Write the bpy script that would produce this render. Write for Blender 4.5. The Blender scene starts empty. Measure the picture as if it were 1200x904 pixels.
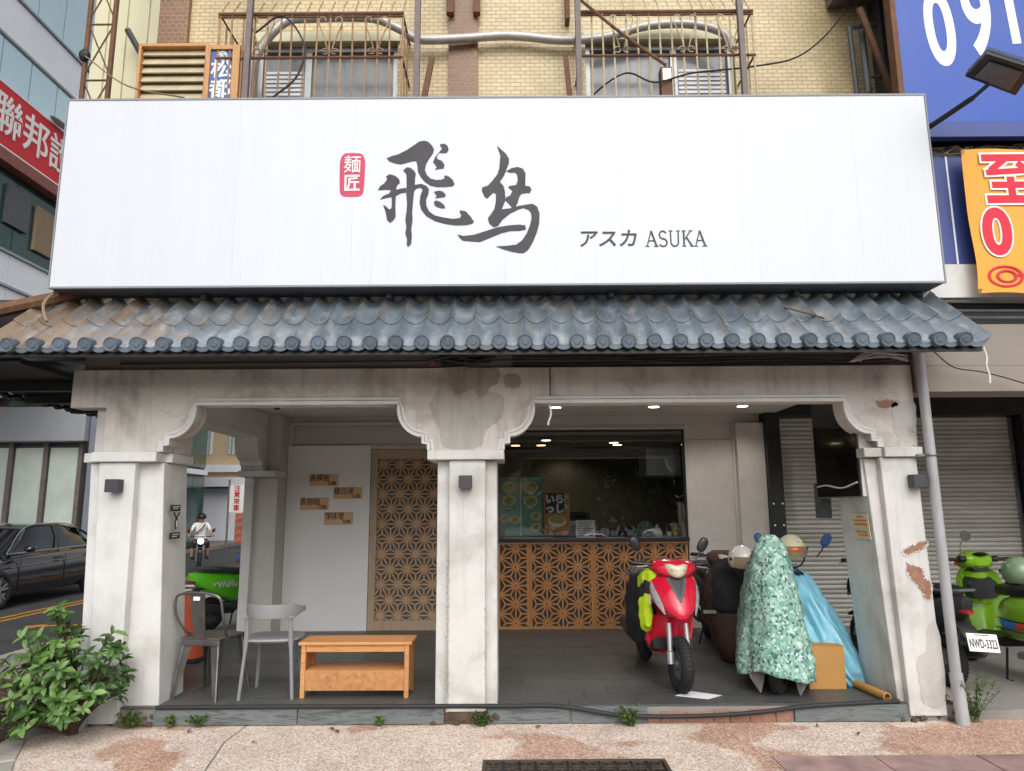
import bpy, bmesh, math, random
from mathutils import Vector, Matrix, Euler, noise as mnoise
random.seed(7)
PI = math.pi
scene = bpy.context.scene
COL = scene.collection
rad = math.radians

# ------------------------------------------------------------ camera, sky, sun, exposure
cam_d = bpy.data.cameras.new('camera')
cam = bpy.data.objects.new('camera', cam_d)
COL.objects.link(cam)
cam_d.sensor_width = 36.0
cam_d.lens = 833 / 1200 * 36
cam_d.clip_start = 0.05
cam_d.clip_end = 2000
cam.matrix_world = Matrix.Translation((0, -5.65, 1.6)) @ Matrix.Rotation(rad(99.7), 4, 'X') @ Matrix.Rotation(rad(-0.37), 4, 'Z')
scene.camera = cam

SUN_EL, SUN_AZ = 40, 172
world = bpy.data.worlds.new('World')
scene.world = world
world.use_nodes = True
wn, wl = world.node_tree.nodes, world.node_tree.links
bg = wn['Background']
sky = wn.new('ShaderNodeTexSky')
sky.sky_type = 'NISHITA'
sky.sun_disc = False
sky.sun_elevation = rad(SUN_EL)
sky.sun_rotation = rad(SUN_AZ)
sky.air_density = 1.0
sky.dust_density = 4.0
hs = wn.new('ShaderNodeHueSaturation')
hs.inputs['Saturation'].default_value = 0.35
wl.new(sky.outputs[0], hs.inputs['Color'])
wl.new(hs.outputs[0], bg.inputs['Color'])
bg.inputs['Strength'].default_value = 0.15
sun_d = bpy.data.lights.new('sun', 'SUN')
sun = bpy.data.objects.new('sun', sun_d)
COL.objects.link(sun)
sun_d.energy = 1.45
sun_d.angle = rad(76)
sun_d.color = (1.0, 0.99, 0.975)
_az, _el = rad(SUN_AZ), rad(SUN_EL)
_dir = Vector((math.sin(_az) * math.cos(_el), math.cos(_az) * math.cos(_el), math.sin(_el)))
sun.rotation_euler = _dir.to_track_quat('Z', 'Y').to_euler()
vs = scene.view_settings
vs.view_transform = 'Standard'
vs.look = 'None'
vs.gamma = 1.0
vs.use_curve_mapping = False
vs.exposure = 0.12

# ------------------------------------------------------------ materials
def lin(h, k=1.0):
    h = h.lstrip('#')
    out = []
    for i in (0, 2, 4):
        c = int(h[i:i + 2], 16) / 255
        c = c / 12.92 if c <= 0.04045 else ((c + 0.055) / 1.055) ** 2.4
        out.append(c * k)
    return (*out, 1.0)

class NT:
    def __init__(self, name):
        self.m = bpy.data.materials.new(name)
        self.m.use_nodes = True
        self.n, self.l = self.m.node_tree.nodes, self.m.node_tree.links
        self.b = self.n['Principled BSDF']
        self.out = self.n['Material Output']
    def new(self, t, **kw):
        nd = self.n.new(t)
        for k, v in kw.items():
            if k.startswith('i_'):
                nd.inputs[k[2:].replace('_', ' ')].default_value = v
            else:
                setattr(nd, k, v)
        return nd
    def link(self, a, b):
        self.l.new(a, b)
    def coords(self, kind='Object', scale=(1, 1, 1), rot=(0, 0, 0)):
        if kind == 'World':
            src = self.new('ShaderNodeNewGeometry').outputs['Position']
        else:
            src = self.new('ShaderNodeTexCoord').outputs[kind]
        mp = self.new('ShaderNodeMapping')
        mp.inputs['Scale'].default_value = scale
        mp.inputs['Rotation'].default_value = rot
        self.link(src, mp.inputs['Vector'])
        return mp.outputs[0]
    def noise(self, vec, scale=5, detail=4, rough=.6, dist=0):
        t = self.new('ShaderNodeTexNoise')
        t.inputs['Scale'].default_value = scale
        t.inputs['Detail'].default_value = detail
        t.inputs['Roughness'].default_value = rough
        t.inputs['Distortion'].default_value = dist
        if vec is not None: self.link(vec, t.inputs['Vector'])
        return t.outputs['Fac']
    def ramp(self, fac, stops, const=False):
        r = self.new('ShaderNodeValToRGB')
        if const: r.color_ramp.interpolation = 'CONSTANT'
        els = r.color_ramp.elements
        while len(els) < len(stops): els.new(0.5)
        for e, (p, c) in zip(els, stops):
            e.position = p
            e.color = c if len(c) == 4 else (*c, 1)
        self.link(fac, r.inputs[0])
        return r.outputs[0]
    def mix(self, fac, a, b, mode='MIX'):
        x = self.new('ShaderNodeMix', data_type='RGBA', blend_type=mode)
        for sock, v in ((x.inputs[0], fac), (x.inputs[6], a), (x.inputs[7], b)):
            if hasattr(v, 'is_linked'): self.link(v, sock)
            else: sock.default_value = v
        return x.outputs[2]
    def math(self, op, a, b=None):
        x = self.new('ShaderNodeMath', operation=op)
        for sock, v in zip(x.inputs, (a, b)):
            if v is None: continue
            if hasattr(v, 'is_linked'): self.link(v, sock)
            else: sock.default_value = v
        return x.outputs[0]
    def bump(self, h, strength=.3, dist=.01):
        b = self.new('ShaderNodeBump')
        b.inputs['Strength'].default_value = strength
        b.inputs['Distance'].default_value = dist
        self.link(h, b.inputs['Height'])
        self.link(b.outputs[0], self.b.inputs['Normal'])
    def set(self, color=None, rough=None, metal=None, coat=None, spec=None):
        for key, v in (('Base Color', color), ('Roughness', rough), ('Metallic', metal), ('Coat Weight', coat), ('Specular IOR Level', spec)):
            if v is None: continue
            if hasattr(v, 'is_linked'): self.link(v, self.b.inputs[key])
            else: self.b.inputs[key].default_value = v

BLK, WHT = (0, 0, 0, 1), (1, 1, 1, 1)

def simple(name, col, rough=.5, metal=0, coat=0, var=.25, vscale=6, bump=0, bscale=60, kind='Object', stretch=(1, 1, 1), rnd=0, spec=.5):
    """colour with soft uneven wear, optional grain relief and per-object shade"""
    t = NT(name)
    v = t.coords(kind, stretch)
    n = t.noise(v, vscale, 5, .65)
    k = tuple(c * (1 - var) for c in col[:3]) + (1,)
    k2 = tuple(min(1, c * (1 + var * .6)) for c in col[:3]) + (1,)
    c = t.ramp(n, [(.3, k), (.7, k2)])
    if rnd:
        oi = t.new('ShaderNodeObjectInfo')
        r = t.ramp(oi.outputs['Random'], [(0, (1 - rnd,) * 3), (1, (1 + rnd * .3,) * 3)])
        c = t.mix(1.0, c, r, 'MULTIPLY')
    rr = t.ramp(n, [(.3, (max(0, rough - .08),) * 3), (.75, (min(1, rough + .1),) * 3)])
    t.set(c, rr, metal, coat, spec)
    if bump: t.bump(t.noise(v, bscale, 3), bump, .004)
    return t.m

def emis(name, col, s):
    t = NT(name)
    t.set(col, .4)
    t.b.inputs['Emission Color'].default_value = col
    t.b.inputs['Emission Strength'].default_value = s
    return t.m

def plaster(name, base, dirt, streak=.5, speck=.4, crack=0.0):
    t = NT(name)
    v = t.coords('World')
    big = t.noise(v, 2.2, 6, .62, .4)
    c = t.ramp(big, [(.32, dirt), (.5, base), (.72, tuple(min(1, x * 1.12) for x in base[:3]) + (1,))])
    sv = t.coords('World', (9, 9, .7))
    st = t.ramp(t.noise(sv, 1.6, 5, .7), [(.50, BLK), (.75, WHT)])
    c = t.mix(t.math('MULTIPLY', st, streak), c, tuple(x * .55 for x in dirt[:3]) + (1,))
    sp = t.ramp(t.noise(v, 38, 5, .75, .6), [(.64, BLK), (.72, WHT)])
    patch = t.ramp(t.noise(v, 3.1, 2, .5), [(.5, BLK), (.62, WHT)])
    c = t.mix(t.math('MULTIPLY', t.math('MULTIPLY', sp, patch), speck), c, lin('6a5a4a'))
    vo = t.new('ShaderNodeTexVoronoi', feature='DISTANCE_TO_EDGE')
    dv = t.new('ShaderNodeVectorMath', operation='ADD')
    nz = t.new('ShaderNodeTexNoise'); nz.inputs['Scale'].default_value = 4; t.link(v, nz.inputs['Vector'])
    t.link(v, dv.inputs[0]); t.link(nz.outputs['Color'], dv.inputs[1])
    t.link(dv.outputs[0], vo.inputs['Vector']); vo.inputs['Scale'].default_value = 1.1
    cr = t.ramp(vo.outputs['Distance'], [(0, WHT), (.007, BLK)])
    cm = t.ramp(t.noise(v, 1.3, 2), [(.56, BLK), (.66, WHT)])
    c = t.mix(t.math('MULTIPLY', t.math('MULTIPLY', cr, cm), crack), c, lin('4a443c'))
    t.set(c, .82, 0, 0, .3)
    t.bump(t.math('ADD', t.noise(v, 60, 4, .7), t.math('MULTIPLY', big, 2.0)), .35, .006)
    return t.m

def wood(name, c1, c2, axis='X', scale=1.0, rough=.55, knots=True, rnd=.15, kind='Object'):
    t = NT(name)
    st = {'X': (1, 9, 9), 'Y': (9, 1, 9), 'Z': (9, 9, 1)}[axis]
    v = t.coords(kind, tuple(s * scale for s in st))
    oi = t.new('ShaderNodeObjectInfo')
    ad = t.new('ShaderNodeVectorMath', operation='ADD')
    ml = t.math('MULTIPLY', oi.outputs['Random'], 40.0)
    t.link(v, ad.inputs[0]); t.link(ml, ad.inputs[1])
    n = t.noise(ad.outputs[0], 2.5, 7, .65, 1.2)
    c = t.ramp(n, [(.3, c1), (.5, c2), (.62, c1), (.78, c2)])
    r = t.ramp(oi.outputs['Random'], [(0, (1 - rnd,) * 3), (1, (1 + rnd * .4,) * 3)])
    c = t.mix(1.0, c, r, 'MULTIPLY')
    t.set(c, rough)
    t.bump(n, .25, .003)
    return t.m

def glass(name, tint=(.6, .65, .65, 1), refl=.10, trans=.9):
    t = NT(name)
    tr = t.new('ShaderNodeBsdfTransparent'); tr.inputs[0].default_value = tint
    gl = t.new('ShaderNodeBsdfGlossy'); gl.inputs['Roughness'].default_value = .015
    lw = t.new('ShaderNodeFresnel'); lw.inputs['IOR'].default_value = 1.5
    f = t.math('ADD', t.math('MULTIPLY', lw.outputs[0], 1.0), refl - .04)
    mx = t.new('ShaderNodeMixShader')
    t.link(f, mx.inputs[0]); t.link(tr.outputs[0], mx.inputs[1]); t.link(gl.outputs[0], mx.inputs[2])
    t.link(mx.outputs[0], t.out.inputs['Surface'])
    return t.m

M = {}
M['plaster'] = plaster('worn_white_plaster', lin('cdcdca'), lin('b3b1ab'), .25, .5)
M['plaster_clean'] = plaster('white_painted_plaster', lin('d6d6d4'), lin('c6c5c1'), .14, .1)
M['plaster_beam'] = plaster('stained_grey_plaster', lin('cbc7c0'), lin('a19c94'), .45, .9, .4)
M['bare_cement'] = plaster('bare_cement_patch', lin('b1aea7'), lin('938e86'), .3, 1.0)
M['grimy_cement'] = plaster('grimy_cement_patch', lin('a49c92'), lin('857c71'), .7, 1.0)
M['pale_cement'] = plaster('pale_cement_patch', lin('bcbbb6'), lin('a9a7a1'), .2, .5)
M['inner_wall'] = simple('grey_inner_wall', lin('c6c3bc'), .7, var=.08, vscale=2, kind='World', bump=.08, bscale=120)
M['inner_panel'] = simple('pale_grey_laminate', lin('ebebea'), .45, var=.05, vscale=1.5)
M['trim_grey'] = simple('grey_trim', lin('cbc6c0'), .6, var=.1)
M['ceiling'] = simple('ceiling_paint', lin('e0ddd8'), .8, var=.1, vscale=2)
M['black'] = simple('black_steel', lin('1c1d20'), .4, var=.3)
M['black_gloss'] = simple('black_gloss', lin('0c0c0d'), .12, var=.2, coat=.4)
M['dark_grey'] = simple('dark_grey_paint', lin('3a3b40'), .45, var=.15)
M['lamp_grey'] = simple('charcoal_lamp_paint', lin('3c3e44'), .5, var=.1)
M['rubber'] = simple('tyre_rubber', lin('232325'), .75, var=.3, bump=.3, bscale=90)
M['steel'] = simple('dull_steel', lin('8d8f92'), .38, .8, var=.2)
M['alu'] = simple('dull_aluminium', lin('a9abac'), .42, .6, var=.2)
M['chrome'] = simple('chrome', lin('c8cacc'), .15, 1, var=.1)
M['plastic_black'] = simple('black_plastic', lin('26272a'), .5, var=.2)
M['plastic_grey'] = simple('grey_plastic', lin('55575a'), .5, var=.2)
M['pipe'] = simple('grey_pvc', lin('a6a8a9'), .5, var=.22, vscale=4, stretch=(3, 3, .6))
M['rust'] = simple('rusty_steel', lin('75543f'), .8, .1, var=.4, vscale=14, bump=.4)
M['rust_pale'] = simple('rusting_cream_bars', lin('b08f6c'), .75, .1, var=.5, vscale=11, rnd=.2)
M['post'] = simple('weathered_steel_post', lin('7c7270'), .7, .2, var=.3, vscale=8)
M['sign_white'] = simple('white_sign_vinyl', lin('d0d5dc'), .45, var=.035, vscale=1.4, stretch=(5, 1, .12), rnd=.02)
M['sign_frame'] = simple('sign_frame_grey', lin('8e8f94'), .5, var=.15)
M['sign_under'] = simple('sign_underside', lin('4f5157'), .6, var=.2)
M['ink'] = simple('dark_grey_print', lin('3b393f'), .6, var=.08)
M['seal_red'] = simple('seal_red_print', lin('c4325a'), .5, var=.06)
M['white'] = simple('white_print', lin('efefec'), .5, var=.03)
M['leaf'] = None
M['navy'] = simple('navy_counter', lin('1d2331'), .35, var=.15)
M['osb'] = wood('oiled_board', lin('b97a45'), lin('d39a63'), 'X', 1.0, .5)
M['osb2'] = simple('strand_board', lin('c28a58'), .55, var=.34, vscale=26, bump=.15, bscale=50)
M['lattice'] = wood('lattice_ply', lin('a8713f'), lin('b8824d'), 'Z', 1.0, .5)
M['lattice_pale'] = wood('pale_lattice_ply', lin('b8946e'), lin('c9a680'), 'Z', 1.0, .5)
M['door_wood'] = wood('pale_door_wood', lin('a8937b'), lin('b7a289'), 'Z', .8, .5)
M['step_tile'] = None
M['plaque'] = wood('plaque_wood', lin('d4a878'), lin('e0b88c'), 'X', 3.0, .6)
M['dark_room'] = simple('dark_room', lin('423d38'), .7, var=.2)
M['glass'] = glass('shop_glass', (.95, .97, .97, 1), .15)
M['glass_dark'] = simple('dark_tinted_glass', lin('15191b'), .06, var=.2, spec=.8)
M['door_pane'] = simple('grey_door_glass', lin('6a6b66'), .12, var=.5, vscale=2.2)
M['pane'] = simple('dusty_window_pane', lin('7e8587'), .18, var=.25, vscale=3)
M['card'] = simple('corrugated_card', lin('b98a4c'), .8, var=.08, vscale=4)
M['paper'] = simple('white_paper', lin('e8eaee'), .6, var=.03)
M['red_paint'] = simple('red_scooter_paint', lin('cf1436'), .22, coat=.6, var=.06)
M['green_paint'] = simple('lime_green_paint', lin('7fb41c'), .22, coat=.6, var=.05)
M['wemo_green'] = simple('bright_green_plastic', lin('6fe02a'), .3, coat=.3, var=.05)
M['wemo_blue'] = simple('bright_blue_plastic', lin('2d7fd0'), .3, coat=.3, var=.05)
M['hivis'] = simple('hi_vis_fabric', lin('b7d61c'), .75, var=.15, vscale=12, bump=.3, bscale=25)
M['black_cloth'] = simple('black_fabric', lin('202125'), .85, var=.3, bump=.4, bscale=30)
M['brown_cloth'] = simple('brown_cover_fabric', lin('4a352b'), .8, var=.25, bump=.4, bscale=30)
M['grey_cloth'] = simple('grey_lining_fabric', lin('8b8580'), .85, var=.2, bump=.4, bscale=30)
M['blue_cloth'] = simple('sky_blue_rain_cover', lin('86c6de'), .42, var=.1, vscale=5, bump=.3, bscale=14)
M['lens_grey'] = simple('clear_grey_lens', lin('9fa3a6'), .12, coat=.6, var=.3, vscale=25)
M['cream_bar'] = simple('flaking_cream_bars', lin('c9b896'), .75, .1, var=.4, vscale=11, rnd=.2)
M['lens_clear'] = simple('clear_lamp_lens', lin('d6cfb4'), .12, coat=.6, var=.15, vscale=20)
M['lens_amber'] = simple('amber_lens', lin('c8641f'), .15, coat=.5, var=.1)
M['lens_red'] = simple('red_lens', lin('8f1418'), .15, coat=.5, var=.1)
M['seat'] = simple('black_vinyl', lin('1b1b1d'), .45, var=.2, bump=.2)
M['helmet_white'] = simple('white_helmet_shell', lin('d9d8d2'), .25, coat=.5, var=.08)
M['helmet_green'] = simple('sage_helmet_shell', lin('7f9a78'), .3, coat=.4, var=.08)
M['tan'] = simple('tan_lining', lin('8f7c62'), .8, var=.2)
M['tolix'] = simple('dark_bare_metal', lin('7c7976'), .38, .75, var=.3, vscale=5)
M['chair_grey'] = simple('grey_moulded_plastic', lin('8b8d8f'), .5, var=.05)
M['orange'] = simple('orange_cone_plastic', lin('c2512a'), .6, var=.2)
M['hose'] = simple('silver_duct_wrap', lin('bfbdb8'), .45, .3, var=.2, vscale=20)
M['cable'] = simple('black_cable', lin('26262a'), .6, var=.2)
M['cream'] = simple('cream_cladding', lin('d6d2b2'), .65, var=.1, vscale=2, kind='World', stretch=(1, 1, .3))
M['louvre'] = simple('faded_louvre_metal', lin('c3b596'), .55, .1, var=.2, vscale=4)
M['orange_wood'] = wood('varnished_frame_wood', lin('b8814a'), lin('cc9a62'), 'Z', 1.5, .5)
M['blue_print'] = simple('blue_print', lin('3f63a5'), .5, var=.08)
M['bill_blue'] = simple('billboard_blue_vinyl', lin('2a52ad'), .45, var=.1, vscale=1.5)
M['bill_blue_dark'] = simple('blue_panel_paint', lin('3f4f8e'), .5, var=.1)
M['banner'] = simple('orange_banner_cloth', lin('f0a73a'), .6, var=.07, vscale=3)
M['banner_red'] = simple('banner_red_print', lin('d81f3a'), .6, var=.06)
M['sign_red'] = simple('bank_sign_red', lin('d2202c'), .45, var=.06)
M['asphalt'] = simple('asphalt', (.055, .056, .06, 1), .85, var=.25, vscale=3, bump=.5, bscale=160, kind='World')
M['road_yellow'] = simple('road_yellow_paint', lin('c48a22'), .7, var=.25, vscale=20, kind='World')
M['road_white'] = simple('road_white_paint', lin('c9c9c4'), .7, var=.25, vscale=20, kind='World')
M['road_red'] = simple('kerb_red_paint', lin('b2463f'), .7, var=.25, vscale=20, kind='World')
M['kerb'] = simple('kerb_concrete', lin('a8a49a'), .85, var=.25, vscale=6, bump=.4, kind='World')
M['soil'] = simple('soil', lin('5b4c40'), .95, var=.4, vscale=10, bump=.9, bscale=40, kind='World')
M['conc'] = simple('grey_concrete', lin('8d8a84'), .85, var=.2, vscale=3, bump=.3, kind='World')
M['granite'] = simple('red_granite_paver', lin('a98c86'), .6, var=.4, vscale=5, bump=.2, rnd=.12, kind='World')
M['grate'] = simple('cast_iron', lin('5d5349'), .6, .5, var=.4, vscale=10, bump=.3)
M['white_panel'] = simple('white_cladding_panel', lin('eceef4'), .3, var=.06, vscale=.6)
M['cyan_glass'] = simple('cyan_mirror_glass', lin('e6ffff'), .15, .8, var=.08, vscale=.4)
M['teal_glass'] = simple('dark_teal_glass', lin('24463f'), .1, var=.3, vscale=.8, spec=.7)
M['store_glass'] = simple('pale_green_glass', lin('cfdcd2'), .15, var=.2, vscale=.7)
M['far_beige'] = simple('far_beige_wall', lin('c9b48c'), .8, var=.1, vscale=1)
M['grey_panel'] = simple('grey_blank_panel', lin('a0a5ab'), .5, var=.08)
M['grey_column'] = simple('grey_column_stone', lin('7f858f'), .5, var=.1)
M['brick_pink'] = simple('pinkish_render', lin('8e5a55'), .8, var=.2)
M['fascia'] = simple('beige_fascia', lin('8d857b'), .7, var=.1, vscale=2)
M['skin'] = simple('skin', lin('c08d6c'), .55, var=.06)
M['tshirt'] = simple('white_tshirt', lin('e6e6e4'), .85, var=.05)
M['dark_cloth'] = simple('dark_shorts', lin('25262c'), .85, var=.2)
M['car_paint'] = simple('dark_grey_car_paint', lin('2d2e36'), .15, .4, coat=1.0, var=.04)
M['amber_light'] = emis('warm_lamp', (1.0, .72, .38, 1), 7)
M['white_light'] = emis('downlight_glow', (1.0, .9, .75, 1), 6)
M['head_light'] = emis('lit_headlight', (1.0, .95, .8, 1), 3)
M['green_poster'] = simple('green_menu_print', lin('6f9f8a'), .4, var=.2, vscale=4)
M['bowl'] = simple('noodle_print', lin('d0b058'), .5, var=.45, vscale=40)
M['garnish'] = simple('garnish_print', lin('6f9a45'), .5, var=.5, vscale=60)
M['bowl_white'] = simple('bowl_print', lin('e8ece4'), .5, var=.1)
M['poster_orange'] = simple('orange_poster_print', lin('cc8650'), .5, var=.35, vscale=10)
M['bark'] = simple('bark', lin('5c4a3a'), .9, var=.35, vscale=10, bump=.6)

def mk_leaf(name, c1, c2):
    t = NT(name)
    oi = t.new('ShaderNodeObjectInfo')
    n = t.noise(t.coords('World'), 9, 2)
    a = t.math('ADD', t.math('MULTIPLY', oi.outputs['Random'], .6), t.math('MULTIPLY', n, .4))
    c = t.ramp(a, [(.15, c1), (.8, c2)])
    t.set(c, .3, 0, 0, .5)
    t.b.inputs['Transmission Weight'].default_value = 0
    tl = t.new('ShaderNodeBsdfTranslucent')
    t.link(c, tl.inputs[0])
    mx = t.new('ShaderNodeMixShader'); mx.inputs[0].default_value = .22
    t.link(t.b.outputs[0], mx.inputs[1]); t.link(tl.outputs[0], mx.inputs[2])
    t.link(mx.outputs[0], t.out.inputs['Surface'])
    return t.m
M['leaf'] = mk_leaf('shrub_leaf', (.035, .09, .022, 1), (.2, .36, .085, 1))
M['weed'] = mk_leaf('weed_leaf', (.07, .12, .03, 1), (.17, .25, .07, 1))
M['tree_leaf'] = mk_leaf('tree_leaf', (.03, .06, .018, 1), (.08, .13, .035, 1))

def mk_aggregate():
    t = NT('exposed_aggregate')
    v = t.coords('World')
    vo = t.new('ShaderNodeTexVoronoi'); vo.inputs['Scale'].default_value = 75; t.link(v, vo.inputs['Vector'])
    sep = t.new('ShaderNodeSeparateColor'); t.link(vo.outputs['Color'], sep.inputs[0])
    light = t.ramp(sep.outputs[0], [(0, lin('efe4d6')), (.3, lin('e0c3b0')), (.55, lin('f3ede3')), (.8, lin('d3b09d')), (1, lin('f4f0e8'))])
    red = t.ramp(sep.outputs[0], [(0, lin('c79a83')), (.35, lin('b27c66')), (.6, lin('dbb9a2')), (.85, lin('bd8a73')), (1, lin('e6d3c2'))])
    bign = t.noise(v, .95, 3, .5, .5)
    patch = t.ramp(bign, [(.54, BLK), (.57, WHT)])
    c = t.mix(t.math('MULTIPLY', patch, .75), light, red)
    edge = t.ramp(vo.outputs['Distance'], [(.45, WHT), (.8, lin('8f8478'))])
    c = t.mix(.5, c, edge, 'MULTIPLY')
    dirt = t.ramp(t.noise(v, 2.1, 6, .7), [(.45, WHT), (.72, lin('9a8c80'))])
    c = t.mix(.4, c, dirt, 'MULTIPLY')
    t.set(c, .8, 0, 0, .3)
    t.bump(t.math('MULTIPLY', vo.outputs['Distance'], -1.0), .55, .006)
    return t.m
M['aggregate'] = mk_aggregate()

def mk_tilebrick(name, ca, cb, mortar, bw=.092, bh=.040):
    t = NT(name)
    geo = t.new('ShaderNodeNewGeometry')
    sx = t.new('ShaderNodeSeparateXYZ'); t.link(geo.outputs['Position'], sx.inputs[0])
    cx = t.new('ShaderNodeCombineXYZ')
    t.link(t.math('ADD', sx.outputs[0], sx.outputs[1]), cx.inputs[0]); t.link(sx.outputs[2], cx.inputs[1])
    br = t.new('ShaderNodeTexBrick')
    t.link(cx.outputs[0], br.inputs['Vector'])
    br.inputs['Scale'].default_value = 1
    br.inputs['Brick Width'].default_value = bw
    br.inputs['Row Height'].default_value = bh
    br.inputs['Mortar Size'].default_value = .005
    br.inputs['Mortar Smooth'].default_value = .2
    br.inputs['Color1'].default_value = ca
    br.inputs['Color2'].default_value = cb
    br.inputs['Mortar'].default_value = mortar
    big = t.ramp(t.noise(geo.outputs['Position'], 1.4, 5, .7), [(.35, (.72, .7, .66, 1)), (.65, WHT)])
    c = t.mix(.8, br.outputs['Color'], big, 'MULTIPLY')
    t.set(c, .4)
    t.bump(t.math('MULTIPLY', br.outputs['Fac'], -1), .6, .006)
    return t.m
M['yellow_tile'] = mk_tilebrick('yellow_wall_tile', lin('d9c69c'), lin('cdb98c'), lin('ad9c76'))
M['brown_tile'] = mk_tilebrick('brown_wall_tile', lin('8a6248'), lin('7a5540'), lin('9a8060'), .06, .045)

def mk_rooftile():
    t = NT('glazed_blue_grey_roof')
    v = t.coords('World')
    n = t.noise(v, 2.6, 4, .55)
    c = t.ramp(n, [(.3, lin('616c77')), (.55, lin('77838d')), (.75, lin('98a3aa'))])
    geo = t.new('ShaderNodeNewGeometry')
    sx = t.new('ShaderNodeSeparateXYZ'); t.link(geo.outputs['Position'], sx.inputs[0])
    # rust and lichen gather near the old flashing at the end by the street corner
    mr = t.new('ShaderNodeMapRange'); mr.inputs[1].default_value = -1.6; mr.inputs[2].default_value = -3.9
    t.link(sx.outputs[0], mr.inputs[0])
    sv = t.coords('World', (7, 1.2, 1.2))
    st = t.noise(sv, 2.2, 5, .7)
    rustm = t.ramp(t.math('ADD', t.math('MULTIPLY', mr.outputs[0], .30), st), [(.55, BLK), (.8, WHT)])
    c = t.mix(t.math('MULTIPLY', rustm, .8), c, lin('8f6f4c'))
    ochre = t.ramp(t.noise(t.coords('World', (16, .9, .9)), 2.2, 4, .6), [(.54, BLK), (.66, WHT)])
    c = t.mix(t.math('MULTIPLY', ochre, .4), c, lin('9c8a66'))
    sky_sheen = t.ramp(t.noise(t.coords('World', (6, 2.2, 2.2)), 2.0, 4, .6), [(.52, BLK), (.68, WHT)])  # bright sky sheen on the glaze, painted into the colour as pale patches
    c = t.mix(t.math('MULTIPLY', sky_sheen, .32), c, lin('c9ced0'))
    grime = t.ramp(t.noise(t.coords('World', (22, 1.4, 1.4)), 2.4, 3, .6), [(.62, BLK), (.72, WHT)])
    c = t.mix(t.math('MULTIPLY', grime, .55), c, lin('4a4d4e'))
    t.set(c, t.ramp(n, [(.3, (.24,) * 3), (.7, (.34,) * 3)]), .1, .45, .8)
    return t.m
M['roof_tile'] = mk_rooftile()
M['roof_cap'] = simple('blue_grey_eave_cap', lin('5d6a76'), .42, .1, var=.2, vscale=9, rnd=.2)

def mk_floor():
    t = NT('grey_wood_look_tile')
    oi = t.new('ShaderNodeObjectInfo')
    v = t.coords('Object', (1.2, 14, 14))
    ad = t.new('ShaderNodeVectorMath', operation='ADD')
    t.link(v, ad.inputs[0]); t.link(t.math('MULTIPLY', oi.outputs['Random'], 50.0), ad.inputs[1])
    n = t.noise(ad.outputs[0], 2.2, 7, .7, 1.6)
    c = t.ramp(n, [(.28, lin('343433')), (.5, lin('5c5e5d')), (.6, lin('3f4040')), (.78, lin('858986'))])
    r = t.ramp(oi.outputs['Random'], [(0, (.8,) * 3), (1, (1.1,) * 3)])
    c = t.mix(1, c, r, 'MULTIPLY')
    t.set(c, t.ramp(n, [(.3, (.35,) * 3), (.7, (.55,) * 3)]), 0, 0, .5)
    t.bump(n, .2, .002)
    return t.m
M['floor_tile'] = mk_floor()
M['step_tile'] = wood('grey_step_tile', lin('474d4d'), lin('6f7676'), 'X', 1.0, .6)

def mk_shutter():
    t = NT('grey_shutter_paint')
    v = t.coords('World', (1, 1, 3))
    n = t.noise(v, 2.5, 5, .6)
    oi = t.new('ShaderNodeObjectInfo')
    c = t.ramp(n, [(.3, lin('bab7b1')), (.7, lin('cfccc6'))])
    c = t.mix(1, c, t.ramp(oi.outputs['Random'], [(0, (.82,) * 3), (1, (1.05,) * 3)]), 'MULTIPLY')
    t.set(c, .5, .25)
    return t.m
M['shutter'] = mk_shutter()

def mk_floral():
    t = NT('green_leaf_print_cloth')
    v = t.coords('Object')
    nz = t.new('ShaderNodeTexNoise'); nz.inputs['Scale'].default_value = 18; t.link(v, nz.inputs['Vector'])
    ad = t.new('ShaderNodeVectorMath', operation='MULTIPLY_ADD')
    t.link(nz.outputs['Color'], ad.inputs[0]); ad.inputs[1].default_value = (.05, .05, .05); t.link(v, ad.inputs[2])
    vo = t.new('ShaderNodeTexVoronoi'); vo.inputs['Scale'].default_value = 50; t.link(ad.outputs[0], vo.inputs['Vector'])
    sep = t.new('ShaderNodeSeparateColor'); t.link(vo.outputs['Color'], sep.inputs[0])
    c = t.ramp(sep.outputs[0], [(0, lin('45696a')), (.10, lin('729f93')), (.32, lin('88ad9f')), (.58, lin('a0c0b3')), (.82, lin('c4d6cd')), (.95, lin('4c6671'))], True)
    big = t.ramp(t.noise(v, 6, 3), [(.35, (.8, .9, .85, 1)), (.65, WHT)])
    c = t.mix(1, c, big, 'MULTIPLY')
    t.set(c, .65, 0, 0, .3)
    t.bump(t.noise(v, 22, 3), .2, .006)
    return t.m
M['floral'] = mk_floral()
M['brick_red'] = simple('bare_red_brick', lin('9a7460'), .9, var=.3, vscale=25, bump=.8, bscale=50)

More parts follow.
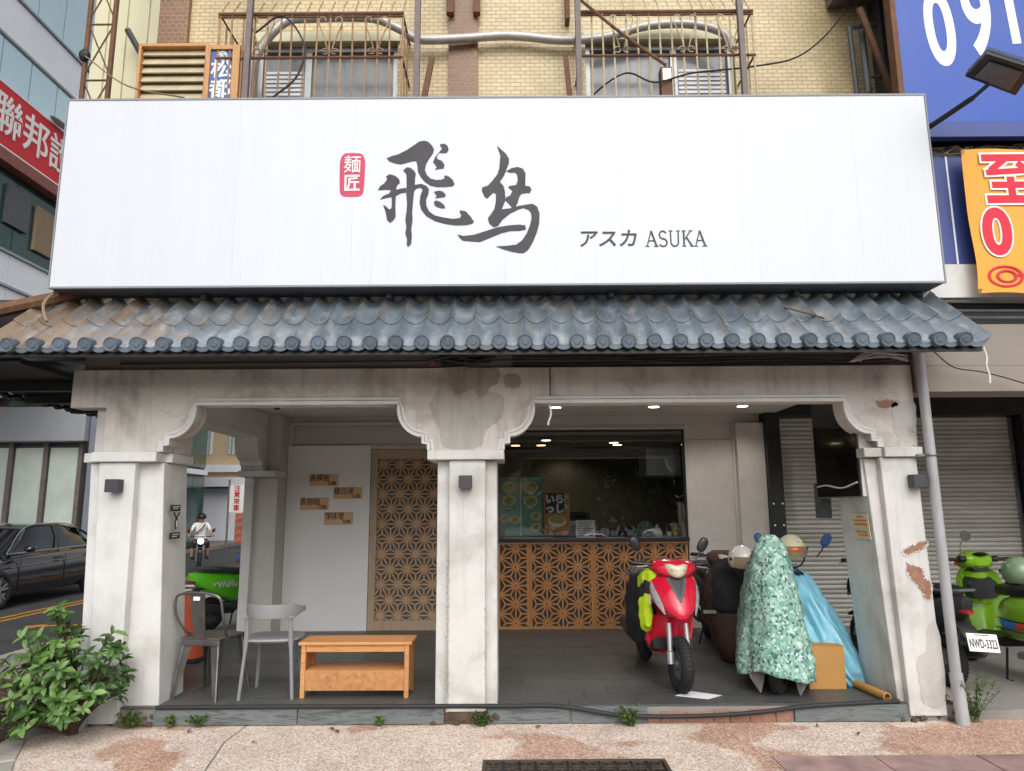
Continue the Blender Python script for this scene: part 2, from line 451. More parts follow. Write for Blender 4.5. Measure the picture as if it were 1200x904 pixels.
def mk_sign():
    t = NT('white_sign_sheet')
    v = t.coords('World', (5, 1, .12))
    oi = t.new('ShaderNodeObjectInfo')
    c = t.ramp(t.noise(v, 1.4, 5, .65), [(.3, lin('d0d5dc')), (.7, lin('d4d9e0'))])
    c = t.mix(1, c, t.ramp(oi.outputs['Random'], [(0, (.985,) * 3), (1, (1.01,) * 3)]), 'MULTIPLY')
    sx = t.new('ShaderNodeSeparateXYZ'); t.link(t.new('ShaderNodeNewGeometry').outputs['Position'], sx.inputs[0])
    mr = t.new('ShaderNodeMapRange'); mr.inputs[1].default_value = 3.9; mr.inputs[2].default_value = 3.3
    t.link(sx.outputs[2], mr.inputs[0])
    st = t.ramp(t.noise(t.coords('World', (26, 1, .5)), 1.5, 4, .7), [(.55, BLK), (.78, WHT)])
    c = t.mix(t.math('MULTIPLY', t.math('MULTIPLY', st, mr.outputs[0]), .2), c, lin('a59c86'))
    t.set(c, .45)
    bw = t.noise(t.coords('World', (1.2, 1, 1.6)), 1.0, 2)
    t.bump(bw, .12, .05)
    return t.m
M['sign_white'] = mk_sign()

# ------------------------------------------------------------ mesh helpers
class MB:
    def __init__(self):
        self.v, self.f, self.mi, self.cur = [], [], [], 0
    def add(self, vs, fs):
        b = len(self.v)
        self.v += [tuple(p) for p in vs]
        self.f += [tuple(b + i for i in f) for f in fs]
        self.mi += [self.cur] * len(fs)
        return self
    def m(self, i):
        self.cur = i
        return self
    def hexa(self, p):           # 8 points: bottom ring then top ring
        return self.add(p, [(0, 3, 2, 1), (4, 5, 6, 7), (0, 1, 5, 4), (1, 2, 6, 5), (2, 3, 7, 6), (3, 0, 4, 7)])
    def box(self, x0, x1, y0, y1, z0, z1):
        return self.hexa([(x0, y0, z0), (x1, y0, z0), (x1, y1, z0), (x0, y1, z0), (x0, y0, z1), (x1, y0, z1), (x1, y1, z1), (x0, y1, z1)])
    def obox(self, c, s, R=None):
        hx, hy, hz = s[0] / 2, s[1] / 2, s[2] / 2
        pts = [(-hx, -hy, -hz), (hx, -hy, -hz), (hx, hy, -hz), (-hx, hy, -hz), (-hx, -hy, hz), (hx, -hy, hz), (hx, hy, hz), (-hx, hy, hz)]
        R = R or Matrix.Identity(3)
        return self.hexa([tuple(R @ Vector(p) + Vector(c)) for p in pts])
    def prism_y(self, poly, y0, y1):   # outline in x, z
        n = len(poly)
        vs = [(x, y0, z) for x, z in poly] + [(x, y1, z) for x, z in poly]
        return self.add(vs, [tuple(range(n)), tuple(range(2 * n - 1, n - 1, -1))] + [(i, i + n, (i + 1) % n + n, (i + 1) % n) for i in range(n)])
    def prism_x(self, poly, x0, x1):   # outline in y, z
        n = len(poly)
        vs = [(x0, y, z) for y, z in poly] + [(x1, y, z) for y, z in poly]
        return self.add(vs, [tuple(range(n)), tuple(range(2 * n - 1, n - 1, -1))] + [(i, i + n, (i + 1) % n + n, (i + 1) % n) for i in range(n)])
    def prism_z(self, poly, z0, z1):
        n = len(poly)
        vs = [(x, y, z0) for x, y in poly] + [(x, y, z1) for x, y in poly]
        return self.add(vs, [tuple(range(n)), tuple(range(2 * n - 1, n - 1, -1))] + [(i, i + n, (i + 1) % n + n, (i + 1) % n) for i in range(n)])
    def loft(self, rings, cap=True, closed=True):
        n = len(rings[0])
        vs = [p for r in rings for p in r]
        fs = []
        for k in range(len(rings) - 1):
            for i in range(n if closed else n - 1):
                j = (i + 1) % n
                fs.append((k * n + i, k * n + j, (k + 1) * n + j, (k + 1) * n + i))
        if cap and closed:
            fs.append(tuple(range(n - 1, -1, -1)))
            fs.append(tuple((len(rings) - 1) * n + i for i in range(n)))
        return self.add(vs, fs)
    def tube(self, pts, r, n=8, cap=True):
        pts = [Vector(p) for p in pts]
        rs = r if isinstance(r, (list, tuple)) else [r] * len(pts)
        t0 = (pts[1] - pts[0]).normalized()
        up = Vector((0, 0, 1)) if abs(t0.z) < .9 else Vector((1, 0, 0))
        nrm = t0.cross(up).normalized()
        rings = []
        for i, p in enumerate(pts):
            a = pts[max(0, i - 1)]; b = pts[min(len(pts) - 1, i + 1)]
            t = (b - a).normalized()
            nrm = (nrm - t * nrm.dot(t))
            if nrm.length < 1e-6: nrm = t.orthogonal()
            nrm.normalize()
            bi = t.cross(nrm)
            rings.append([tuple(p + (nrm * math.cos(2 * PI * k / n) + bi * math.sin(2 * PI * k / n)) * rs[i]) for k in range(n)])
        return self.loft(rings, cap)
    def lathe(self, prof, n=16, c=(0, 0, 0), axis='Z'):   # prof: (r, h)
        rings = []
        for r, h in prof:
            ring = []
            for k in range(n):
                a = 2 * PI * k / n
                x, y = r * math.cos(a), r * math.sin(a)
                p = {'Z': (x, y, h), 'Y': (x, h, y), 'X': (h, x, y)}[axis]
                ring.append((p[0] + c[0], p[1] + c[1], p[2] + c[2]))
            rings.append(ring)
        return self.loft(rings)
    def torus(self, R, r, c, axis='Y', n=28, m=10, squash=1.0):
        rings = []
        for i in range(n):
            a = 2 * PI * i / n
            ring = []
            for j in range(m):
                b = 2 * PI * j / m
                rr = R + r * math.cos(b)
                h = r * squash * math.sin(b)
                x, y = rr * math.cos(a), rr * math.sin(a)
                p = {'Z': (x, y, h), 'Y': (x, h, y), 'X': (h, x, y)}[axis]
                ring.append((p[0] + c[0], p[1] + c[1], p[2] + c[2]))
            rings.append(ring)
        rings.append(rings[0])
        return self.loft(rings, False)
    def ell(self, c, s, n=16, m=9, R=None, e=1.0):
        R = R or Matrix.Identity(3)
        rings = []
        sg = lambda x: math.copysign(abs(x) ** e, x)
        for j in range(m):
            t = -PI / 2 + PI * (j + .02) / (m - 1 + .04)
            ring = []
            for k in range(n):
                a = 2 * PI * k / n
                p = Vector((s[0] * sg(math.cos(t)) * sg(math.cos(a)), s[1] * sg(math.cos(t)) * sg(math.sin(a)), s[2] * sg(math.sin(t))))
                ring.append(tuple(R @ p + Vector(c)))
            rings.append(ring)
        return self.loft(rings)
    def mesh(self, name, mats, smooth=False):
        me = bpy.data.meshes.new(name)
        me.from_pydata(self.v, [], self.f)
        if not isinstance(mats, (list, tuple)): mats = [mats]
        for mm in mats: me.materials.append(M[mm] if isinstance(mm, str) else mm)
        if len(mats) > 1: me.polygons.foreach_set('material_index', self.mi)
        bm = bmesh.new(); bm.from_mesh(me)
        bmesh.ops.recalc_face_normals(bm, faces=bm.faces)
        bm.to_mesh(me); bm.free()
        if smooth:
            me.polygons.foreach_set('use_smooth', [True] * len(me.polygons))
            me.set_sharp_from_angle(angle=rad(smooth if smooth is not True else 40))
        me.update()
        return me
    def build(self, name, mats, parent=None, smooth=False, bevel=0, sub=0):
        return link(name, self.mesh(name, mats, smooth), parent, bevel, sub)

def link(name, me, parent=None, bevel=0, sub=0):
    o = bpy.data.objects.new(name, me)
    COL.objects.link(o)
    if parent: o.parent = parent
    if bevel:
        b = o.modifiers.new('bevel', 'BEVEL'); b.width = bevel; b.segments = 2; b.limit_method = 'ANGLE'; b.angle_limit = rad(35)
    if sub:
        s = o.modifiers.new('subsurf', 'SUBSURF'); s.levels = sub; s.render_levels = sub
    return o

def crumple(o, amp, freq, seed=0, amp2=0.0):
    """push the vertices of a cloth mesh in and out into folds"""
    me = o.data
    me.calc_loop_triangles()
    ns = [v.normal.copy() for v in me.vertices]
    for v, n in zip(me.vertices, ns):
        p = v.co * freq + Vector((seed, seed * 2, seed * 3))
        d = 1 - abs(mnoise.noise(p)) * 2.2
        v.co += n * (amp * d + amp2 * mnoise.noise(p * 2.7))
    me.update()
    return o

def tag(o, label=None, cat=None, group=None, kind=None):
    if label: o['label'] = label
    if cat: o['category'] = cat
    if group: o['group'] = group
    if kind: o['kind'] = kind
    return o

def thing(name, label, cat, loc=(0, 0, 0), rz=0, group=None, rx=0, ry=0):
    o = bpy.data.objects.new(name, None)
    o.empty_display_size = .1
    COL.objects.link(o)
    o.location = loc
    o.rotation_euler = (rx, ry, rz)
    return tag(o, label, cat, group)

def inst(src, loc=None, rot=None, parent=None, scale=None):
    o = src.copy()
    COL.objects.link(o)
    if parent is not None: o.parent = parent
    if loc is not None: o.location = loc
    if rot is not None: o.rotation_euler = rot
    if scale is not None: o.scale = scale
    return o

def text_obj(name, body, size, loc, rot, mat, parent=None, off=0.0, ext=.002, sx=1.0, align='CENTER', shear=0.0):
    cu = bpy.data.curves.new(name, 'FONT')
    cu.body = body; cu.size = size; cu.offset = off; cu.extrude = ext; cu.shear = shear
    cu.align_x = align; cu.align_y = 'CENTER'; cu.resolution_u = 8 if size > .4 else 3
    tmp = bpy.data.objects.new(name + '_tmp', cu)
    COL.objects.link(tmp)
    bpy.context.view_layer.update()
    dg = bpy.context.evaluated_depsgraph_get()
    me = bpy.data.meshes.new_from_object(tmp.evaluated_get(dg))
    bpy.data.objects.remove(tmp); bpy.data.curves.remove(cu)
    me.materials.clear(); me.materials.append(M[mat])
    o = link(name, me, parent)
    o.location = loc; o.rotation_euler = rot; o.scale = (sx, 1, 1)
    return o
FRONT = (PI / 2, 0, 0)        # text facing the street (towards -Y)

def smooth_path(pts, n=6):
    """Catmull-Rom through pts"""
    P = [Vector(p) for p in pts]
    P = [P[0] * 2 - P[1]] + P + [P[-1] * 2 - P[-2]]
    out = []
    for i in range(1, len(P) - 2):
        for k in range(n):
            t = k / n
            a, b, c, d = P[i - 1], P[i], P[i + 1], P[i + 2]
            out.append(.5 * ((2 * b) + (c - a) * t + (2 * a - 5 * b + 4 * c - d) * t * t + (3 * b - a - 3 * c + d) * t ** 3))
    out.append(P[-2])
    return out
INK_FLY = [[(-1.007,4.396),(-0.973,4.414),(-0.916,4.43),(-0.847,4.466),(-0.779,4.515),(-0.742,4.543),(-0.704,4.549),(-0.673,4.542),(-0.64,4.508),(-0.621,4.471),(-0.63,4.434),(-0.662,4.385),(-0.684,4.342),(-0.693,4.293),(-0.677,4.25),(-0.648,4.221),(-0.602,4.206),(-0.557,4.209),(-0.534,4.221),(-0.538,4.237),(-0.528,4.247),(-0.494,4.233),(-0.465,4.203),(-0.453,4.169),(-0.465,4.151),(-0.522,4.143),(-0.59,4.143),(-0.647,4.156),(-0.693,4.189),(-0.728,4.232),(-0.75,4.281),(-0.755,4.33),(-0.765,4.369),(-0.799,4.367),(-0.845,4.353),(-0.891,4.341),(-0.937,4.35),(-0.983,4.368)],[(-0.571,4.517),(-0.537,4.522),(-0.511,4.501),(-0.502,4.466),(-0.519,4.439),(-0.553,4.436),(-0.576,4.442),(-0.599,4.409),(-0.593,4.388),(-0.558,4.372),(-0.535,4.338),(-0.54,4.304),(-0.575,4.3),(-0.612,4.293),(-0.598,4.319),(-0.629,4.36),(-0.614,4.4),(-0.584,4.442),(-0.557,4.477),(-0.573,4.502)],[(-0.87,4.29),(-0.839,4.318),(-0.81,4.312),(-0.781,4.287),(-0.766,4.263),(-0.772,4.22),(-0.773,4.165),(-0.722,4.173),(-0.682,4.158),(-0.658,4.128),(-0.663,4.085),(-0.68,4.037),(-0.677,3.989),(-0.656,3.94),(-0.61,3.904),(-0.542,3.886),(-0.462,3.873),(-0.406,3.881),(-0.397,3.903),(-0.412,3.933),(-0.401,3.946),(-0.361,3.936),(-0.321,3.89),(-0.295,3.848),(-0.31,3.83),(-0.36,3.819),(-0.439,3.817),(-0.519,3.829),(-0.609,3.856),(-0.678,3.899),(-0.718,3.953),(-0.733,4.013),(-0.726,4.074),(-0.71,4.122),(-0.727,4.14),(-0.761,4.132),(-0.778,4.11),(-0.783,4.05),(-0.79,3.929),(-0.785,3.869),(-0.795,3.786),(-0.789,3.738),(-0.793,3.667),(-0.815,3.64),(-0.83,3.656),(-0.827,3.703),(-0.842,3.751),(-0.835,3.81),(-0.845,3.87),(-0.837,3.93),(-0.833,4.002),(-0.84,4.086),(-0.839,4.171),(-0.843,4.257)],[(-1.008,4.24),(-0.975,4.258),(-0.935,4.245),(-0.9,4.215),(-0.893,4.184),(-0.916,4.162),(-0.924,4.123),(-0.887,4.133),(-0.842,4.141),(-0.841,4.099),(-0.886,4.093),(-0.925,4.069),(-0.926,3.978),(-0.921,3.894),(-0.943,3.859),(-0.966,3.844),(-0.989,3.865),(-1.002,3.931),(-1.024,3.993),(-1.003,3.985),(-0.974,3.955),(-0.957,3.967),(-0.955,4.015),(-0.959,4.063),(-1.01,4.051),(-1.05,4.043),(-1.028,4.07),(-0.977,4.093),(-0.964,4.124),(-1.006,4.124),(-1.069,4.122),(-1.053,4.155),(-1.019,4.179),(-0.997,4.215)],[(-0.618,4.103),(-0.584,4.113),(-0.55,4.109),(-0.521,4.078),(-0.532,4.058),(-0.572,4.054),(-0.606,4.049),(-0.595,4.067)],[(-0.617,4.018),(-0.6,4.03),(-0.566,4.018),(-0.532,3.988),(-0.526,3.964),(-0.554,3.964),(-0.594,3.976),(-0.613,3.994)]]
INK_BIRD = [[(-0.111,4.504),(-0.082,4.474),(-0.04,4.434),(-0.013,4.388),(-0.013,4.349),(-0.034,4.29),(-0.053,4.238),(-0.087,4.186),(-0.059,4.153),(-0.047,4.108),(-0.042,4.03),(-0.072,3.953),(-0.085,3.877),(-0.097,3.813),(-0.139,3.798),(-0.175,3.833),(-0.185,3.877),(-0.157,3.916),(-0.133,3.954),(-0.121,4.018),(-0.12,4.082),(-0.139,4.093),(-0.163,4.07),(-0.187,4.042),(-0.211,4.057),(-0.233,4.109),(-0.23,4.141),(-0.187,4.154),(-0.151,4.193),(-0.108,4.251),(-0.092,4.303),(-0.087,4.369),(-0.083,4.415),(-0.099,4.461)],[(-0.038,4.277),(0.009,4.305),(0.058,4.315),(0.1,4.299),(0.121,4.256),(0.117,4.152),(0.154,4.145),(0.168,4.119),(0.153,4.087),(0.123,4.087),(0.086,4.081),(0.068,4.055),(0.055,4.004),(0.037,3.972),(0.009,3.963),(-0.018,3.998),(-0.043,4.024),(-0.04,4.053),(-0.005,4.069),(0.013,4.107),(-0.017,4.133),(-0.017,4.149),(0.044,4.159),(0.057,4.198),(0.051,4.25),(0.033,4.266),(-0.004,4.263)],[(-0.083,3.951),(-0.006,3.959),(0.055,3.978),(0.128,3.991),(0.176,3.997),(0.212,3.971),(0.23,3.913),(0.225,3.824),(0.204,3.748),(0.173,3.672),(0.136,3.609),(0.1,3.582),(0.064,3.582),(0.004,3.595),(-0.056,3.613),(-0.121,3.639),(-0.079,3.642),(-0.02,3.646),(0.041,3.654),(0.089,3.691),(0.125,3.748),(0.15,3.811),(0.165,3.875),(0.161,3.92),(0.139,3.946),(0.097,3.961),(0.055,3.946),(-0.006,3.914),(-0.067,3.864),(-0.091,3.826),(-0.103,3.877)],[(-0.428,3.742),(-0.38,3.729),(-0.296,3.738),(-0.199,3.769),(-0.115,3.798),(-0.019,3.815),(0.066,3.821),(0.114,3.814),(0.12,3.78),(0.065,3.768),(-0.007,3.768),(-0.079,3.749),(-0.151,3.718),(-0.247,3.677),(-0.307,3.682),(-0.38,3.688),(-0.404,3.707)]]
# ------------------------------------------------------------ the ground
def sheet(name, poly, z, mat, kind='structure', parent=None, th=0):
    mb = MB()
    if th: mb.prism_z(poly, z - th, z)
    else: mb.add([(x, y, z) for x, y in poly], [tuple(range(len(poly)))])
    o = mb.build(name, mat, parent)
    if kind: o['kind'] = kind
    return o

sheet('road', [(-300, -300), (300, -300), (300, 300), (-300, 300)], -.12, 'asphalt')
pav = MB().prism_z([(-5.6, -4.6), (9, -4.6), (9, 3.0), (-3.3, 3.0), (-3.3, 14), (-5.6, 14)], -.115, -.006).build('pavement', 'conc')
pav['kind'] = 'structure'
kb = MB()
for i in range(15):
    kb.box(-5.75, -5.605, -4.6 + i * 1.25, -4.6 + i * 1.25 + 1.235, -.118, .004)
kb.build('kerb', 'kerb', pav, bevel=.015)
sheet('soil_bed', [(-5.55, -2.6), (-4.2, -1.9), (-3.3, -1.05), (-3.55, -.35), (-3.42, .25), (-3.6, 1.2), (-5.0, 1.6), (-5.5, .5)], .0, 'soil', parent=pav)
kp = MB()
for a, b in (((-3.56, .02), (-3.58, -.32)), ((-3.585, -.34), (-3.36, -.78)), ((-3.35, -.8), (-3.0, -1.4)), ((-2.98, -1.43), (-2.6, -2.4))):
    d = Vector((b[0] - a[0], b[1] - a[1])); nn = Vector((d.y, -d.x)).normalized() * .15
    kp.prism_z([a, b, (b[0] - nn.x, b[1] - nn.y), (a[0] - nn.x, a[1] - nn.y)], -.01, .012)
kp.build('kerb_strip', 'kerb', pav, bevel=.01)

walk = MB().prism_z([(-3.42, .3), (-3.44, -.33), (-3.2, -.78), (-2.84, -1.4), (-2.4, -2.5), (-2.3, -4.5), (8.9, -4.5), (8.9, .3)], -.05, -.012).build('sidewalk', 'conc')
walk['kind'] = 'structure'
for poly in ([(-3.42, .2), (-3.44, -.33), (-3.2, -.78), (-2.84, -1.4), (-2.4, -2.5), (-2.3, -4.45), (-1.72, -4.45), (-1.925, -.91), (-2.025, -.36), (-2.0, .2)],
             [(-1.985, .2), (-2.01, -.36), (-1.91, -.91), (-1.705, -4.45), (2.0, -4.45), (1.62, -.72), (1.55, -.4), (1.5, .2)],
             [(1.504, .2), (1.554, -.4), (1.625, -.72), (2.005, -4.45), (8.8, -4.45), (8.8, .2)]):
    MB().prism_z(poly, -.02, 0).build('paving_slab', 'aggregate', walk)
for i in range(10):
    for j in range(3):
        x0 = 1.66 + i * .66 + random.uniform(-.004, .004)
        MB().box(x0, x0 + .648, -.725 - (j + 1) * .55 + .012, -.725 - j * .55, .001, .006 + random.uniform(0, .002)).build('paver', 'granite', walk)

# road paint on the side street
def paint(poly, mat, z=-.116): sheet('road_marking', poly, z, mat)
paint([(-8.10, -20), (-8.0, -20), (-8.0, 26), (-8.10, 26)], 'road_yellow')
paint([(-8.33, -20), (-8.23, -20), (-8.23, 26), (-8.33, 26)], 'road_yellow')
paint([(-7.35, 5.45), (-7.1, 5.25), (-7.1, 5.38), (-6.7, 5.47), (-6.45, 5.6), (-6.45, 5.72), (-6.75, 5.6), (-7.1, 5.55), (-7.1, 5.68)], 'road_yellow', -.115)
for k in range(7):
    paint([(-7.7, 9.0 + k * .9), (-5.9, 9.0 + k * .9), (-5.9, 9.42 + k * .9), (-7.7, 9.42 + k * .9)], 'road_white')
paint([(-5.95, -3), (-5.8, -3), (-5.8, 14), (-5.95, 14)], 'road_red', -.115)
far_walk = MB().box(-40, -4, 28.6, 60, -.118, .03).build('far_pavement', 'conc'); far_walk['kind'] = 'structure'
MB().box(-40, -12.9, -40, 28.5, -.118, .03).build('opposite_pavement', 'conc')['kind'] = 'structure'

# ------------------------------------------------------------ arcade floor
fl = MB().box(-3.45, 3.32, .03, 3.42, -.01, .112).build('arcade_floor', 'conc')
fl['kind'] = 'structure'
PL = .195
lens = (1.35, 1.12, 1.24)
row = 0
y = .035
proto = {}
while y < 3.38:
    w = PL - .004
    x = -3.45 - random.uniform(0, 1.1)
    while x < 3.3:
        L = random.choice(lens)
        a, b = max(x, -3.44), min(x + L - .004, 3.31)
        if b - a > .05:
            MB().box(a, b, y, min(y + w, 3.4), .113, .13 + random.uniform(-.0006, .0006)).build('floor_plank', 'floor_tile', fl)
        x += L
    y += PL
for a, b in ((-2.7, -1.62), (-1.61, -.52), (-.2, .42), (.43, 1.0), (2.1, 2.95)):
    MB().box(a, b - .006, .004, .029, .006, .122).build('step_board', 'step_tile', fl, bevel=.003)
ex = MB()
x = 1.0
while x < 2.08:
    L = random.uniform(.08, .2)
    ex.box(x, min(x + L, 2.09), .012 + random.uniform(0, .008), .03, .0, .07 + random.uniform(0, .03))
    x += L + .008
ex.build('broken_step_edge', M['brick_red'], fl, bevel=.006)
nf = MB().box(3.34, 12, .05, 3.6, -.01, .07).build('neighbour_floor', 'conc'); nf['kind'] = 'structure'

# ------------------------------------------------------------ the shop: arcade, back wall, ceiling
shop = thing('shop_building', 'white plastered corner noodle shop with an arched arcade under a tiled canopy', 'building', (0, 0, 0))
def arch_side(x, s):
    """bracket of an arch springing from the capital corner x, opening towards s"""
    p = [(.0, 2.05), (.03, 2.052), (.03, 2.10), (.075, 2.105), (.075, 2.16)]
    for k in range(1, 9):
        t = PI / 2 * k / 8
        p.append((.075 + .2 * math.sin(t), 2.385 - .225 * math.cos(t)))
    p += [(.275, 2.425)]
    return [(x + s * a, b) for a, b in p]
A1L, A1R = arch_side(-2.81, 1), arch_side(-.645, -1)
A2L, A2R = arch_side(-.095, 1), arch_side(2.935, -1)
out = [(-3.56, 2.72), (-3.56, 2.41), (-3.27, 2.41), (-3.27, 2.05)]
out += A1L + A1R[::-1] + A2L + A2R[::-1] + [(3.235, 2.05), (3.24, 2.72)]
MB().prism_y(out, .02, .20).build('arch_beam', 'plaster_beam', shop, bevel=.006)
def moulding(P, Q):
    line = P[1:] + Q[::-1][:-1]
    def off(d):
        o = []
        for i, p in enumerate(line):
            a = Vector(line[max(0, i - 1)]); b = Vector(line[min(len(line) - 1, i + 1)])
            t = (b - a).normalized()
            o.append((p[0] - t.y * d, p[1] + t.x * d))
        return o
    for d0, d1, y0 in ((-.004, .024, -.004), (.030, .052, .006)):
        L0, L1 = off(d0), off(d1)
        mb = MB()
        for i in range(len(line) - 1):
            q = [L0[i], L0[i + 1], L1[i + 1], L1[i]]
            mb.hexa([(q[0][0], y0, q[0][1]), (q[1][0], y0, q[1][1]), (q[1][0], .022, q[1][1]), (q[0][0], .022, q[0][1]),
                     (q[3][0], y0, q[3][1]), (q[2][0], y0, q[2][1]), (q[2][0], .022, q[2][1]), (q[3][0], .022, q[3][1])])
        mb.build('arch_moulding', 'plaster_clean', shop)
moulding(A1L, A1R)
moulding(A2L, A2R)
# soffit steps behind the moulding
for P, Q in ((A1L, A1R), (A2L, A2R)):
    pass

def tapered(name, top, bot, z0, z1, y0, y1, mat, bev=.008):
    (a, b), (c, d) = bot, top
    return MB().hexa([(a, y0, z0), (b, y0, z0), (b, y1, z0), (a, y1, z0), (c, y0, z1), (d, y0, z1), (d, y1, z1), (c, y1, z1)]).build(name, mat, shop, bevel=bev)
# street corner pillar
tapered('pillar', (-3.39, -2.80), (-3.32, -2.70), .06, 1.968, .085, .5, 'plaster_clean')
tapered('pilaster', (-3.275, -2.985), (-3.20, -2.965), .02, 1.97, 0, .083, 'plaster_clean')
MB().box(-3.325, -2.81, -.035, .12, 1.972, 2.048).build('capital', 'plaster_clean', shop, bevel=.006)
MB().box(-3.43, -3.328, .05, .5, 1.972, 2.046).build('capital', 'plaster_clean', shop, bevel=.006)
MB().box(-2.83, -2.755, .123, .52, 1.972, 2.046).build('capital', 'plaster_clean', shop, bevel=.006)
MB().box(-3.30, -2.775, .203, .5, 2.05, 2.748).build('pillar_neck', 'plaster_clean', shop)
MB().box(-.57, -.16, .203, .5, 2.05, 2.748).build('pillar_neck', 'plaster', shop)
MB().box(-3.38, -3.272, .10, .2, 2.05, 2.409).build('pillar_neck', 'plaster', shop)
# centre pillar
tapered('pillar', (-.60, -.125), (-.60, -.125), .09, 1.968, .075, .5, 'plaster')
cp = tapered('pilaster', (-.502, -.213), (-.50, -.214), .09, 1.97, 0, .073, 'plaster', .012)
MB().box(-.672, -.066, -.035, .53, 1.972, 2.048).build('capital', 'plaster', shop, bevel=.006)
# pillar beside the drain pipe
tapered('pillar', (2.815, 3.235), (2.915, 3.25), .06, 1.968, .07, .62, 'plaster')
tapered('pilaster', (2.908, 3.2), (2.962, 3.24), .04, 1.97, 0, .068, 'plaster', .01)
MB().box(2.935, 3.235, -.04, .12, 1.972, 2.048).build('capital', 'plaster', shop, bevel=.006)
MB().box(2.79, 2.932, .0, .66, 1.974, 2.046).build('capital', 'plaster', shop, bevel=.006)
MB().box(2.80, 3.0, .203, .66, 2.05, 2.748).build('pillar_neck', 'plaster', shop)
# plaster fallen away: bare patches with a shape of their own
def blob(name, cx, cz, pts, y, mat, th=.004):
    poly = []
    n = len(pts)
    P = smooth_path([(x, 0, z) for x, z in pts] + [(pts[0][0], 0, pts[0][1])], 5)[:-1]
    for p in P: poly.append((cx + p.x + random.uniform(-.007, .007), cz + p.z + random.uniform(-.007, .007)))
    return MB().prism_y(poly, y, y + th).build(name, mat, shop)
blob('bare_brick_patch', 3.10, 1.08, [(-.06, .08), (.0, .05), (.06, .03), (.07, -.03), (.11, -.08), (.10, -.18), (.06, -.2), (.02, -.12), (-.03, -.05), (-.065, .0)], -.003, 'brick_red')
blob('bare_brick_patch', 3.10, 1.26, [(-.09, -.02), (-.02, .02), (.09, .06), (.11, .03), (.03, -.02), (-.05, -.05)], -.003, 'brick_red')
blob('bare_brick_patch', 3.02, 2.40, [(-.1, .02), (.0, .035), (.09, .01), (.06, -.03), (-.06, -.035)], .017, 'brick_red')
blob('cement_patch', 3.13, 2.27, [(-.07, .14), (.1, .15), (.1, -.1), (.03, -.06), (-.05, -.14), (-.08, .0)], .017, 'pale_cement', .0035)
blob('cement_patch', 3.15, .45, [(-.1, -.2), (-.1, .0), (-.03, .06), (.0, .22), (.08, .24), (.08, -.3), (-.08, -.32)], -.003, 'pale_cement', .0035)
blob('cement_patch', -.37, 2.36, [(-.30, .05), (-.24, .18), (-.2, .34), (.12, .34), (.1, .2), (.2, .16), (.3, .12), (.29, -.04), (.16, -.15), (.1, -.29), (-.16, -.29), (-.22, -.14)], .017, 'bare_cement')
def rim(cx, cz, pts, y, mat):
    P = smooth_path([(x, 0, z) for x, z in pts] + [(pts[0][0], 0, pts[0][1])], 7)[:-1]
    mb = MB()
    for p in P:
        s = random.uniform(.003, .010)
        mb.ell((cx + p.x * 1.04 + random.uniform(-.006, .006), y, cz + p.z * 1.04 + random.uniform(-.006, .006)), (s * 1.6, .0022, s * random.uniform(.4, .9)), 6, 4, Euler((0, random.uniform(0, 3), 0)).to_matrix())
    mb.build('flaked_plaster', mat, shop)['kind'] = 'stuff'
rim(3.10, 1.08, [(-.06, .08), (.0, .05), (.06, .03), (.07, -.03), (.11, -.08), (.10, -.18), (.06, -.2), (.02, -.12), (-.03, -.05), (-.065, .0)], -.003, 'plaster')
rim(3.10, 1.26, [(-.09, -.02), (-.02, .02), (.09, .06), (.11, .03), (.03, -.02), (-.05, -.05)], -.003, 'plaster')
rim(3.02, 2.40, [(-.1, .02), (.0, .035), (.09, .01), (.06, -.03), (-.06, -.035)], .017, 'plaster_beam')
blob('grime_patch', -.33, 2.60, [(-.2, .1), (-.17, -.02), (-.12, -.11), (.0, -.06), (.08, -.13), (.15, -.06), (.22, .0), (.2, .1)], .012, 'grimy_cement', .0045)
blob('grime_patch', .0, 2.60, [(-.06, .05), (-.05, -.04), (.05, -.05), (.07, .03), (.02, .06)], .0145, 'grimy_cement', .003)
# crumbling edges of the centre pillar
cr = MB()
for k in range(34):
    z = .1 + (k / 34) ** 1.5 * 1.2
    cr.ell((-.502 + random.uniform(-.008, .004), .0 + random.uniform(-.003, .004), z), (.012 * random.uniform(.4, 1.2), .006, .016 * random.uniform(.4, 1.4)), 6, 4)
for k in range(16):
    cr.ell((-.215 + random.uniform(-.004, .006), .0, .1 + random.uniform(0, .8)), (.008, .005, .014 * random.uniform(.4, 1.4)), 6, 4)
cr.build('crumbled_plaster', 'bare_cement', shop)['kind'] = 'stuff'
rb = MB()
for x0, x1, n in ((-.62, -.12, 40), (2.9, 3.3, 26), (-3.25, -2.7, 34)):
    for k in range(n):
        s = random.uniform(.012, .035)
        rb.ell((random.uniform(x0, x1), random.uniform(.0, .09), random.uniform(.0, .07)), (s, s * .8, s * .7), 6, 4, Euler((random.random() * 3, random.random() * 3, 0)).to_matrix())
rb.build('rubble', 'soil', shop)['kind'] = 'stuff'
for q in ((-.585, -.14, .015, .5, 0, .088), (2.93, 3.22, .08, .5, 0, .06), (-3.28, -2.72, .1, .5, 0, .06)): MB().box(*q).build('pillar_footing', 'soil', shop)

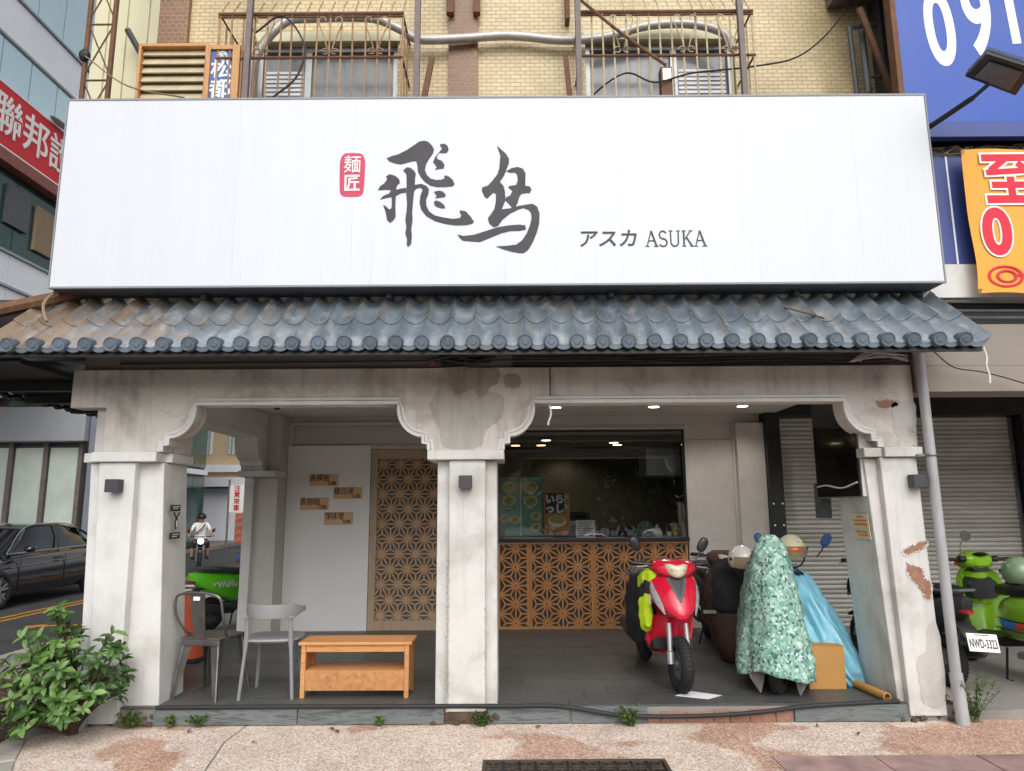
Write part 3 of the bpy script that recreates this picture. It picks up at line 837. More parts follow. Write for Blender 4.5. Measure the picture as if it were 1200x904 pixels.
# side arcade towards the street on the corner side
side = [(.5, 2.74), (.5, 2.40)] + [(2.95 - (b[0] + 2.81), b[1]) for b in A1L[::-1]] + [(3.02, 2.05), (3.02, 2.74)]
side[1] = (.5, 2.425)
MB().prism_x(side, -3.26, -2.99).build('side_beam', 'plaster_clean', shop, bevel=.006)
MB().box(-3.27, -2.82, 2.86, 3.3, 1.972, 2.048).build('capital', 'plaster_clean', shop, bevel=.006)
MB().box(-3.21, -3.10, 2.93, 3.3, .0, 1.97).build('pilaster', 'plaster_clean', shop, bevel=.006)
MB().box(-3.19, -2.84, 3.02, 3.44, .0, 1.971).box(-3.19, -2.84, 3.04, 3.44, 2.049, 2.748).build('rear_pier', 'inner_wall', shop, bevel=.006)
MB().box(-2.985, 3.3, .66, .86, 2.66, 2.748).build('inner_beam', 'inner_wall', shop)
MB().box(-.62, -.1, .87, 3.36, 2.64, 2.748).build('cross_beam', 'inner_wall', shop)
MB().box(-3.5, 3.3, .2, 3.5, 2.75, 2.85).build('ceiling', 'ceiling', shop)
# back wall
MB().box(-2.838, 3.16, 3.41, 3.5, 2.634, 2.749).build('back_wall', 'inner_wall', shop)
MB().box(-2.838, -.86, 3.43, 3.5, 2.385, 2.632).build('door_header', 'inner_wall', shop)
MB().box(-1.79, -.86, 3.385, 3.5, 2.335, 2.383).build('door_track', 'trim_grey', shop)
MB().box(-.86, -.21, 3.41, 3.5, .13, 2.632).build('back_wall', 'inner_wall', shop)
MB().box(-2.838, -2.79, 3.36, 3.428, .13, 2.68).box(-2.788, -.8, 3.36, 3.408, 2.636, 2.68).build('door_surround', 'trim_grey', shop, bevel=.003)
MB().box(-.205, 2.19, 3.385, 3.408, 2.565, 2.60).build('window_header', 'trim_grey', shop, bevel=.003)
MB().box(-.205, 2.185, 3.42, 3.5, 2.565, 2.632).build('back_wall', 'inner_wall', shop)
MB().box(2.19, 2.815, 3.40, 3.5, .13, 2.43).box(2.19, 2.815, 3.41, 3.5, 2.434, 2.632).build('wall_panel', 'trim_grey', shop, bevel=.003)
MB().box(2.82, 3.165, 3.28, 3.5, .13, 2.632).build('wall_pilaster', 'trim_grey', shop, bevel=.004)
MB().box(2.79, 2.818, 3.37, 3.44, .13, 2.632).build('wall_trim', 'inner_wall', shop)
# the dark kitchen behind the glass
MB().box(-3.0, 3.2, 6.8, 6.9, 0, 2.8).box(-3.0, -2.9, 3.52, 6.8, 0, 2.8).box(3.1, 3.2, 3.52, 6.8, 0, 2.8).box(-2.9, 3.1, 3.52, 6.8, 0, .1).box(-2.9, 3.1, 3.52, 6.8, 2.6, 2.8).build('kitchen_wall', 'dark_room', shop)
MB().box(-.2, 2.15, 3.7, 4.3, 2.3, 2.35).build('kitchen_shelf', 'dark_grey', shop)
MB().box(1.72, 2.17, 3.56, 4.1, 1.98, 2.34).build('kitchen_hood', 'steel', shop, bevel=.01)
MB().box(.4, 2.6, 5.6, 6.2, .1, 1.15).build('kitchen_counter', 'dark_grey', shop)
def lamp_light(t, watts, col, dz):
    ld = bpy.data.lights.new('lamp_light', 'SPOT')
    ld.energy = watts; ld.color = col; ld.spot_size = rad(150); ld.spot_blend = .6; ld.shadow_soft_size = .06
    lo = bpy.data.objects.new('lamp_light', ld); COL.objects.link(lo); lo.parent = t; lo.location = (0, 0, dz)
for x, y in ((.494, 4.747), (.455, 5.6), (.85, 6.4), (1.55, 5.2), (1.66, 5.6), (.05, 5.6)):
    t = thing('pendant_light', 'small warm lit ceiling lamp inside the dark kitchen', 'lamp', (x, y, 2.6), 0, 'kitchen ceiling lamps')
    MB().lathe([(.08, -.04), (.085, -.03), (.085, -.0)], 16).build('lamp_rim', 'black', t)
    MB().lathe([(.07, -.045), (.07, -.041)], 16).build('lamp_glow', 'amber_light', t)
    lamp_light(t, 11.0, (1, .85, .62), -.08)
# arcade downlights, lit
for x, w in ((.51, 'first'), (1.65, 'middle'), (2.68, 'last')):
    t = thing('downlight', {'first': 'lit round downlight in arcade ceiling nearest the centre pillar', 'middle': 'lit round downlight in arcade ceiling above the red scooter', 'last': 'lit round downlight in arcade ceiling by the black shutter frame'}[w], 'ceiling light', (x, 2.55, 2.75), 0, 'arcade downlights')
    MB().lathe([(.075, -.012), (.08, -.002)], 20).build('rim', 'white', t)
    MB().lathe([(.06, -.016), (.06, -.013)], 20).build('diffuser', 'white_light', t)
    lamp_light(t, 27.0, (1, .95, .87), -.03)

cd_ = thing('security_camera', 'small dark dome camera under the ceiling of the left arch', 'camera', (-2.62, 2.2, 2.75))
MB().lathe([(.05, -.03), (.055, -.01), (.055, 0)], 16).build('mount', 'white', cd_)
MB().ell((0, 0, -.03), (.04, .04, .04), 14, 8).build('dome', 'black_gloss', cd_, smooth=True)
# ------------------------------------------------------------ shop window and counter
win = thing('shop_window', 'wide dark shop window of tall glass panes above the lattice counter', 'window', (1.0, 3.4, 1.2))
fr = MB()
for x in (-.205, 2.16): fr.box(x - 1.0, x - .98, -.02, .03, .012, 1.36)
fr.box(-1.203, 1.18, -.02, .03, 1.34, 1.362)
fr.build('frame', 'black', win)
for k in range(4):
    a = -.183 + k * .585
    MB().box(a - 1.0, a - 1.0 + .581, .0, .008, .012, 1.338).build('pane', 'glass', win)
MB().box(-1.183, 1.158, .0, .03, 1.12, 1.15).build('transom', 'black', win)

counter = thing('counter', 'wooden star lattice counter front with navy top under the shop window', 'counter', (1.0, 3.4, .13))
MB().box(-1.205, 1.19, -.06, .3, 1.045, 1.085).build('counter_top', 'navy', counter, bevel=.004)
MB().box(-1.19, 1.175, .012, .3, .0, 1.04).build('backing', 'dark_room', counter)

def clip_seg(a, b, x0, x1, z0, z1):
    dx, dz = b[0] - a[0], b[1] - a[1]
    t0, t1 = 0.0, 1.0
    for p, q in ((-dx, a[0] - x0), (dx, x1 - a[0]), (-dz, a[1] - z0), (dz, z1 - a[1])):
        if abs(p) < 1e-9:
            if q < 0: return None
        else:
            r = q / p
            if p < 0: t0 = max(t0, r)
            else: t1 = min(t1, r)
    if t1 - t0 < .02: return None
    return (a[0] + dx * t0, a[1] + dz * t0), (a[0] + dx * t1, a[1] + dz * t1)

def asanoha(x0, x1, z0, z1, a, vertical, ox=0, oz=0, w=.019, d=.022, depth=0.0):
    """hemp-leaf lattice cut to a rectangle; strips of real thickness"""
    mb = MB()
    h = a * math.sqrt(3) / 2
    def P(i, j):
        u, v = (i + .5 * (j % 2)) * a, j * h
        return (ox + v, oz + u) if vertical else (ox + u, oz + v)
    segs, hubs = set(), []
    R = range(-3, 22)
    for j in R:
        for i in R:
            p = P(i, j)
            if x0 - .01 < p[0] < x1 + .01 and z0 - .01 < p[1] < z1 + .01: hubs.append(p)
            r = P(i + 1, j)
            up = P(i + (j % 2), j + 1); upl = P(i - 1 + (j % 2), j + 1)
            for q, c in ((r, 0), (up, 1), (upl, 2)): segs.add((p, q, c))
            for tri in ((p, r, up), (p, up, upl)):
                c = (sum(t[0] for t in tri) / 3, sum(t[1] for t in tri) / 3)
                for k, t in enumerate(tri): segs.add((t, c, 3 + k))
    for p, q, c in segs:
        s = clip_seg(p, q, x0, x1, z0, z1)
        if not s: continue
        (ax, az), (bx, bz) = s
        L = math.hypot(bx - ax, bz - az); nx, nz = -(bz - az) / L * w / 2, (bx - ax) / L * w / 2
        f = depth + c * .0006
        mb.prism_y([(ax + nx, az + nz), (ax - nx, az - nz), (bx - nx, bz - nz), (bx + nx, bz + nz)], f, f + d)
    hub = MB()
    for x, z in hubs:
        if x0 + .02 < x < x1 - .02 and z0 + .02 < z < z1 - .02:
            for k in range(8):
                t0, t1 = 2 * PI * k / 8, 2 * PI * (k + 1) / 8
                for ra, rb_ in ((.010, .024),):
                    mb.prism_y([(x + ra * math.cos(t0), z + ra * math.sin(t0)), (x + rb_ * math.cos(t0), z + rb_ * math.sin(t0)), (x + rb_ * math.cos(t1), z + rb_ * math.sin(t1)), (x + ra * math.cos(t1), z + ra * math.sin(t1))], depth - .0012, depth + .01)
            hub.prism_y([(x + .0095 * math.cos(2 * PI * k / 8), z + .0095 * math.sin(2 * PI * k / 8)) for k in range(8)], depth - .0018, depth + .004)
    return mb, hub
for k, (a, b) in enumerate(((-1.19, -.80), (-.797, -.01), (-.007, .75), (.753, 1.17))):
    f = MB().box(a, a + .03, -.014, .01, .0, 1.04).box(b - .03, b, -.014, .01, .0, 1.04).box(a + .03, b - .03, -.014, .01, .0, .03).box(a + .03, b - .03, -.014, .01, 1.01, 1.04).build('panel_frame', 'lattice', counter, bevel=.002)
    mb, hub = asanoha(a + .03, b - .03, .03, 1.01, .222, True, -1.19 + .22, .07, depth=-.012)
    lt = mb.build('lattice_panel', 'lattice', f)
    lt['kind'] = 'stuff'
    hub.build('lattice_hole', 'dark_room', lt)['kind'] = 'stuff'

# sliding door with lattice, grey sliding panel
door = thing('lattice_door', 'pale wooden sliding door with star lattice beside grey wall panel', 'door', (-1.33, 3.4, .09))
MB().box(-.455, -.37, -.03, .02, 0, 2.24).box(.39, .47, -.03, .02, 0, 2.24).box(-.37, .39, -.03, .02, 2.12, 2.24).box(-.37, .39, -.03, .02, 0, .155).build('frame', 'door_wood', door, bevel=.004)
mb, hub = asanoha(-.37, .39, .155, 2.12, .212, False, -.30, .21, depth=-.02)
lt = mb.build('lattice_panel', 'lattice_pale', door); lt['kind'] = 'stuff'
MB().box(-.37, .39, .008, .014, .155, 2.12).build('pane', 'door_pane', door)
pan = MB().box(-2.835 + 2.3, -1.789 + 2.3, -.02, .02, 0, 2.29).build('sliding_panel', 'inner_panel', bevel=.003)
pan.location = (-2.3, 3.37, .09)
tag(pan, 'large flat pale grey sliding panel holding four wooden plaques', 'panel')
for (x0, z1, x1, z0), body, lab in (((-2.555, 2.025, -2.183, 1.873), '香檸柚', 'small wooden menu plaque highest on the grey panel'),
        ((-2.247, 1.862, -1.876, 1.711), '雞白湯', 'small wooden menu plaque nearest the lattice door, second from top'),
        ((-2.661, 1.737, -2.29, 1.576), '香柚柚', 'small wooden menu plaque furthest from the door, third from top'),
        ((-2.353, 1.556, -1.985, 1.396), '辣味噌', 'small wooden menu plaque lowest on the grey panel')):
    cx, cz = (x0 + x1) / 2, (z0 + z1) / 2
    t = thing('menu_plaque', lab, 'plaque', (cx, 3.35, cz), 0, 'wooden menu plaques on the grey panel')
    MB().box(-(x1 - x0) / 2 * .95, (x1 - x0) / 2 * .95, -.018, -.001, -(z1 - z0) / 2 * .93, (z1 - z0) / 2 * .93).build('board', 'plaque', t, bevel=.003)
    text_obj('brush_lettering', body, .098, (-.055, -.0195, .02), FRONT, 'black', t, .0004, .001, .85, shear=.12)
    text_obj('small_lettering', '拉麵', .05, (.105, -.0195, -.043), FRONT, 'black', t, .0003, .001)

# posters and notices behind the glass
mp = thing('menu_poster', 'tall green menu poster of noodle bowls inside the shop window', 'poster', (.09, 3.43, 1.6))
MB().box(-.255, .27, 0, .01, -.36, .37).build('sheet', 'green_poster', mp)
MB().box(.005, .016, -.004, -.001, -.36, .37).build('seam', 'white', mp)
for x, z, s in ((-.14, .25, .085), (.135, .25, .09), (-.14, .08, .085), (.135, .07, .088), (-.19, -.14, .062), (-.06, -.16, .062), (.2, -.11, .065), (.2, -.25, .06)):
    b = MB().lathe([(s, -.003), (s, -.0015)], 20, axis='Y').build('bowl_picture', 'bowl_white', mp); b.location = (x, 0, z); b.scale = (1, 1, .78)
    c = MB().lathe([(s * .84, -.005), (s * .84, -.0032)], 18, axis='Y').build('noodle_picture', 'bowl', b)
    g = MB().ell((s * .15, -.006, s * .2), (s * .4, .001, s * .35), 10, 4).ell((-s * .3, -.006, -s * .2), (s * .3, .001, s * .2), 10, 4).build('garnish_picture', 'garnish', b)
for x, z in ((-.14, .165), (.13, .165), (-.14, -.015), (.13, -.015)):
    MB().box(x - .035, x + .03, -.003, -.001, z - .007, z + .007).build('caption', 'white', mp)
ip = thing('welcome_poster', 'orange poster with big white Japanese brush lettering inside the shop window', 'poster', (.56, 3.44, 1.52))
MB().box(-.16, .16, 0, .01, -.265, .262).build('sheet', 'poster_orange', ip)
MB().box(-.15, .09, -.003, -.001, .0, .25).build('dark_field', 'black', ip)
text_obj('brush_lettering', 'いら\nっし', .12, (-.03, -.005, .11), FRONT, 'white', ip, .008, .001)
text_obj('small_lettering', '拉\n麵\n店', .065, (.12, -.005, .14), FRONT, 'white', ip, .002, .001)
MB().ell((-.0, -.004, -.1), (.12, .003, .075), 18, 6).build('bowl_picture', 'bowl_white', ip)
MB().ell((.0, -.007, -.08), (.1, .003, .05), 18, 6).build('noodle_picture', 'bowl', ip)
nb = thing('notice_board', 'white printed notice sheet standing on the counter behind glass', 'notice', (.91, 3.44, 1.33))
MB().box(-.12, .12, 0, .012, -.115, .1).build('sheet', 'paper', nb)
ln = MB()
for k in range(7): ln.box(-.1, .1 - .03 * (k % 3), -.003, -.001, .075 - k * .027, .083 - k * .027)
ln.build('printed_line', 'plastic_grey', nb)['kind'] = 'stuff'
MB().box(-.14, -.13, .03, .035, 0, .2)
# things along the counter inside
reg = thing('ticket_machine', 'grey metal device with sloping top inside window behind posters', 'machine', (.72, 3.75, 1.22))
MB().prism_x([(-.1, 0), (.12, 0), (.12, .32), (.02, .32), (-.1, .2)], -.2, .28).build('body', 'steel', reg, bevel=.008)
MB().box(-.15, .22, -.06, -.05, .21, .26).build('screen', 'black_gloss', reg)
for i, x in enumerate((1.14, 1.2, 1.26, 1.32, 1.38)):
    g = thing('drinking_glass', 'clear upturned glass in a row on the counter inside', 'glass', (x, 3.55, 1.217), 0, 'glasses in a row on the counter')
    MB().lathe([(.026, 0), (.03, .10), (.027, .10), (.024, .006)], 14).build('tumbler', 'glass', g, smooth=True)
pot = thing('soy_pot', 'white lidded china pot on the counter behind the glass', 'pot', (1.83, 3.55, 1.217))
MB().lathe([(.035, 0), (.06, .02), (.068, .06), (.05, .1), (.03, .105)], 18).build('body', 'white', pot, smooth=True)
MB().lathe([(.03, .106), (.035, .112), (.012, .13), (.015, .145), (.006, .155)], 14).build('lid', 'white', pot, smooth=True)
for x, c, lab in ((1.98, 'white', 'white small cup on the counter beside the china pot'), (2.06, 'plaque', 'brown sauce jar on the counter near the window edge')):
    j = thing('jar', lab, 'jar', (x, 3.55, 1.217))
    MB().lathe([(.022, 0), (.027, .01), (.027, .05), (.018, .06)], 14).build('body', c, j, smooth=True)
    MB().lathe([(.019, .061), (.019, .075)], 14).build('lid', 'plastic_grey', j)
bb = thing('cloth_bundle', 'dark bundle lying on the counter behind the glass', 'bundle', (1.5, 3.6, 1.217))
MB().ell((0, 0, .07), (.16, .08, .08), 18, 9).ell((.18, .02, .04), (.12, .07, .05), 14, 8).build('cloth', 'black_cloth', bb, smooth=True)

# ------------------------------------------------------------ neighbour's ground floor: black frame and roller shutters
nb_b = thing('neighbour_shop', 'black framed shop front with roller shutters beside the white arcade', 'building', (0, 0, 0))
MB().box(3.168, 3.345, 3.2, 3.6, .07, 2.9).build('black_column', 'black', nb_b, bevel=.006)
MB().box(4.62, 4.8, 3.25, 3.6, .07, 2.7).build('black_column', 'black', nb_b, bevel=.006)
MB().box(6.38, 6.85, 3.2, 3.6, .07, 2.7).build('black_column', 'black', nb_b, bevel=.006)
MB().box(3.346, 12, 3.25, 3.6, 2.705, 3.0).build('black_header', 'black', nb_b, bevel=.006)
MB().box(6.86, 12, 3.4, 3.6, .07, 2.7).build('wall', 'dark_grey', nb_b)
MB().box(3.25, 12, .3, 3.6, 2.98, 3.08).build('ceiling', 'ceiling', nb_b)
for x in (3.2, 3.31):
    for z in (1.62, 1.36, 1.05): MB().lathe([(.012, -.008), (.012, 0)], 10, axis='Y').build('bolt', 'white', nb_b).location = (x, 3.198, z)
def shutter(x0, x1, label, zt=2.69):
    t = thing('roller_shutter', label, 'shutter', ((x0 + x1) / 2, 3.4, .07), 0, 'grey roller shutters of the neighbour')
    w = (x1 - x0) / 2
    p = [(0, 0), (-.012, .006), (-.016, .026), (-.012, .046), (0, .054), (.004, .054), (.004, 0)]
    me = MB().prism_x(p, -w + .05, w - .05).mesh('slat', 'shutter')
    n = int((zt - .07) / .056)
    for k in range(n):
        s = link('slat', me, t); s.location = (0, random.uniform(-.001, .001), .06 + k * .056)
    MB().box(-w + .05, w - .05, -.014, .014, 0, .056).build('bottom_rail', 'alu', t)
    for a in (-w, w - .048): MB().box(a, a + .048, -.03, .03, 0, zt - .07).build('guide_rail', 'steel', t, bevel=.003)
    MB().box(-w, w, .02, .2, 0, zt - .06).build('backing', 'dark_grey', t)
shutter(3.36, 4.61, 'grey roller shutter seen past the covered scooters inside the arcade')
shutter(4.81, 6.37, 'grey roller shutter behind the green scooter and drain pipe')
MB().box(3.26, 12, -.02, .3, 2.49, 2.70).box(3.26, 12, .0, .3, 2.704, 3.05).build('fascia', 'fascia', nb_b, bevel=.004)
# loose wire looping across the fascia
def cable(name, pts, r, mat, label, cat='cable', n=6, parent=None):
    o = MB().tube(smooth_path(pts, 6), r, n).build(name, mat, parent, smooth=True)
    if label: tag(o, label, cat)
    return o
cable('hanging_wire', [(3.35, -.10, 2.82), (3.5, -.12, 2.67), (3.72, -.12, 2.63), (4.0, -.12, 2.55), (4.4, -.12, 2.40), (4.8, -.12, 2.2)], .005, 'cable', 'thin dark wire sagging across the beige fascia beside the canopy end')
cable('knotted_string', [(3.60, -.35, 2.78), (3.615, -.35, 2.70), (3.605, -.35, 2.64), (3.62, -.35, 2.56), (3.615, -.35, 2.5)], .006, 'white', 'white string dangling below the end of the tiled canopy', 'string')
# ------------------------------------------------------------ tiled canopy
SL = rad(38.5)
canopy = thing('tiled_canopy', 'blue grey tiled canopy running along under the white signboard', 'canopy', (0, 0, 0))
UP = Vector((0, math.cos(SL), math.sin(SL))); NR = Vector((0, -math.sin(SL), math.cos(SL)))
E0 = Vector((0, -.65, 2.745))
TW = .1855
RH = .062
TX = [-1, -.93, -.82, -.66, -.45, -.2, 0, .2, .45, .66, .82, .93, 1]
def tile_mesh(L, lip):
    N = 12
    fs = []
    def row(y, z0): return [(.5 * TX[k] * (TW - .001), y, RH * abs(TX[k]) ** 2.1 + z0) for k in range(N + 1)]
    a, b, c, d = row(0, .0095), row(L, .0), row(0, .004), row(L, -.008)
    vs = a + b + c + d; n = N + 1
    for k in range(N):
        fs += [(k, k + 1, n + k + 1, n + k), (2 * n + k, 3 * n + k, 3 * n + k + 1, 2 * n + k + 1), (k, 2 * n + k, 2 * n + k + 1, k + 1), (n + k, n + k + 1, 3 * n + k + 1, 3 * n + k)]
    fs += [(0, n, 3 * n, 2 * n), (N, 2 * n + N, 3 * n + N, n + N)]
    mb = MB().add(vs, fs)
    return mb.mesh('roof_tile', 'roof_tile', smooth=50)
tm = tile_mesh(.43, 0)
NC = 39
for k in range(NC):
    xc = 3.25 - TW * k + TW / 2
    for r in range(3):
        t = link('roof_tile', tm, canopy)
        p = E0 + UP * (.39 * r - .01) 
        t.location = (xc, p.y, p.z); t.rotation_euler = (SL, 0, random.uniform(-.003, .003))
# scalloped eave lip
cap = MB().lathe([(.022, -.026), (.026, -.021), (.044, -.021), (.049, -.026), (.054, -.018), (.052, .05), (.04, .12)], 20, axis='Y').mesh('eave_cap', 'roof_cap', smooth=35)
lip = MB()
prof = [(.5 * q * TW, RH * abs(q) ** 2.1) for q in TX]
lip.prism_y(prof + [(x, z - .03) for x, z in prof[::-1]], -.012, .004)
lipm = lip.mesh('eave_lip', 'roof_cap')
for k in range(NC):
    x = 3.25 - TW * k
    c = link('eave_cap', cap, canopy); c.location = (x, -.672, 2.768); c.rotation_euler = (random.uniform(-.05, .05) + .12, 0, random.uniform(-.05, .05))
    l = link('eave_lip', lipm, canopy); l.location = (x + TW / 2, -.652, 2.742)
MB().box(-4.2, 3.40, -.63, -.60, 2.69, 2.728).build('eave_board', 'black', canopy)
MB().hexa([(-4.2, -.60, 2.69), (3.38, -.60, 2.69), (3.38, .02, 3.18), (-4.2, .02, 3.18), (-4.2, -.60, 2.71), (3.38, -.60, 2.71), (3.38, .02, 3.2), (-4.2, .02, 3.2)]).build('soffit', 'black', canopy)
MB().box(-3.5, 3.24, .06, .3, 2.724, 2.86).build('fascia_board', 'fascia', canopy)
MB().box(-4.5, 3.24, .3, .34, 2.86, 3.4).build('backing_board', 'dark_grey', canopy)
# side eave round the street corner: rafters and the hip ridge
MB().hexa([(-4.6, -.55, 2.66), (-3.6, -.55, 2.66), (-3.6, 3.2, 2.66), (-4.6, 3.2, 2.66), (-4.6, -.55, 2.70), (-3.6, -.55, 2.70), (-3.6, 3.2, 2.70), (-4.6, 3.2, 2.70)]).build('side_soffit', 'black', canopy)
for yy in (.2, .9, 1.6, 2.3, 3.0): MB().box(-4.55, -3.6, yy, yy + .06, 2.58, 2.655).build('rafter', 'black', canopy)
edge = MB()
N = 60
prof = [(-.5 + 3.7 * k / N, .03 * abs(math.sin(PI * k / 3))) for k in range(N + 1)]
edge.prism_x([(y, 2.64 + z) for y, z in prof] + [(y, 2.61 + z) for y, z in prof[::-1]], -4.66, -4.6)
edge.build('side_eave_edge', 'black', canopy)
hip = MB().tube([(-3.55, -.03, 3.36), (-3.68, -.12, 3.28), (-4.6, -.62, 2.86)], [.05, .055, .06], 8).build('hip_ridge', 'rust', canopy, smooth=True)
# cables under the canopy and a bundle over the centre pillar
for k in range(5):
    z = 2.735 + .018 * k
    cable('eave_cable', [(-3.2 if k == 2 else .0, .045 - .004 * k, z), (.6, .03, z + random.uniform(-.02, .02)), (1.4, .04, z + random.uniform(-.02, .02)), (2.2, .03, z + random.uniform(-.02, .03)), (2.9, .03, z + random.uniform(-.02, .02)), (3.2, .0, z + .03)], .007, 'cable',
          ('lowest black cable lying on top of the arch beam', 'second cable up of those strung over the arch beam', 'long black cable under the eave reaching across both arches', 'fourth cable up of those strung over the arch beam', 'topmost black cable strung close under the eave tiles')[k])
bun = thing('cable_bundle', 'tangle of black cables and boxes above the centre pillar', 'cables', (-.37, .0, 2.74))
MB().box(-.2, -.02, .0, .05, .0, .1).box(.02, .2, -.01, .05, .02, .1).build('junction_box', 'black', bun, bevel=.006)
mbx = MB()
for k in range(10):
    mbx.tube(smooth_path([(-.25 + random.uniform(-.05, .05), -.02, random.uniform(.02, .1)), (-.1, -.03 - random.uniform(0, .03), random.uniform(.0, .1)), (.08, -.03, random.uniform(.0, .1)), (.24, -.01, random.uniform(.03, .11))], 5), .006, 5)
mbx.build('loose_cable', 'cable', bun)
MB().box(-.3, -.25, -.01, .03, .0, .03).build('connector', 'brick_pink', bun)
cl = MB()
for k in range(7):
    cl.tube(smooth_path([(2.72 + random.uniform(0, .1), -.02, 2.74), (2.85, -.04, 2.76 + random.uniform(0, .06)), (3.0, -.04, 2.77 + random.uniform(0, .06)), (3.2, -.02, 2.74 + random.uniform(0, .06))], 5), .006, 5)
tag(cl.build('cable_tangle', 'alu'), 'grey and white cables tangled beside the top of the drain pipe', 'cables')
cable('ceiling_wire', [(.30, -.01, 2.40), (.31, -.015, 2.33), (.29, -.02, 2.27), (.285, -.02, 2.24)], .008, 'white', 'short white wire hanging from the arch beside the centre pillar', 'wire')
MB().box(.305, .313, .012, .019, 2.43, 2.72).build('beam_joint', 'black', shop)
# roof debris and the pale cable at the sign corner
cable('corner_cable', [(-3.62, -.2, 3.32), (-3.63, -.28, 3.24), (-3.62, -.34, 3.16), (-3.55, -.42, 3.06), (-3.5, -.46, 3.0)], .012, 'tan', 'pale loose cable dropping from the signboard corner onto the tiles')
cable('fallen_twig', [(2.12, -.30, 3.12), (2.2, -.34, 3.08), (2.27, -.37, 3.05), (2.36, -.44, 2.99)], .008, 'rust', 'brown dry twig lying on the canopy tiles', 'twig')

# ------------------------------------------------------------ signboard
sg = thing('signboard', 'long white shop signboard with grey brush characters above the canopy', 'sign', (-.11, -.1, 4.13))
sx0, sx1, sz0, sz1 = -3.645, 3.42, 3.32, 4.935
MB().box(sx0 + .11, sx1 + .11, -.15, .12, sz0 - 4.13, sz1 - 4.13).build('cabinet', 'sign_under', sg, bevel=.006)
fr = MB()
b = .011
fr.box(sx0 + .108, sx1 + .112, -.178, -.152, sz1 - 4.13 - b, sz1 - 4.13 + .004).box(sx0 + .108, sx1 + .112, -.178, -.152, sz0 - 4.13 - .004, sz0 - 4.13 + b)
fr.box(sx0 + .108, sx0 + .108 + b, -.178, -.152, sz0 - 4.13 + b, sz1 - 4.13 - b).box(sx1 + .112 - b, sx1 + .112, -.178, -.152, sz0 - 4.13 + b, sz1 - 4.13 - b)
fr.build('frame', 'sign_frame', sg)
face = MB()
xs = [sx0 + .11 + b, -2.1, -1.16, .06, 1.0, 1.96, 2.9, sx1 + .11 - b]
for a, c in zip(xs[:-1], xs[1:]):
    MB().box(a, c - .0007, -.1725, -.1525, sz0 - 4.13 + b, sz1 - 4.13 - b).build('face_panel', 'sign_white', sg)
def ink(name, polys, mat='ink', y=-.1745):
    mb = MB()
    for i, p in enumerate(polys):
        mb.prism_y([(x + .11, z - 4.13) for x, z in p], y - .0006 * i, y + .0015)
    return mb.build(name, mat, sg)
ink('brush_character', INK_FLY)
ink('brush_character', INK_BIRD)
seal = []
for k in range(24):
    a = 2 * PI * k / 24
    f = lambda v: math.copysign(abs(v) ** .42, v)
    seal.append((-1.281 + .102 * f(math.cos(a)) * (1 + .02 * math.sin(5 * a)), 4.255 + .19 * f(math.sin(a))))
ink('seal', [seal], 'seal_red')
text_obj('seal_lettering', '麺', .16, (-1.281 + .11, -.1765, 4.335 - 4.13), FRONT, 'white', sg, .0006, .001, .9)
text_obj('seal_lettering', '匠', .155, (-1.281 + .11, -.1765, 4.175 - 4.13), FRONT, 'white', sg, .0025, .001, .9)
text_obj('kana_lettering', 'アスカ', .162, (.765 + .11, -.1755, 3.69 - 4.13), FRONT, 'ink', sg, .002, .001, 1.0, shear=.15)
def stroke(mb, pts, w):
    for a, b2 in zip(pts[:-1], pts[1:]):
        d = Vector((b2[0] - a[0], b2[1] - a[1])); L = d.length; d /= L
        n = Vector((-d.y, d.x)) * w / 2; e = d * (w * .18)
        mb.prism_y([(a[0] - e.x + n.x, a[1] - e.y + n.y), (a[0] - e.x - n.x, a[1] - e.y - n.y), (b2[0] + e.x - n.x, b2[1] + e.y - n.y), (b2[0] + e.x + n.x, b2[1] + e.y + n.y)], -.1755 - .0001 * (len(mb.v) % 11), -.1738)
def serif_letters():
    H = .128; z0 = 3.632 - 4.13; x = 1.072 + .11
    th, tk = .009, .014
    def arc(cx, cz, rx, rz, a0, a1, n=9): return [(cx + rx * math.cos(rad(a0 + (a1 - a0) * k / n)), cz + rz * math.sin(rad(a0 + (a1 - a0) * k / n))) for k in range(n + 1)]
    for ch, w in (('A', .102), ('S', .082), ('U', .104), ('K', .098), ('A', .102)):
        mb = MB()
        if ch == 'A':
            stroke(mb, [(x + .008, z0), (x + w / 2 - .008, z0 + H)], th); stroke(mb, [(x + w - .018, z0), (x + w / 2 - .008, z0 + H)], tk)
            stroke(mb, [(x + .024, z0 + H * .36), (x + w - .034, z0 + H * .36)], th)
            stroke(mb, [(x - .006, z0), (x + .024, z0)], .007); stroke(mb, [(x + w - .038, z0), (x + w - .002, z0)], .007)
        elif ch == 'S':
            stroke(mb, arc(x + .034, z0 + H * .74, .028, H * .25, 30, 270) + arc(x + .034, z0 + H * .245, .031, H * .25, 90, -150), .012)
        elif ch == 'U':
            stroke(mb, [(x + .014, z0 + H), (x + .014, z0 + .04)] + arc(x + .044, z0 + .036, .03, .036, 180, 360) + [(x + .074, z0 + H)], .011)
            stroke(mb, [(x, z0 + H), (x + .029, z0 + H)], .007); stroke(mb, [(x + .06, z0 + H), (x + .088, z0 + H)], .007)
        else:
            stroke(mb, [(x + .014, z0), (x + .014, z0 + H)], tk); stroke(mb, [(x + .018, z0 + H * .42), (x + .07, z0 + H)], th); stroke(mb, [(x + .034, z0 + H * .58), (x + .078, z0)], tk)
            stroke(mb, [(x, z0), (x + .03, z0)], .007); stroke(mb, [(x, z0 + H), (x + .03, z0 + H)], .007); stroke(mb, [(x + .056, z0 + H), (x + .086, z0 + H)], .007); stroke(mb, [(x + .064, z0), (x + .092, z0)], .007)
        mb.build('latin_letter', 'ink', sg)
        x += w
serif_letters()
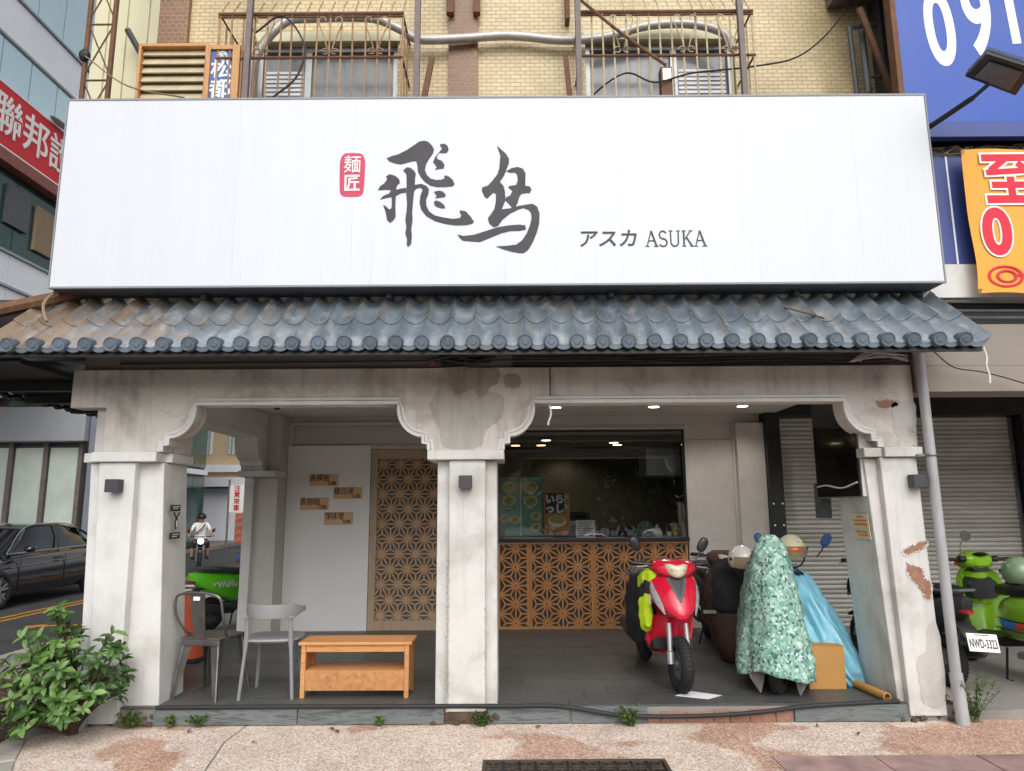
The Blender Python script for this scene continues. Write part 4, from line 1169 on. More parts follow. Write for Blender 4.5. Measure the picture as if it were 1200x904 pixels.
# steel angles under the sign's shadow
for x in (-2.4, -.9, .9, 2.4): MB().box(x, x + .04, -.02, .2, -.86, -.815).build('bracket', 'sign_under', sg)

# ------------------------------------------------------------ upper storey
up = thing('upper_storey', 'yellow tiled upper storey with brown pilasters behind the signboard', 'building', (0, .5, 3.0))
W1, W2 = (-2.42, -1.07), (.72, 2.14)
zb, zt = 5.0 - 3, 5.985 - 3
for x0, x1, z0, z1 in ((-3.35, W1[0], zb, zt), (W1[1], W2[0], zb, zt), (W2[1], 4.2, zb, zt), (-3.35, 4.2, .4, zb), (-3.35, 4.2, zt, 6.5)):
    MB().box(x0, x1, 0, .35, z0, z1).build('wall', 'yellow_tile', up)
MB().box(-.58, -.304, -.05, -.001, .4, 6.5).build('pilaster', 'brown_tile', up)
MB().box(-3.35, -3.07, -.05, -.001, .4, 6.5).build('pilaster', 'brown_tile', up)
MB().box(-.60, -.53, -.12, -.052, 3.22, 4.5).box(-.345, -.28, -.12, -.052, 3.22, 4.5).build('timber_strip', 'rust', up)
MB().box(.53, .57, -.12, -.002, 3.15, 4.2).build('timber_strip', 'rust', up)
def upper_window(x0, x1, flip):
    w = MB()
    for a, c in ((x0, x0 + .05), (x1 - .05, x1)): w.box(a, c, .06, .16, zb, zt)
    w.box(x0 + .05, x1 - .05, .06, .16, zt - .05, zt).box(x0 + .05, x1 - .05, .06, .16, zb, zb + .05)
    w = w.build('window', 'alu', up, bevel=.003)
    mid = x0 + (x1 - x0) * (.6 if flip else .36)
    MB().box(mid - .03, mid + .03, .065, .15, zb + .05, zt - .05).build('mullion', 'alu', w)
    for a, c in ((x0 + .05, mid - .03), (mid + .03, x1 - .05)):
        MB().box(a, c, .10, .108, zb + .05, zt - .05).build('pane', 'pane', w)
    bl = MB()
    a, c = (mid + .05, x1 - .07) if flip else (x0 + .07, mid - .05)
    for k in range(16): bl.box(a, c, .094, .098, zb + .05 + k * .045, zb + .075 + k * .045)
    bl.build('blind', 'white_panel', w)
    MB().box(x0 - .02, x1 + .02, -.03, .04, zt + .002, zt + .10).build('lintel', 'cream', up)
upper_window(*W1, False)
upper_window(*W2, True)
def grille(x0, x1, label, nb, side, bm='rust_pale'):
    t = thing('window_grille', label, 'grille', ((x0 + x1) / 2, .5, 5.0), 0, 'rusty grilles over the upstairs windows')
    w = (x1 - x0) / 2
    bar = MB().tube([(0, -.45, .0), (0, -.45, .94), (0, -.45, .95)], .0085, 6).mesh('bar', bm)
    hood = MB().tube([(0, -.45, .95), (0, -.30, 1.18), (0, -.28, 1.2)], .0075, 6).mesh('hood_bar', bm)
    for k in range(nb):
        x = -w + 2 * w * k / (nb - 1)
        b1 = link('bar', bar, t); b1.location = (x, random.uniform(-.004, .004), 0); b1.rotation_euler = (0, random.uniform(-.012, .012), 0)
        b2 = link('hood_bar', hood, t); b2.location = (x, 0, 0); b2.rotation_euler = (random.uniform(-.05, .05) * .3, 0, 0)
    for z, r in ((.52, .013), (.95, .016), (.92, .01), (.1, .012)):
        MB().tube([(-w - .01, -.455, z), (w + .01, -.455, z)], r, 6).build('rail', 'rust', t)
    for s in (-1, 1):
        for q in (.0, .15, .3):
            MB().tube([(s * w, -.45 + q, 0), (s * w, -.45 + q, .95)], .008, 6).build('side_bar', bm, t)
        for z in (.52, .95): MB().tube([(s * w, -.45, z), (s * w, -.01, z)], .01, 6).build('side_rail', 'rust', t)
    for cx in (-w * .52, w * .22, w * .72):
        c = MB()
        for s in (-1, 1):
            c.tube(smooth_path([(cx + s * .012, -.47, .56), (cx + s * .05, -.47, .70), (cx + s * .1, -.47, .84), (cx + s * .09, -.47, .9), (cx + s * .05, -.47, .9), (cx + s * .045, -.47, .86)], 4), .006, 5)
            c.tube([(cx + s * (.04 + .028 * math.cos(a * .6)), -.47, .57 + .028 * math.sin(a * .6)) for a in range(0, 10)], .006, 5)
        c.build('scrollwork', bm, t)
grille(-2.585, -.954, 'rusty barred window grille above the seal on the sign', 16, 1)
grille(.62, 2.16, 'paler rusty window grille with red box hanging on it', 16, -1, 'cream_bar')
bx = thing('hanging_box', 'small rusty red metal box hung on the upstairs grille', 'box', (1.36, .03, 5.22))
MB().box(-.05, .05, -.05, .05, -.16, .15).build('body', 'rust', bx, bevel=.006)
MB().box(-.035, .04, -.056, -.051, .02, .13).build('label', 'alu', bx)
cable('grille_pipe', [(.62, .0, 6.05), (.95, -.02, 5.72), (1.3, -.03, 5.42), (1.36, -.02, 5.38)], .014, 'rust', 'thin rusty pipe running slanted across the upstairs grille', 'pipe')
for x, lab in ((-2.29, 'steel post above the sign beside the blue lettered box'), (-.81, 'steel post above the sign beyond the first upstairs window'), (.60, 'steel post above the sign at the near edge of second window'), (2.03, 'steel post above the sign at the far edge of second window')):
    p = thing('sign_post', lab, 'post', (x, -.02, 4.0), 0, 'steel posts rising behind the signboard')
    MB().box(-.025, .025, -.025, .025, .9, 4.5).build('post', 'post', p, bevel=.004)
    if x in (-.81, .60): MB().hexa([(.0 if x < 0 else -.09, .03, .9), (.05 if x < 0 else -.04, .03, .9), (.05 if x < 0 else -.04, .06, .9), (.0 if x < 0 else -.09, .06, .9), (.1 if x < 0 else -.13, .03, 1.5), (.15 if x < 0 else -.09, .03, 1.5), (.15 if x < 0 else -.09, .06, 1.5), (.1 if x < 0 else -.13, .06, 1.5)]).build('brace', 'rust', p)
cable('duct_hose', [(-2.33, .2, 4.9), (-2.36, .22, 5.4), (-2.28, .24, 5.75), (-2.08, .26, 6.03), (-1.85, .3, 6.1), (-1.3, .3, 6.1), (-1.03, .32, 6.0), (-.85, .36, 5.92), (-.45, .38, 5.94), (0, .40, 5.98), (.5, .40, 5.93), (.9, .40, 5.96), (1.3, .38, 6.06), (1.7, .36, 6.06), (1.98, .33, 5.95), (2.07, .3, 5.75)], .042, 'hose', 'thick silver wrapped duct hose snaking across the yellow wall', 'hose', 10)
cable('wall_wire', [(.62, .44, 5.1), (.75, .42, 5.35), (1.0, .0, 5.32), (1.25, -.05, 5.2), (1.6, .0, 5.32), (2.2, .1, 5.45), (2.7, .3, 5.7), (3.1, .3, 6.1), (3.4, .3, 6.7)], .008, 'cable', 'black wire crossing the second grille and rising past the yellow wall')
cable('wall_wire', [(-2.25, .02, 5.75), (-2.0, -.02, 5.88), (-1.8, -.02, 5.6), (-1.85, -.02, 5.3), (-2.05, -.02, 5.1)], .009, 'cable', 'looped black wire hanging over the first upstairs grille')
cable('wall_wire', [(-.32, .4, 5.1), (-.2, .42, 5.28), (.0, .42, 5.3), (.3, .42, 5.26), (.6, .4, 5.3)], .008, 'cable', 'short black wire arching between the brown pilaster and window')

# louvred box and small wooden sign at the building corner
lv = thing('louvred_box', 'faded metal louvre box on the ledge beside the blue lettered box', 'louvre', (-2.99, .1, 5.0))
MB().box(-.31, -.285, -.03, .3, .15, .69).box(.285, .31, -.03, .3, .15, .69).box(-.285, .285, -.03, .3, .66, .69).build('casing', 'orange_wood', lv, bevel=.004)
MB().box(-.285, .285, .06, .3, .15, .66).build('backing', 'louvre', lv)
for k in range(6):
    MB().obox((0, .02, .2 + k * .085), (.566, .012, .085), Euler((rad(-28), 0, 0)).to_matrix()).build('louvre', 'louvre', lv)
ws = thing('wood_framed_sign', 'wood framed blue sign with white characters standing behind the signboard', 'sign', (-2.53, .08, 5.0))
MB().box(-.145, -.11, -.05, .2, .1, .645).box(.085, .15, -.05, .2, .1, .645).box(-.11, .085, -.05, .2, .6, .645).build('frame', 'orange_wood', ws, bevel=.004)
MB().box(-.11, .085, -.03, .15, .1, .6).build('panel', 'blue_print', ws)
MB().torus(.042, .005, (-.012, -.032, .545), 'Y', 20, 6).build('emblem', 'white', ws)
text_obj('lettering', '宏', .065, (-.012, -.032, .545), FRONT, 'white', ws, .001, .001)
text_obj('lettering', '松', .19, (-.012, -.032, .41), FRONT, 'white', ws, .004, .001)
text_obj('lettering', '都', .19, (-.012, -.032, .22), FRONT, 'white', ws, .004, .001)
# cream annex beyond the corner and the lattice mast
an = thing('cream_annex', 'cream clad side of the building behind the steel lattice mast', 'building', (-3.9, 1.0, 3.0))
MB().box(-.42, .5, 0, 3.5, .3, 7).build('wall', 'cream', an)
for x in (-.30, -.10, .12, .36): MB().box(x, x + .03, -.02, -.001, .3, 7).build('rib', 'cream', an)
MB().tube([(.02, -.15, 3.4), (.22, -.12, 3.05), (.40, -.1, 2.75), (.40, -.1, 2.3)], .03, 8).build('bracket_pipe', 'dark_grey', an)
ms = thing('lattice_mast', 'rusty lattice steel mast rising behind the end of the signboard', 'mast', (-3.67, .1, 3.3))
for x, m in ((-.112, 'rust'), (.115, 'rust')):
    MB().tube([(x, 0, 0), (x, 0, 4.5)], .022, 8).build('upright', m, ms)
MB().tube([(.0, .2, 0), (.0, .2, 4.5)], .018, 8).build('upright', 'dark_grey', ms)
for k in range(5):
    z = 1.55 + k * .55
    MB().tube([(-.112, 0, z), (.115, 0, z + .5)], .007, 6).tube([(.115, 0, z), (-.112, 0, z + .5)], .007, 6).tube([(-.112, 0, z + .5), (.115, 0, z + .5)], .009, 6).build('bracing', 'rust', ms)
MB().ell((-.11, -.02, 2.28), (.05, .04, .06), 10, 7).build('wire_knot', 'cable', ms)
cable('stay_wire', [(-3.75, .05, 5.55), (-3.3, -.05, 5.2), (-2.7, -.25, 4.96)], .007, 'tan', 'pale stay wire from the lattice mast to the signboard top', 'wire')
# ------------------------------------------------------------ fittings on the arcade
for x, z, lab in ((-3.11, 1.783, 'charcoal box wall lamp on the pillar behind the green shrub'), (-.368, 1.795, 'charcoal box wall lamp on the crumbling centre pillar'), (3.157, 1.78, 'charcoal box wall lamp beside the drain pipe')):
    t = thing('wall_lamp', lab, 'wall lamp', (x, 0, z), 0, 'charcoal wall lamps on the pillars')
    MB().box(-.05, .05, -.10, -.012, -.05, .05).build('housing', 'lamp_grey', t, bevel=.003)
    MB().box(-.04, .04, -.013, -.001, -.04, .04).build('wall_plate', 'dark_grey', t)
t = thing('wall_lamp', 'charcoal box wall lamp on the street side of the corner pillar', 'wall lamp', (-3.36, .3, 1.76), 0, 'charcoal wall lamps on the pillars')
MB().box(-.12, -.02, -.05, .05, -.05, .05).build('housing', 'lamp_grey', t, bevel=.003)
MB().box(-.021, .0, -.04, .04, -.04, .04).build('wall_plate', 'dark_grey', t)

pp = thing('drain_pipe', 'grey plastic drain pipe running down beside the peeling pillar', 'pipe', (3.27, -.06, 0))
MB().tube([(0, 0, 2.86), (.01, 0, 2.0), (.025, 0, .34)], .038, 14).build('pipe', 'pipe', pp, smooth=True)
MB().tube([(.025, 0, .36), (.03, -.02, .0)], .046, 14).build('shoe', 'pipe', pp, smooth=True)
MB().tube([(.0, 0, 2.80), (.0, 0, 2.9)], .05, 14).build('socket', 'pipe', pp, smooth=True)
MB().torus(.044, .008, (.008, 0, 1.98), 'Z', 18, 6).box(-.1, -.03, -.01, .01, 1.97, 1.99).build('clamp', 'steel', pp)
gp = thing('ground_pipe', 'short grey pipe end at the foot of the corner pillar', 'pipe', (-3.19, -.04, 0))
MB().tube([(0, 0, .16), (0, -.005, .05), (-.02, -.03, .0)], .03, 12).build('pipe', 'pipe', gp, smooth=True)
cable('edge_cable', [(-2.68, .0, .135), (-1.8, -.004, .138), (-.62, -.008, .136), (-.05, -.012, .135), (.35, -.012, .13), (.75, -.03, .075), (1.1, -.035, .06), (1.5, -.03, .065), (1.85, -.02, .085), (2.2, -.01, .12), (2.55, .0, .135), (2.9, .03, .14)], .016, 'cable', 'thick black cable lying along the step edge and sagging before the brick gap', 'cable', 10)

# stickers on the corner pillar, notice and light box on the far pillar
jx = -2.735
st = thing('pillar_stickers', 'small dark emblem sticker with two black labels on the corner pillar', 'sticker', (jx, .2, 1.5))
MB().box(-.004, .012, -.09, .06, .085, .135).build('upper_label', 'black', st)
MB().box(-.004, .012, -.07, .08, -.135, -.085).build('lower_label', 'black', st)
em = MB()
em.ell((.012, 0, -.012), (.004, .03, .05), 12, 8)
for s in (-1, 1): em.tube([(.012, 0, .03), (.013, s * .03, .05), (.013, s * .045, .075)], .006, 5)
em.build('emblem', 'black', st)
MB().ell((.015, .004, -.016), (.003, .014, .03), 10, 6).build('emblem_inset', 'white', st)
l2 = MB()
for z, y0, y1 in ((.12, -.075, .045), (.105, -.07, .02), (-.10, -.055, .06), (-.117, -.055, .03)): l2.box(.0125, .0135, y0, y1, z - .004, z + .004)
l2.build('printed_line', 'plaster_clean', st)['kind'] = 'stuff'
pn = thing('paper_notice', 'faded cream paper notice pasted on the pillar below the light box', 'notice', (2.848, .24, 1.43), 0, ry=rad(-3.5))
MB().box(-.022, -.018, -.14, .14, -.02, .10).build('upper_sheet', 'cream', pn)
MB().box(-.022, -.018, -.14, .14, -.10, -.024).build('lower_sheet', 'banner_pale' if 'banner_pale' in M else 'cream', pn)
l2 = MB()
for z, y0, y1 in ((.075, -.06, .05), (.045, -.11, .11), (.015, -.11, .1), (-.045, -.1, .1), (-.07, -.1, .06)): l2.box(-.0235, -.0222, y0, y1, z - .008, z + .008)
l2.build('printed_line', 'poster_orange', pn)['kind'] = 'stuff'
lb = thing('light_box', 'black glossy advertising light box fixed inside the far pillar', 'light box', (2.83, .5, 2.1))
MB().box(-.03, .10, -.40, .44, -.44, .56).build('cabinet', 'alu', lb, bevel=.004)
MB().box(-.045, -.031, -.37, .42, -.43, .55).build('panel', 'black_gloss', lb)
MB().tube(smooth_path([(-.05, -.36, -.32), (-.06, -.1, -.36), (-.055, .2, -.33), (-.05, .4, -.34)], 4), .006, 6).build('wire', 'white', lb)
MB().box(-.03, .09, -.402, -.400, -.43, .1).build('torn_label', 'plaster', lb)
MB().box(.0, .09, .46, .6, -.62, -.3).build('bracket', 'plastic_grey', lb)

# ------------------------------------------------------------ neighbour's signs at the upper corner
nu = thing('neighbour_building', 'blue and white panelled front of the next building above its shutters', 'building', (0, 0, 0))
MB().box(3.45, 4.3, .0, .3, 3.56, 4.52).build('blue_panel', 'bill_blue_dark', nu, bevel=.004)
MB().box(3.70, 3.715, -.004, .0, 3.56, 4.52).build('panel_joint', 'white_panel', nu)
MB().box(4.303, 7, .0, .3, 3.56, 4.52).build('blue_panel', 'bill_blue_dark', nu, bevel=.004)
MB().box(3.38, 7, -.02, .3, 3.27, 3.557).build('white_panel', 'plaster_clean', nu, bevel=.004)
MB().box(3.3, 12, .1, .3, 3.055, 3.268).build('dark_recess', 'black', nu)
MB().box(3.3, 12, .02, .3, 4.525, 4.62).build('dark_recess', 'black', nu)
MB().box(3.45, 7, .3, 6, 3.05, 12).build('wall', 'dark_grey', nu)
for z in (3.10, 3.16, 3.235): MB().tube([(3.4, -.02, z), (4.5, -.03, z - .01), (7, -.02, z)], .012, 6).build('conduit', 'plastic_grey', nu)
wisp = MB()
for k in range(26):
    x = random.uniform(3.5, 4.4); z = 4.58
    wisp.tube(smooth_path([(x, 0, z), (x + random.uniform(-.1, .1), -.03, z + random.uniform(-.05, .03)), (x + random.uniform(-.2, .2), -.02, z + random.uniform(-.06, .05))], 3), .003, 4)
wisp.build('dry_stems', 'tan', nu)['kind'] = 'stuff'
bb_ = thing('billboard', 'large blue billboard with white phone digits at the upper corner', 'billboard', (3.34, -.1, 4.64))
MB().box(.0, 4.2, -.02, .06, .13, 4.5).build('face', 'bill_blue', bb_)
MB().hexa([(.18, -.02, .0), (4.2, -.02, .0), (4.2, .06, .0), (.18, .06, .0), (.0, -.021, .128), (4.2, -.021, .128), (4.2, .06, .128), (.0, .06, .128)]).build('lower_fold', 'bill_blue_dark', bb_)
MB().box(-.05, -.003, -.04, .06, .3, 4.5).build('edge_angle', 'rust', bb_)
for ch, x, z in (('0', .372, .98), ('9', .71, 1.08), ('1', 1.0, 1.18)):
    text_obj('digit', ch, 1.0, (x, -.0215, z), (PI / 2, rad(-3), 0), 'white', bb_, .024, .001, .52)
bn = thing('banner', 'orange cloth banner with red characters below the blue billboard', 'banner', (4.3, -.1, 3.9))
mb = MB()
NX, NZ = 24, 20
grid = []
for j in range(NZ + 1):
    for i in range(NX + 1):
        u, v = i / NX, j / NZ
        x = -.545 + u * 1.75; z = -.63 + v * 1.245
        yb = -.034 - .0035 * math.sin(u * 9 + v * 4) * (.3 + .7 * v) - .03 * math.sin((u * 1.3 + v) * 11) * max(0, .22 - u)
        grid.append((x + .012 * math.sin(v * 7) * (1 - u), yb, z + .008 * math.sin(u * 14)))
fs = [(j * (NX + 1) + i, j * (NX + 1) + i + 1, (j + 1) * (NX + 1) + i + 1, (j + 1) * (NX + 1) + i) for j in range(NZ) for i in range(NX)]
mb.add(grid, fs).build('cloth', 'banner', bn, smooth=True)
for ch, s, x, z, off in (('0', .53, -.335, -.13, .02), ('7', .53, .06, -.13, .02)):
    w = text_obj('outline_print', ch, s, (x, -.042, z), FRONT, 'white', bn, off + .016, .001, .88 if ch != '全' else 1.1)
    text_obj('red_print', ch, s, (x, -.0445, z), FRONT, 'banner_red', bn, off, .001, .88 if ch != '全' else 1.1)
def block_char(cx, cz, w, h, segs, th):
    for grow, y, m, nm in ((.017, -.042, 'white', 'outline_print'), (0, -.0445, 'banner_red', 'red_print')):
        mb = MB()
        for i, (x0, z0, x1, z1, k) in enumerate(segs):
            a = Vector((cx + x0 * w, cz + z0 * h)); b = Vector((cx + x1 * w, cz + z1 * h))
            d = (b - a).normalized(); n = Vector((-d.y, d.x)) * (th * k / 2 + grow); a -= d * grow; b += d * grow
            q = [a + n, a - n, b - n, b + n]
            mb.prism_y([(p.x, p.y) for p in q], y - .0002 * i, y + .003)
        mb.build(nm, m, bn)
block_char(-.17, .35, .44, .42, ((-.5, .44, .5, .44, 1), (-.08, .40, -.36, .17, .9), (-.44, .13, .3, .17, .8), (.16, .33, .42, .10, .9), (-.36, -.13, .36, -.13, .9), (0, .04, 0, -.40, 1), (-.48, -.43, .48, -.43, 1.1)), .062)
lg = MB().torus(.135, .014, (0, -.042, 0), 'Y', 30, 6, .2)
lg.torus(.075, .014, (.01, -.0425, 0), 'Y', 26, 6, .2)
lg.box(.07, .16, -.045, -.041, .005, .032)
lo = lg.build('ring_logo', 'banner_red', bn); lo.scale = (1, 1, .62); lo.location = (-.31, 0, -.49)
for x, z in ((-.53, .60), (-.53, -.61)): MB().torus(.012, .004, (x, -.046, z), 'Y', 12, 5).build('eyelet', 'steel', bn)
# steel frame and dark slot between the two buildings
sf = thing('steel_frame', 'rusty steel frame in the dark slot beside the blue billboard', 'frame', (3.2, .2, 4.9))
for pts, r, m in (([(-.08, 0, 0), (-.10, 0, 1.0)], .022, 'dark_grey'), ([(-.10, 0, 1.0), (.15, 0, 1.02)], .02, 'dark_grey'), ([(.33, 0, 0), (-.02, -.05, 1.15)], .03, 'rust'), ([(.08, .1, 0), (.06, .1, 1.1)], .03, 'plastic_grey'),
                   ([(.40, .0, 0), (.2, 0, 2.2)], .03, 'post'), ([(.48, 0, 0), (.33, 0, 2.2)], .014, 'post'), ([(-.08, 0, .12), (.1, .1, .45)], .018, 'dark_grey'), ([(.05, 0, .5), (.4, 0, .5)], .015, 'dark_grey')):
    MB().tube(pts, r, 6).build('bar', m, sf)
ov = thing('window_awning', 'dusty grey awning tip hanging above the steel frame', 'awning', (3.35, .2, 6.3))
MB().hexa([(-.3, -.4, 0), (.5, -.4, .1), (.5, .28, .1), (-.3, .28, 0), (-.35, -.4, .6), (.5, -.4, .6), (.5, .28, .6), (-.35, .28, .6)]).build('sheet', 'post', ov)
fld = thing('floodlight', 'black finned flood light on an arm at the signboard end', 'floodlight', (3.44, -.2, 4.66))
A_, B2, C_, D_ = (Vector(q) - Vector((3.44, -.2, 4.66)) for q in ((3.52, -0.62, 4.865), (3.896, -0.62, 4.697), (3.843, -0.9, 4.735), (3.501, -0.9, 4.861)))
MB().tube([(0, 0, 0), tuple((A_ + B2) * .38 + (A_ - D_) * .02)], .022, 10).tube([tuple((A_ + B2) * .38), tuple((A_ + B2) * .5 + (D_ - A_) * .3 + Vector((0, 0, .02)))], .016, 8).build('arm', 'black', fld)
up_ = (B2 - A_).cross(D_ - A_).normalized()
if up_.z < 0: up_ = -up_
MB().hexa([tuple(A_), tuple(B2), tuple(C_), tuple(D_)] + [tuple(q + up_ * .035) for q in (A_, B2, C_, D_)]).build('housing', 'black', fld, bevel=.008)
fin = MB()
for k in range(19):
    q0 = A_.lerp(B2, (k + .5) / 19) + up_ * .036; q1 = D_.lerp(C_, (k + .5) / 19) + up_ * .036
    w_ = (B2 - A_).normalized() * .004
    fin.hexa([tuple(q0 - w_), tuple(q0 + w_), tuple(q1 + w_), tuple(q1 - w_)] + [tuple(q + up_ * .035) for q in (q0 - w_, q0 + w_, q1 + w_, q1 - w_)])
fin.build('fin', 'black', fld)['kind'] = 'stuff'
cen = (A_ + B2 + C_ + D_) / 4
MB().hexa([tuple(cen + (q - cen) * .66 - up_ * .016) for q in (A_, B2, C_, D_)] + [tuple(cen + (q - cen) * .70 - up_ * .001) for q in (A_, B2, C_, D_)]).build('lens', 'plastic_grey', fld, bevel=.006)

# ------------------------------------------------------------ furniture
def metal_chair():
    t = thing('metal_chair', 'dark bare metal chair with slatted back by the corner pillar', 'chair', (-2.45, .42, .13), rad(-14))
    # local: the chair looks to +y; its back is at -y
    MB().loft([[(-.18 + .0, -.17, .445), (.18, -.17, .445), (.19, .18, .445), (-.19, .18, .445)], [(-.18, -.17, .46), (.18, -.17, .46), (.19, .18, .46), (-.19, .18, .46)]]).box(-.17, .17, -.175, -.165, .40, .445).box(-.18, .18, .175, .185, .40, .445).build('seat', 'tolix', t, bevel=.006)
    for sx in (-1, 1):
        for sy in (-1, 1):
            a, b_ = Vector((sx * .155, sy * .15, .44)), Vector((sx * .205, sy * .215, 0))
            m = MB()
            for w0, w1, dx, dy in ((.075, .028, 1, 0), (.075, .028, 0, 1)):
                d = Vector((dx * -sx, dy * -sy, 0))
                m.hexa([tuple(b_), tuple(b_ + d * w1), tuple(b_ + d * w1 + Vector((sx * -.004, sy * -.004, 0))), tuple(b_ + Vector((-sx * .004, -sy * .004, 0))),
                        tuple(a), tuple(a + d * w0), tuple(a + d * w0 + Vector((sx * -.004, sy * -.004, 0))), tuple(a + Vector((-sx * .004, -sy * .004, 0)))])
            m.tube([tuple(a), tuple(b_)], [.012, .009], 6)
            m.build('leg', 'tolix', t)
    fr = smooth_path([(-.165, -.05, .45), (-.19, -.13, .52), (-.215, -.20, .64), (-.205, -.225, .76), (-.15, -.235, .80), (0, -.24, .815), (.15, -.235, .80), (.205, -.225, .76), (.215, -.20, .64), (.19, -.13, .52), (.165, -.05, .45)], 5)
    MB().tube(fr, .0105, 8).build('back_frame', 'tolix', t, smooth=True)
    MB().loft([[(-.05, -.168, .45), (.05, -.168, .45), (.05, -.172, .45), (-.05, -.172, .45)], [(-.06, -.205, .62), (.06, -.205, .62), (.06, -.21, .62), (-.06, -.21, .62)], [(-.068, -.236, .805), (.068, -.236, .805), (.068, -.241, .805), (-.068, -.241, .805)]]).build('back_slat', 'tolix', t)
    MB().box(-.03, .03, -.245, -.243, .755, .785).build('maker_plate', 'paper', t)
metal_chair()
def plastic_chair():
    t = thing('plastic_chair', 'light grey plastic chair with curved open back beside the wooden table', 'chair', (-1.95, .42, .13), rad(3))
    seat = []
    for z, k in ((.42, .92), (.435, 1.0), (.45, .97)):
        seat.append([(.225 * k * math.copysign(abs(math.cos(a)) ** .55, math.cos(a)), .21 * k * math.copysign(abs(math.sin(a)) ** .55, math.sin(a)), z) for a in [2 * PI * i / 28 for i in range(28)]])
    MB().loft(seat).build('seat', 'chair_grey', t, smooth=True)
    for sx in (-1, 1):
        MB().tube([(sx * .15, .15, .43), (sx * .19, .215, 0)], [.02, .013], 8).build('leg', 'chair_grey', t, smooth=True)
        MB().tube(smooth_path([(sx * .205, -.20, 0), (sx * .175, -.185, .42), (sx * .17, -.20, .56), (sx * .175, -.215, .62)], 4), [.014] * 4 + [.02] * 4 + [.017] * 4 + [.022], 8).build('leg', 'chair_grey', t, smooth=True)
    rings = []
    for k in range(17):
        a = rad(-188 + 196 * k / 16) if False else rad(180 + 8 + 164 * k / 16)
        cx, cy = .225 * math.cos(a), .06 + .27 * math.sin(a)
        n = Vector((math.cos(a), math.sin(a)))
        h = .055 if 2 < k < 14 else .035
        h *= 1.0 if 1 < k < 15 else .6
        rings.append([(cx + n.x * .012, cy + n.y * .012, .66 - h), (cx + n.x * .016, cy + n.y * .016, .66), (cx + n.x * .012, cy + n.y * .012, .66 + h), (cx - n.x * .01, cy - n.y * .01, .66 + h), (cx - n.x * .01, cy - n.y * .01, .66 - h)])
    MB().loft(rings).build('backrest', 'chair_grey', t, smooth=True, bevel=.004)
plastic_chair()
bt = thing('wooden_table', 'low oiled wooden table with a boxed shelf by the grey chair', 'table', (-1.255, .40, .13), rad(-.6))
MB().box(-.45, .45, -.16, .16, .40, .422).build('tabletop', 'osb', bt, bevel=.003)
for sx in (-1, 1):
    for sy in (-1, 1): MB().box(sx * .41 - .018, sx * .41 + .018, sy * .13 - .018, sy * .13 + .018, 0, .399).build('leg', 'osb', bt, bevel=.003)
MB().box(-.39, .39, -.14, -.122, .345, .398).box(-.39, .39, .122, .14, .345, .398).build('apron', 'osb', bt, bevel=.002)
MB().box(-.391, .391, -.142, -.126, .055, .205).build('front_board', 'osb2', bt, bevel=.002)
MB().box(-.391, .391, .126, .142, .055, .205).build('back_board', 'osb2', bt, bevel=.002)
MB().box(-.40, .40, -.124, .124, .19, .206).build('shelf', 'osb', bt, bevel=.002)
MB().box(-.428, -.413, -.11, .11, .055, .398).box(.413, .428, -.11, .11, .055, .398).build('side_board', 'osb', bt, bevel=.002)

# ------------------------------------------------------------ scooters
def superring(x, zc, hw, hh, e=.6, n=18, yc=0):
    sg = lambda v: math.copysign(abs(v) ** e, v)
    return [(x, yc + hw * sg(math.cos(2 * PI * k / n)), zc + hh * sg(math.sin(2 * PI * k / n))) for k in range(n)]
def wheel(t, x, R=.215, w=.055, steer=0, disc=True):
    h = bpy.data.objects.new('wheel', None); COL.objects.link(h); h.parent = t; h.location = (x, 0, R); h.rotation_euler = (0, 0, steer)
    MB().torus(R - w, w, (0, 0, 0), 'Y', 36, 12, .95).build('tyre', 'rubber', h, smooth=True)
    tr = MB()
    for k in range(40):
        a = 2 * PI * k / 40
        for s in (-1, 1):
            Rm = Matrix.Rotation(-a, 3, 'Y') @ Matrix.Rotation(s * .5, 3, 'Z')
            p = Matrix.Rotation(-a, 3, 'Y') @ Vector((R - .004, s * .022, 0))
            tr.obox(tuple(p), (.007, .034, .010), Rm)
    tr.build('tread', 'rubber', h)['kind'] = 'stuff'
    m = MB().lathe([(R - w - .022, -.025), (R - w - .012, -.03), (R - w - .002, -.022), (R - w - .002, .022), (R - w - .012, .03), (R - w - .022, .025)], 28, axis='Y').lathe([(.03, -.05), (.034, -.04), (.034, .04), (.03, .05)], 14, axis='Y')
    for k in range(5):
        Rm = Matrix.Rotation(2 * PI * k / 5, 3, 'Y')
        m.obox(tuple(Rm @ Vector(((R - w) * .52, 0, 0))), (R - w - .03, .025, .034), Rm)
    m.build('rim', 'plastic_grey', h, smooth=30)
    if disc: MB().lathe([(.085, .034), (.085, .038)], 20, axis='Y').build('brake_disc', 'steel', h)
    return h
def mirror(t, s, base, head, ang=0, mat='black', face='plastic_grey'):
    mb = MB().tube(smooth_path([base, ((base[0] + head[0]) / 2, base[1] + (head[1] - base[1]) * .7, (base[2] + head[2]) / 2), head], 4), .006, 6)
    st = mb.build('mirror', 'black', t)
    R = Euler((rad(20) * s, rad(-12), rad(8) * s)).to_matrix()
    MB().ell((head[0], head[1] + s * .02, head[2] + .03), (.018, .042, .068), 14, 9, Euler((rad(-28) * s, 0, 0)).to_matrix(), .8).build('mirror_head', mat, st, smooth=True)
    MB().ell((head[0] - .012, head[1] + s * .02, head[2] + .03), (.012, .036, .06), 14, 7, Euler((rad(-28) * s, 0, 0)).to_matrix(), .8).build('mirror_glass', face, st, smooth=True)
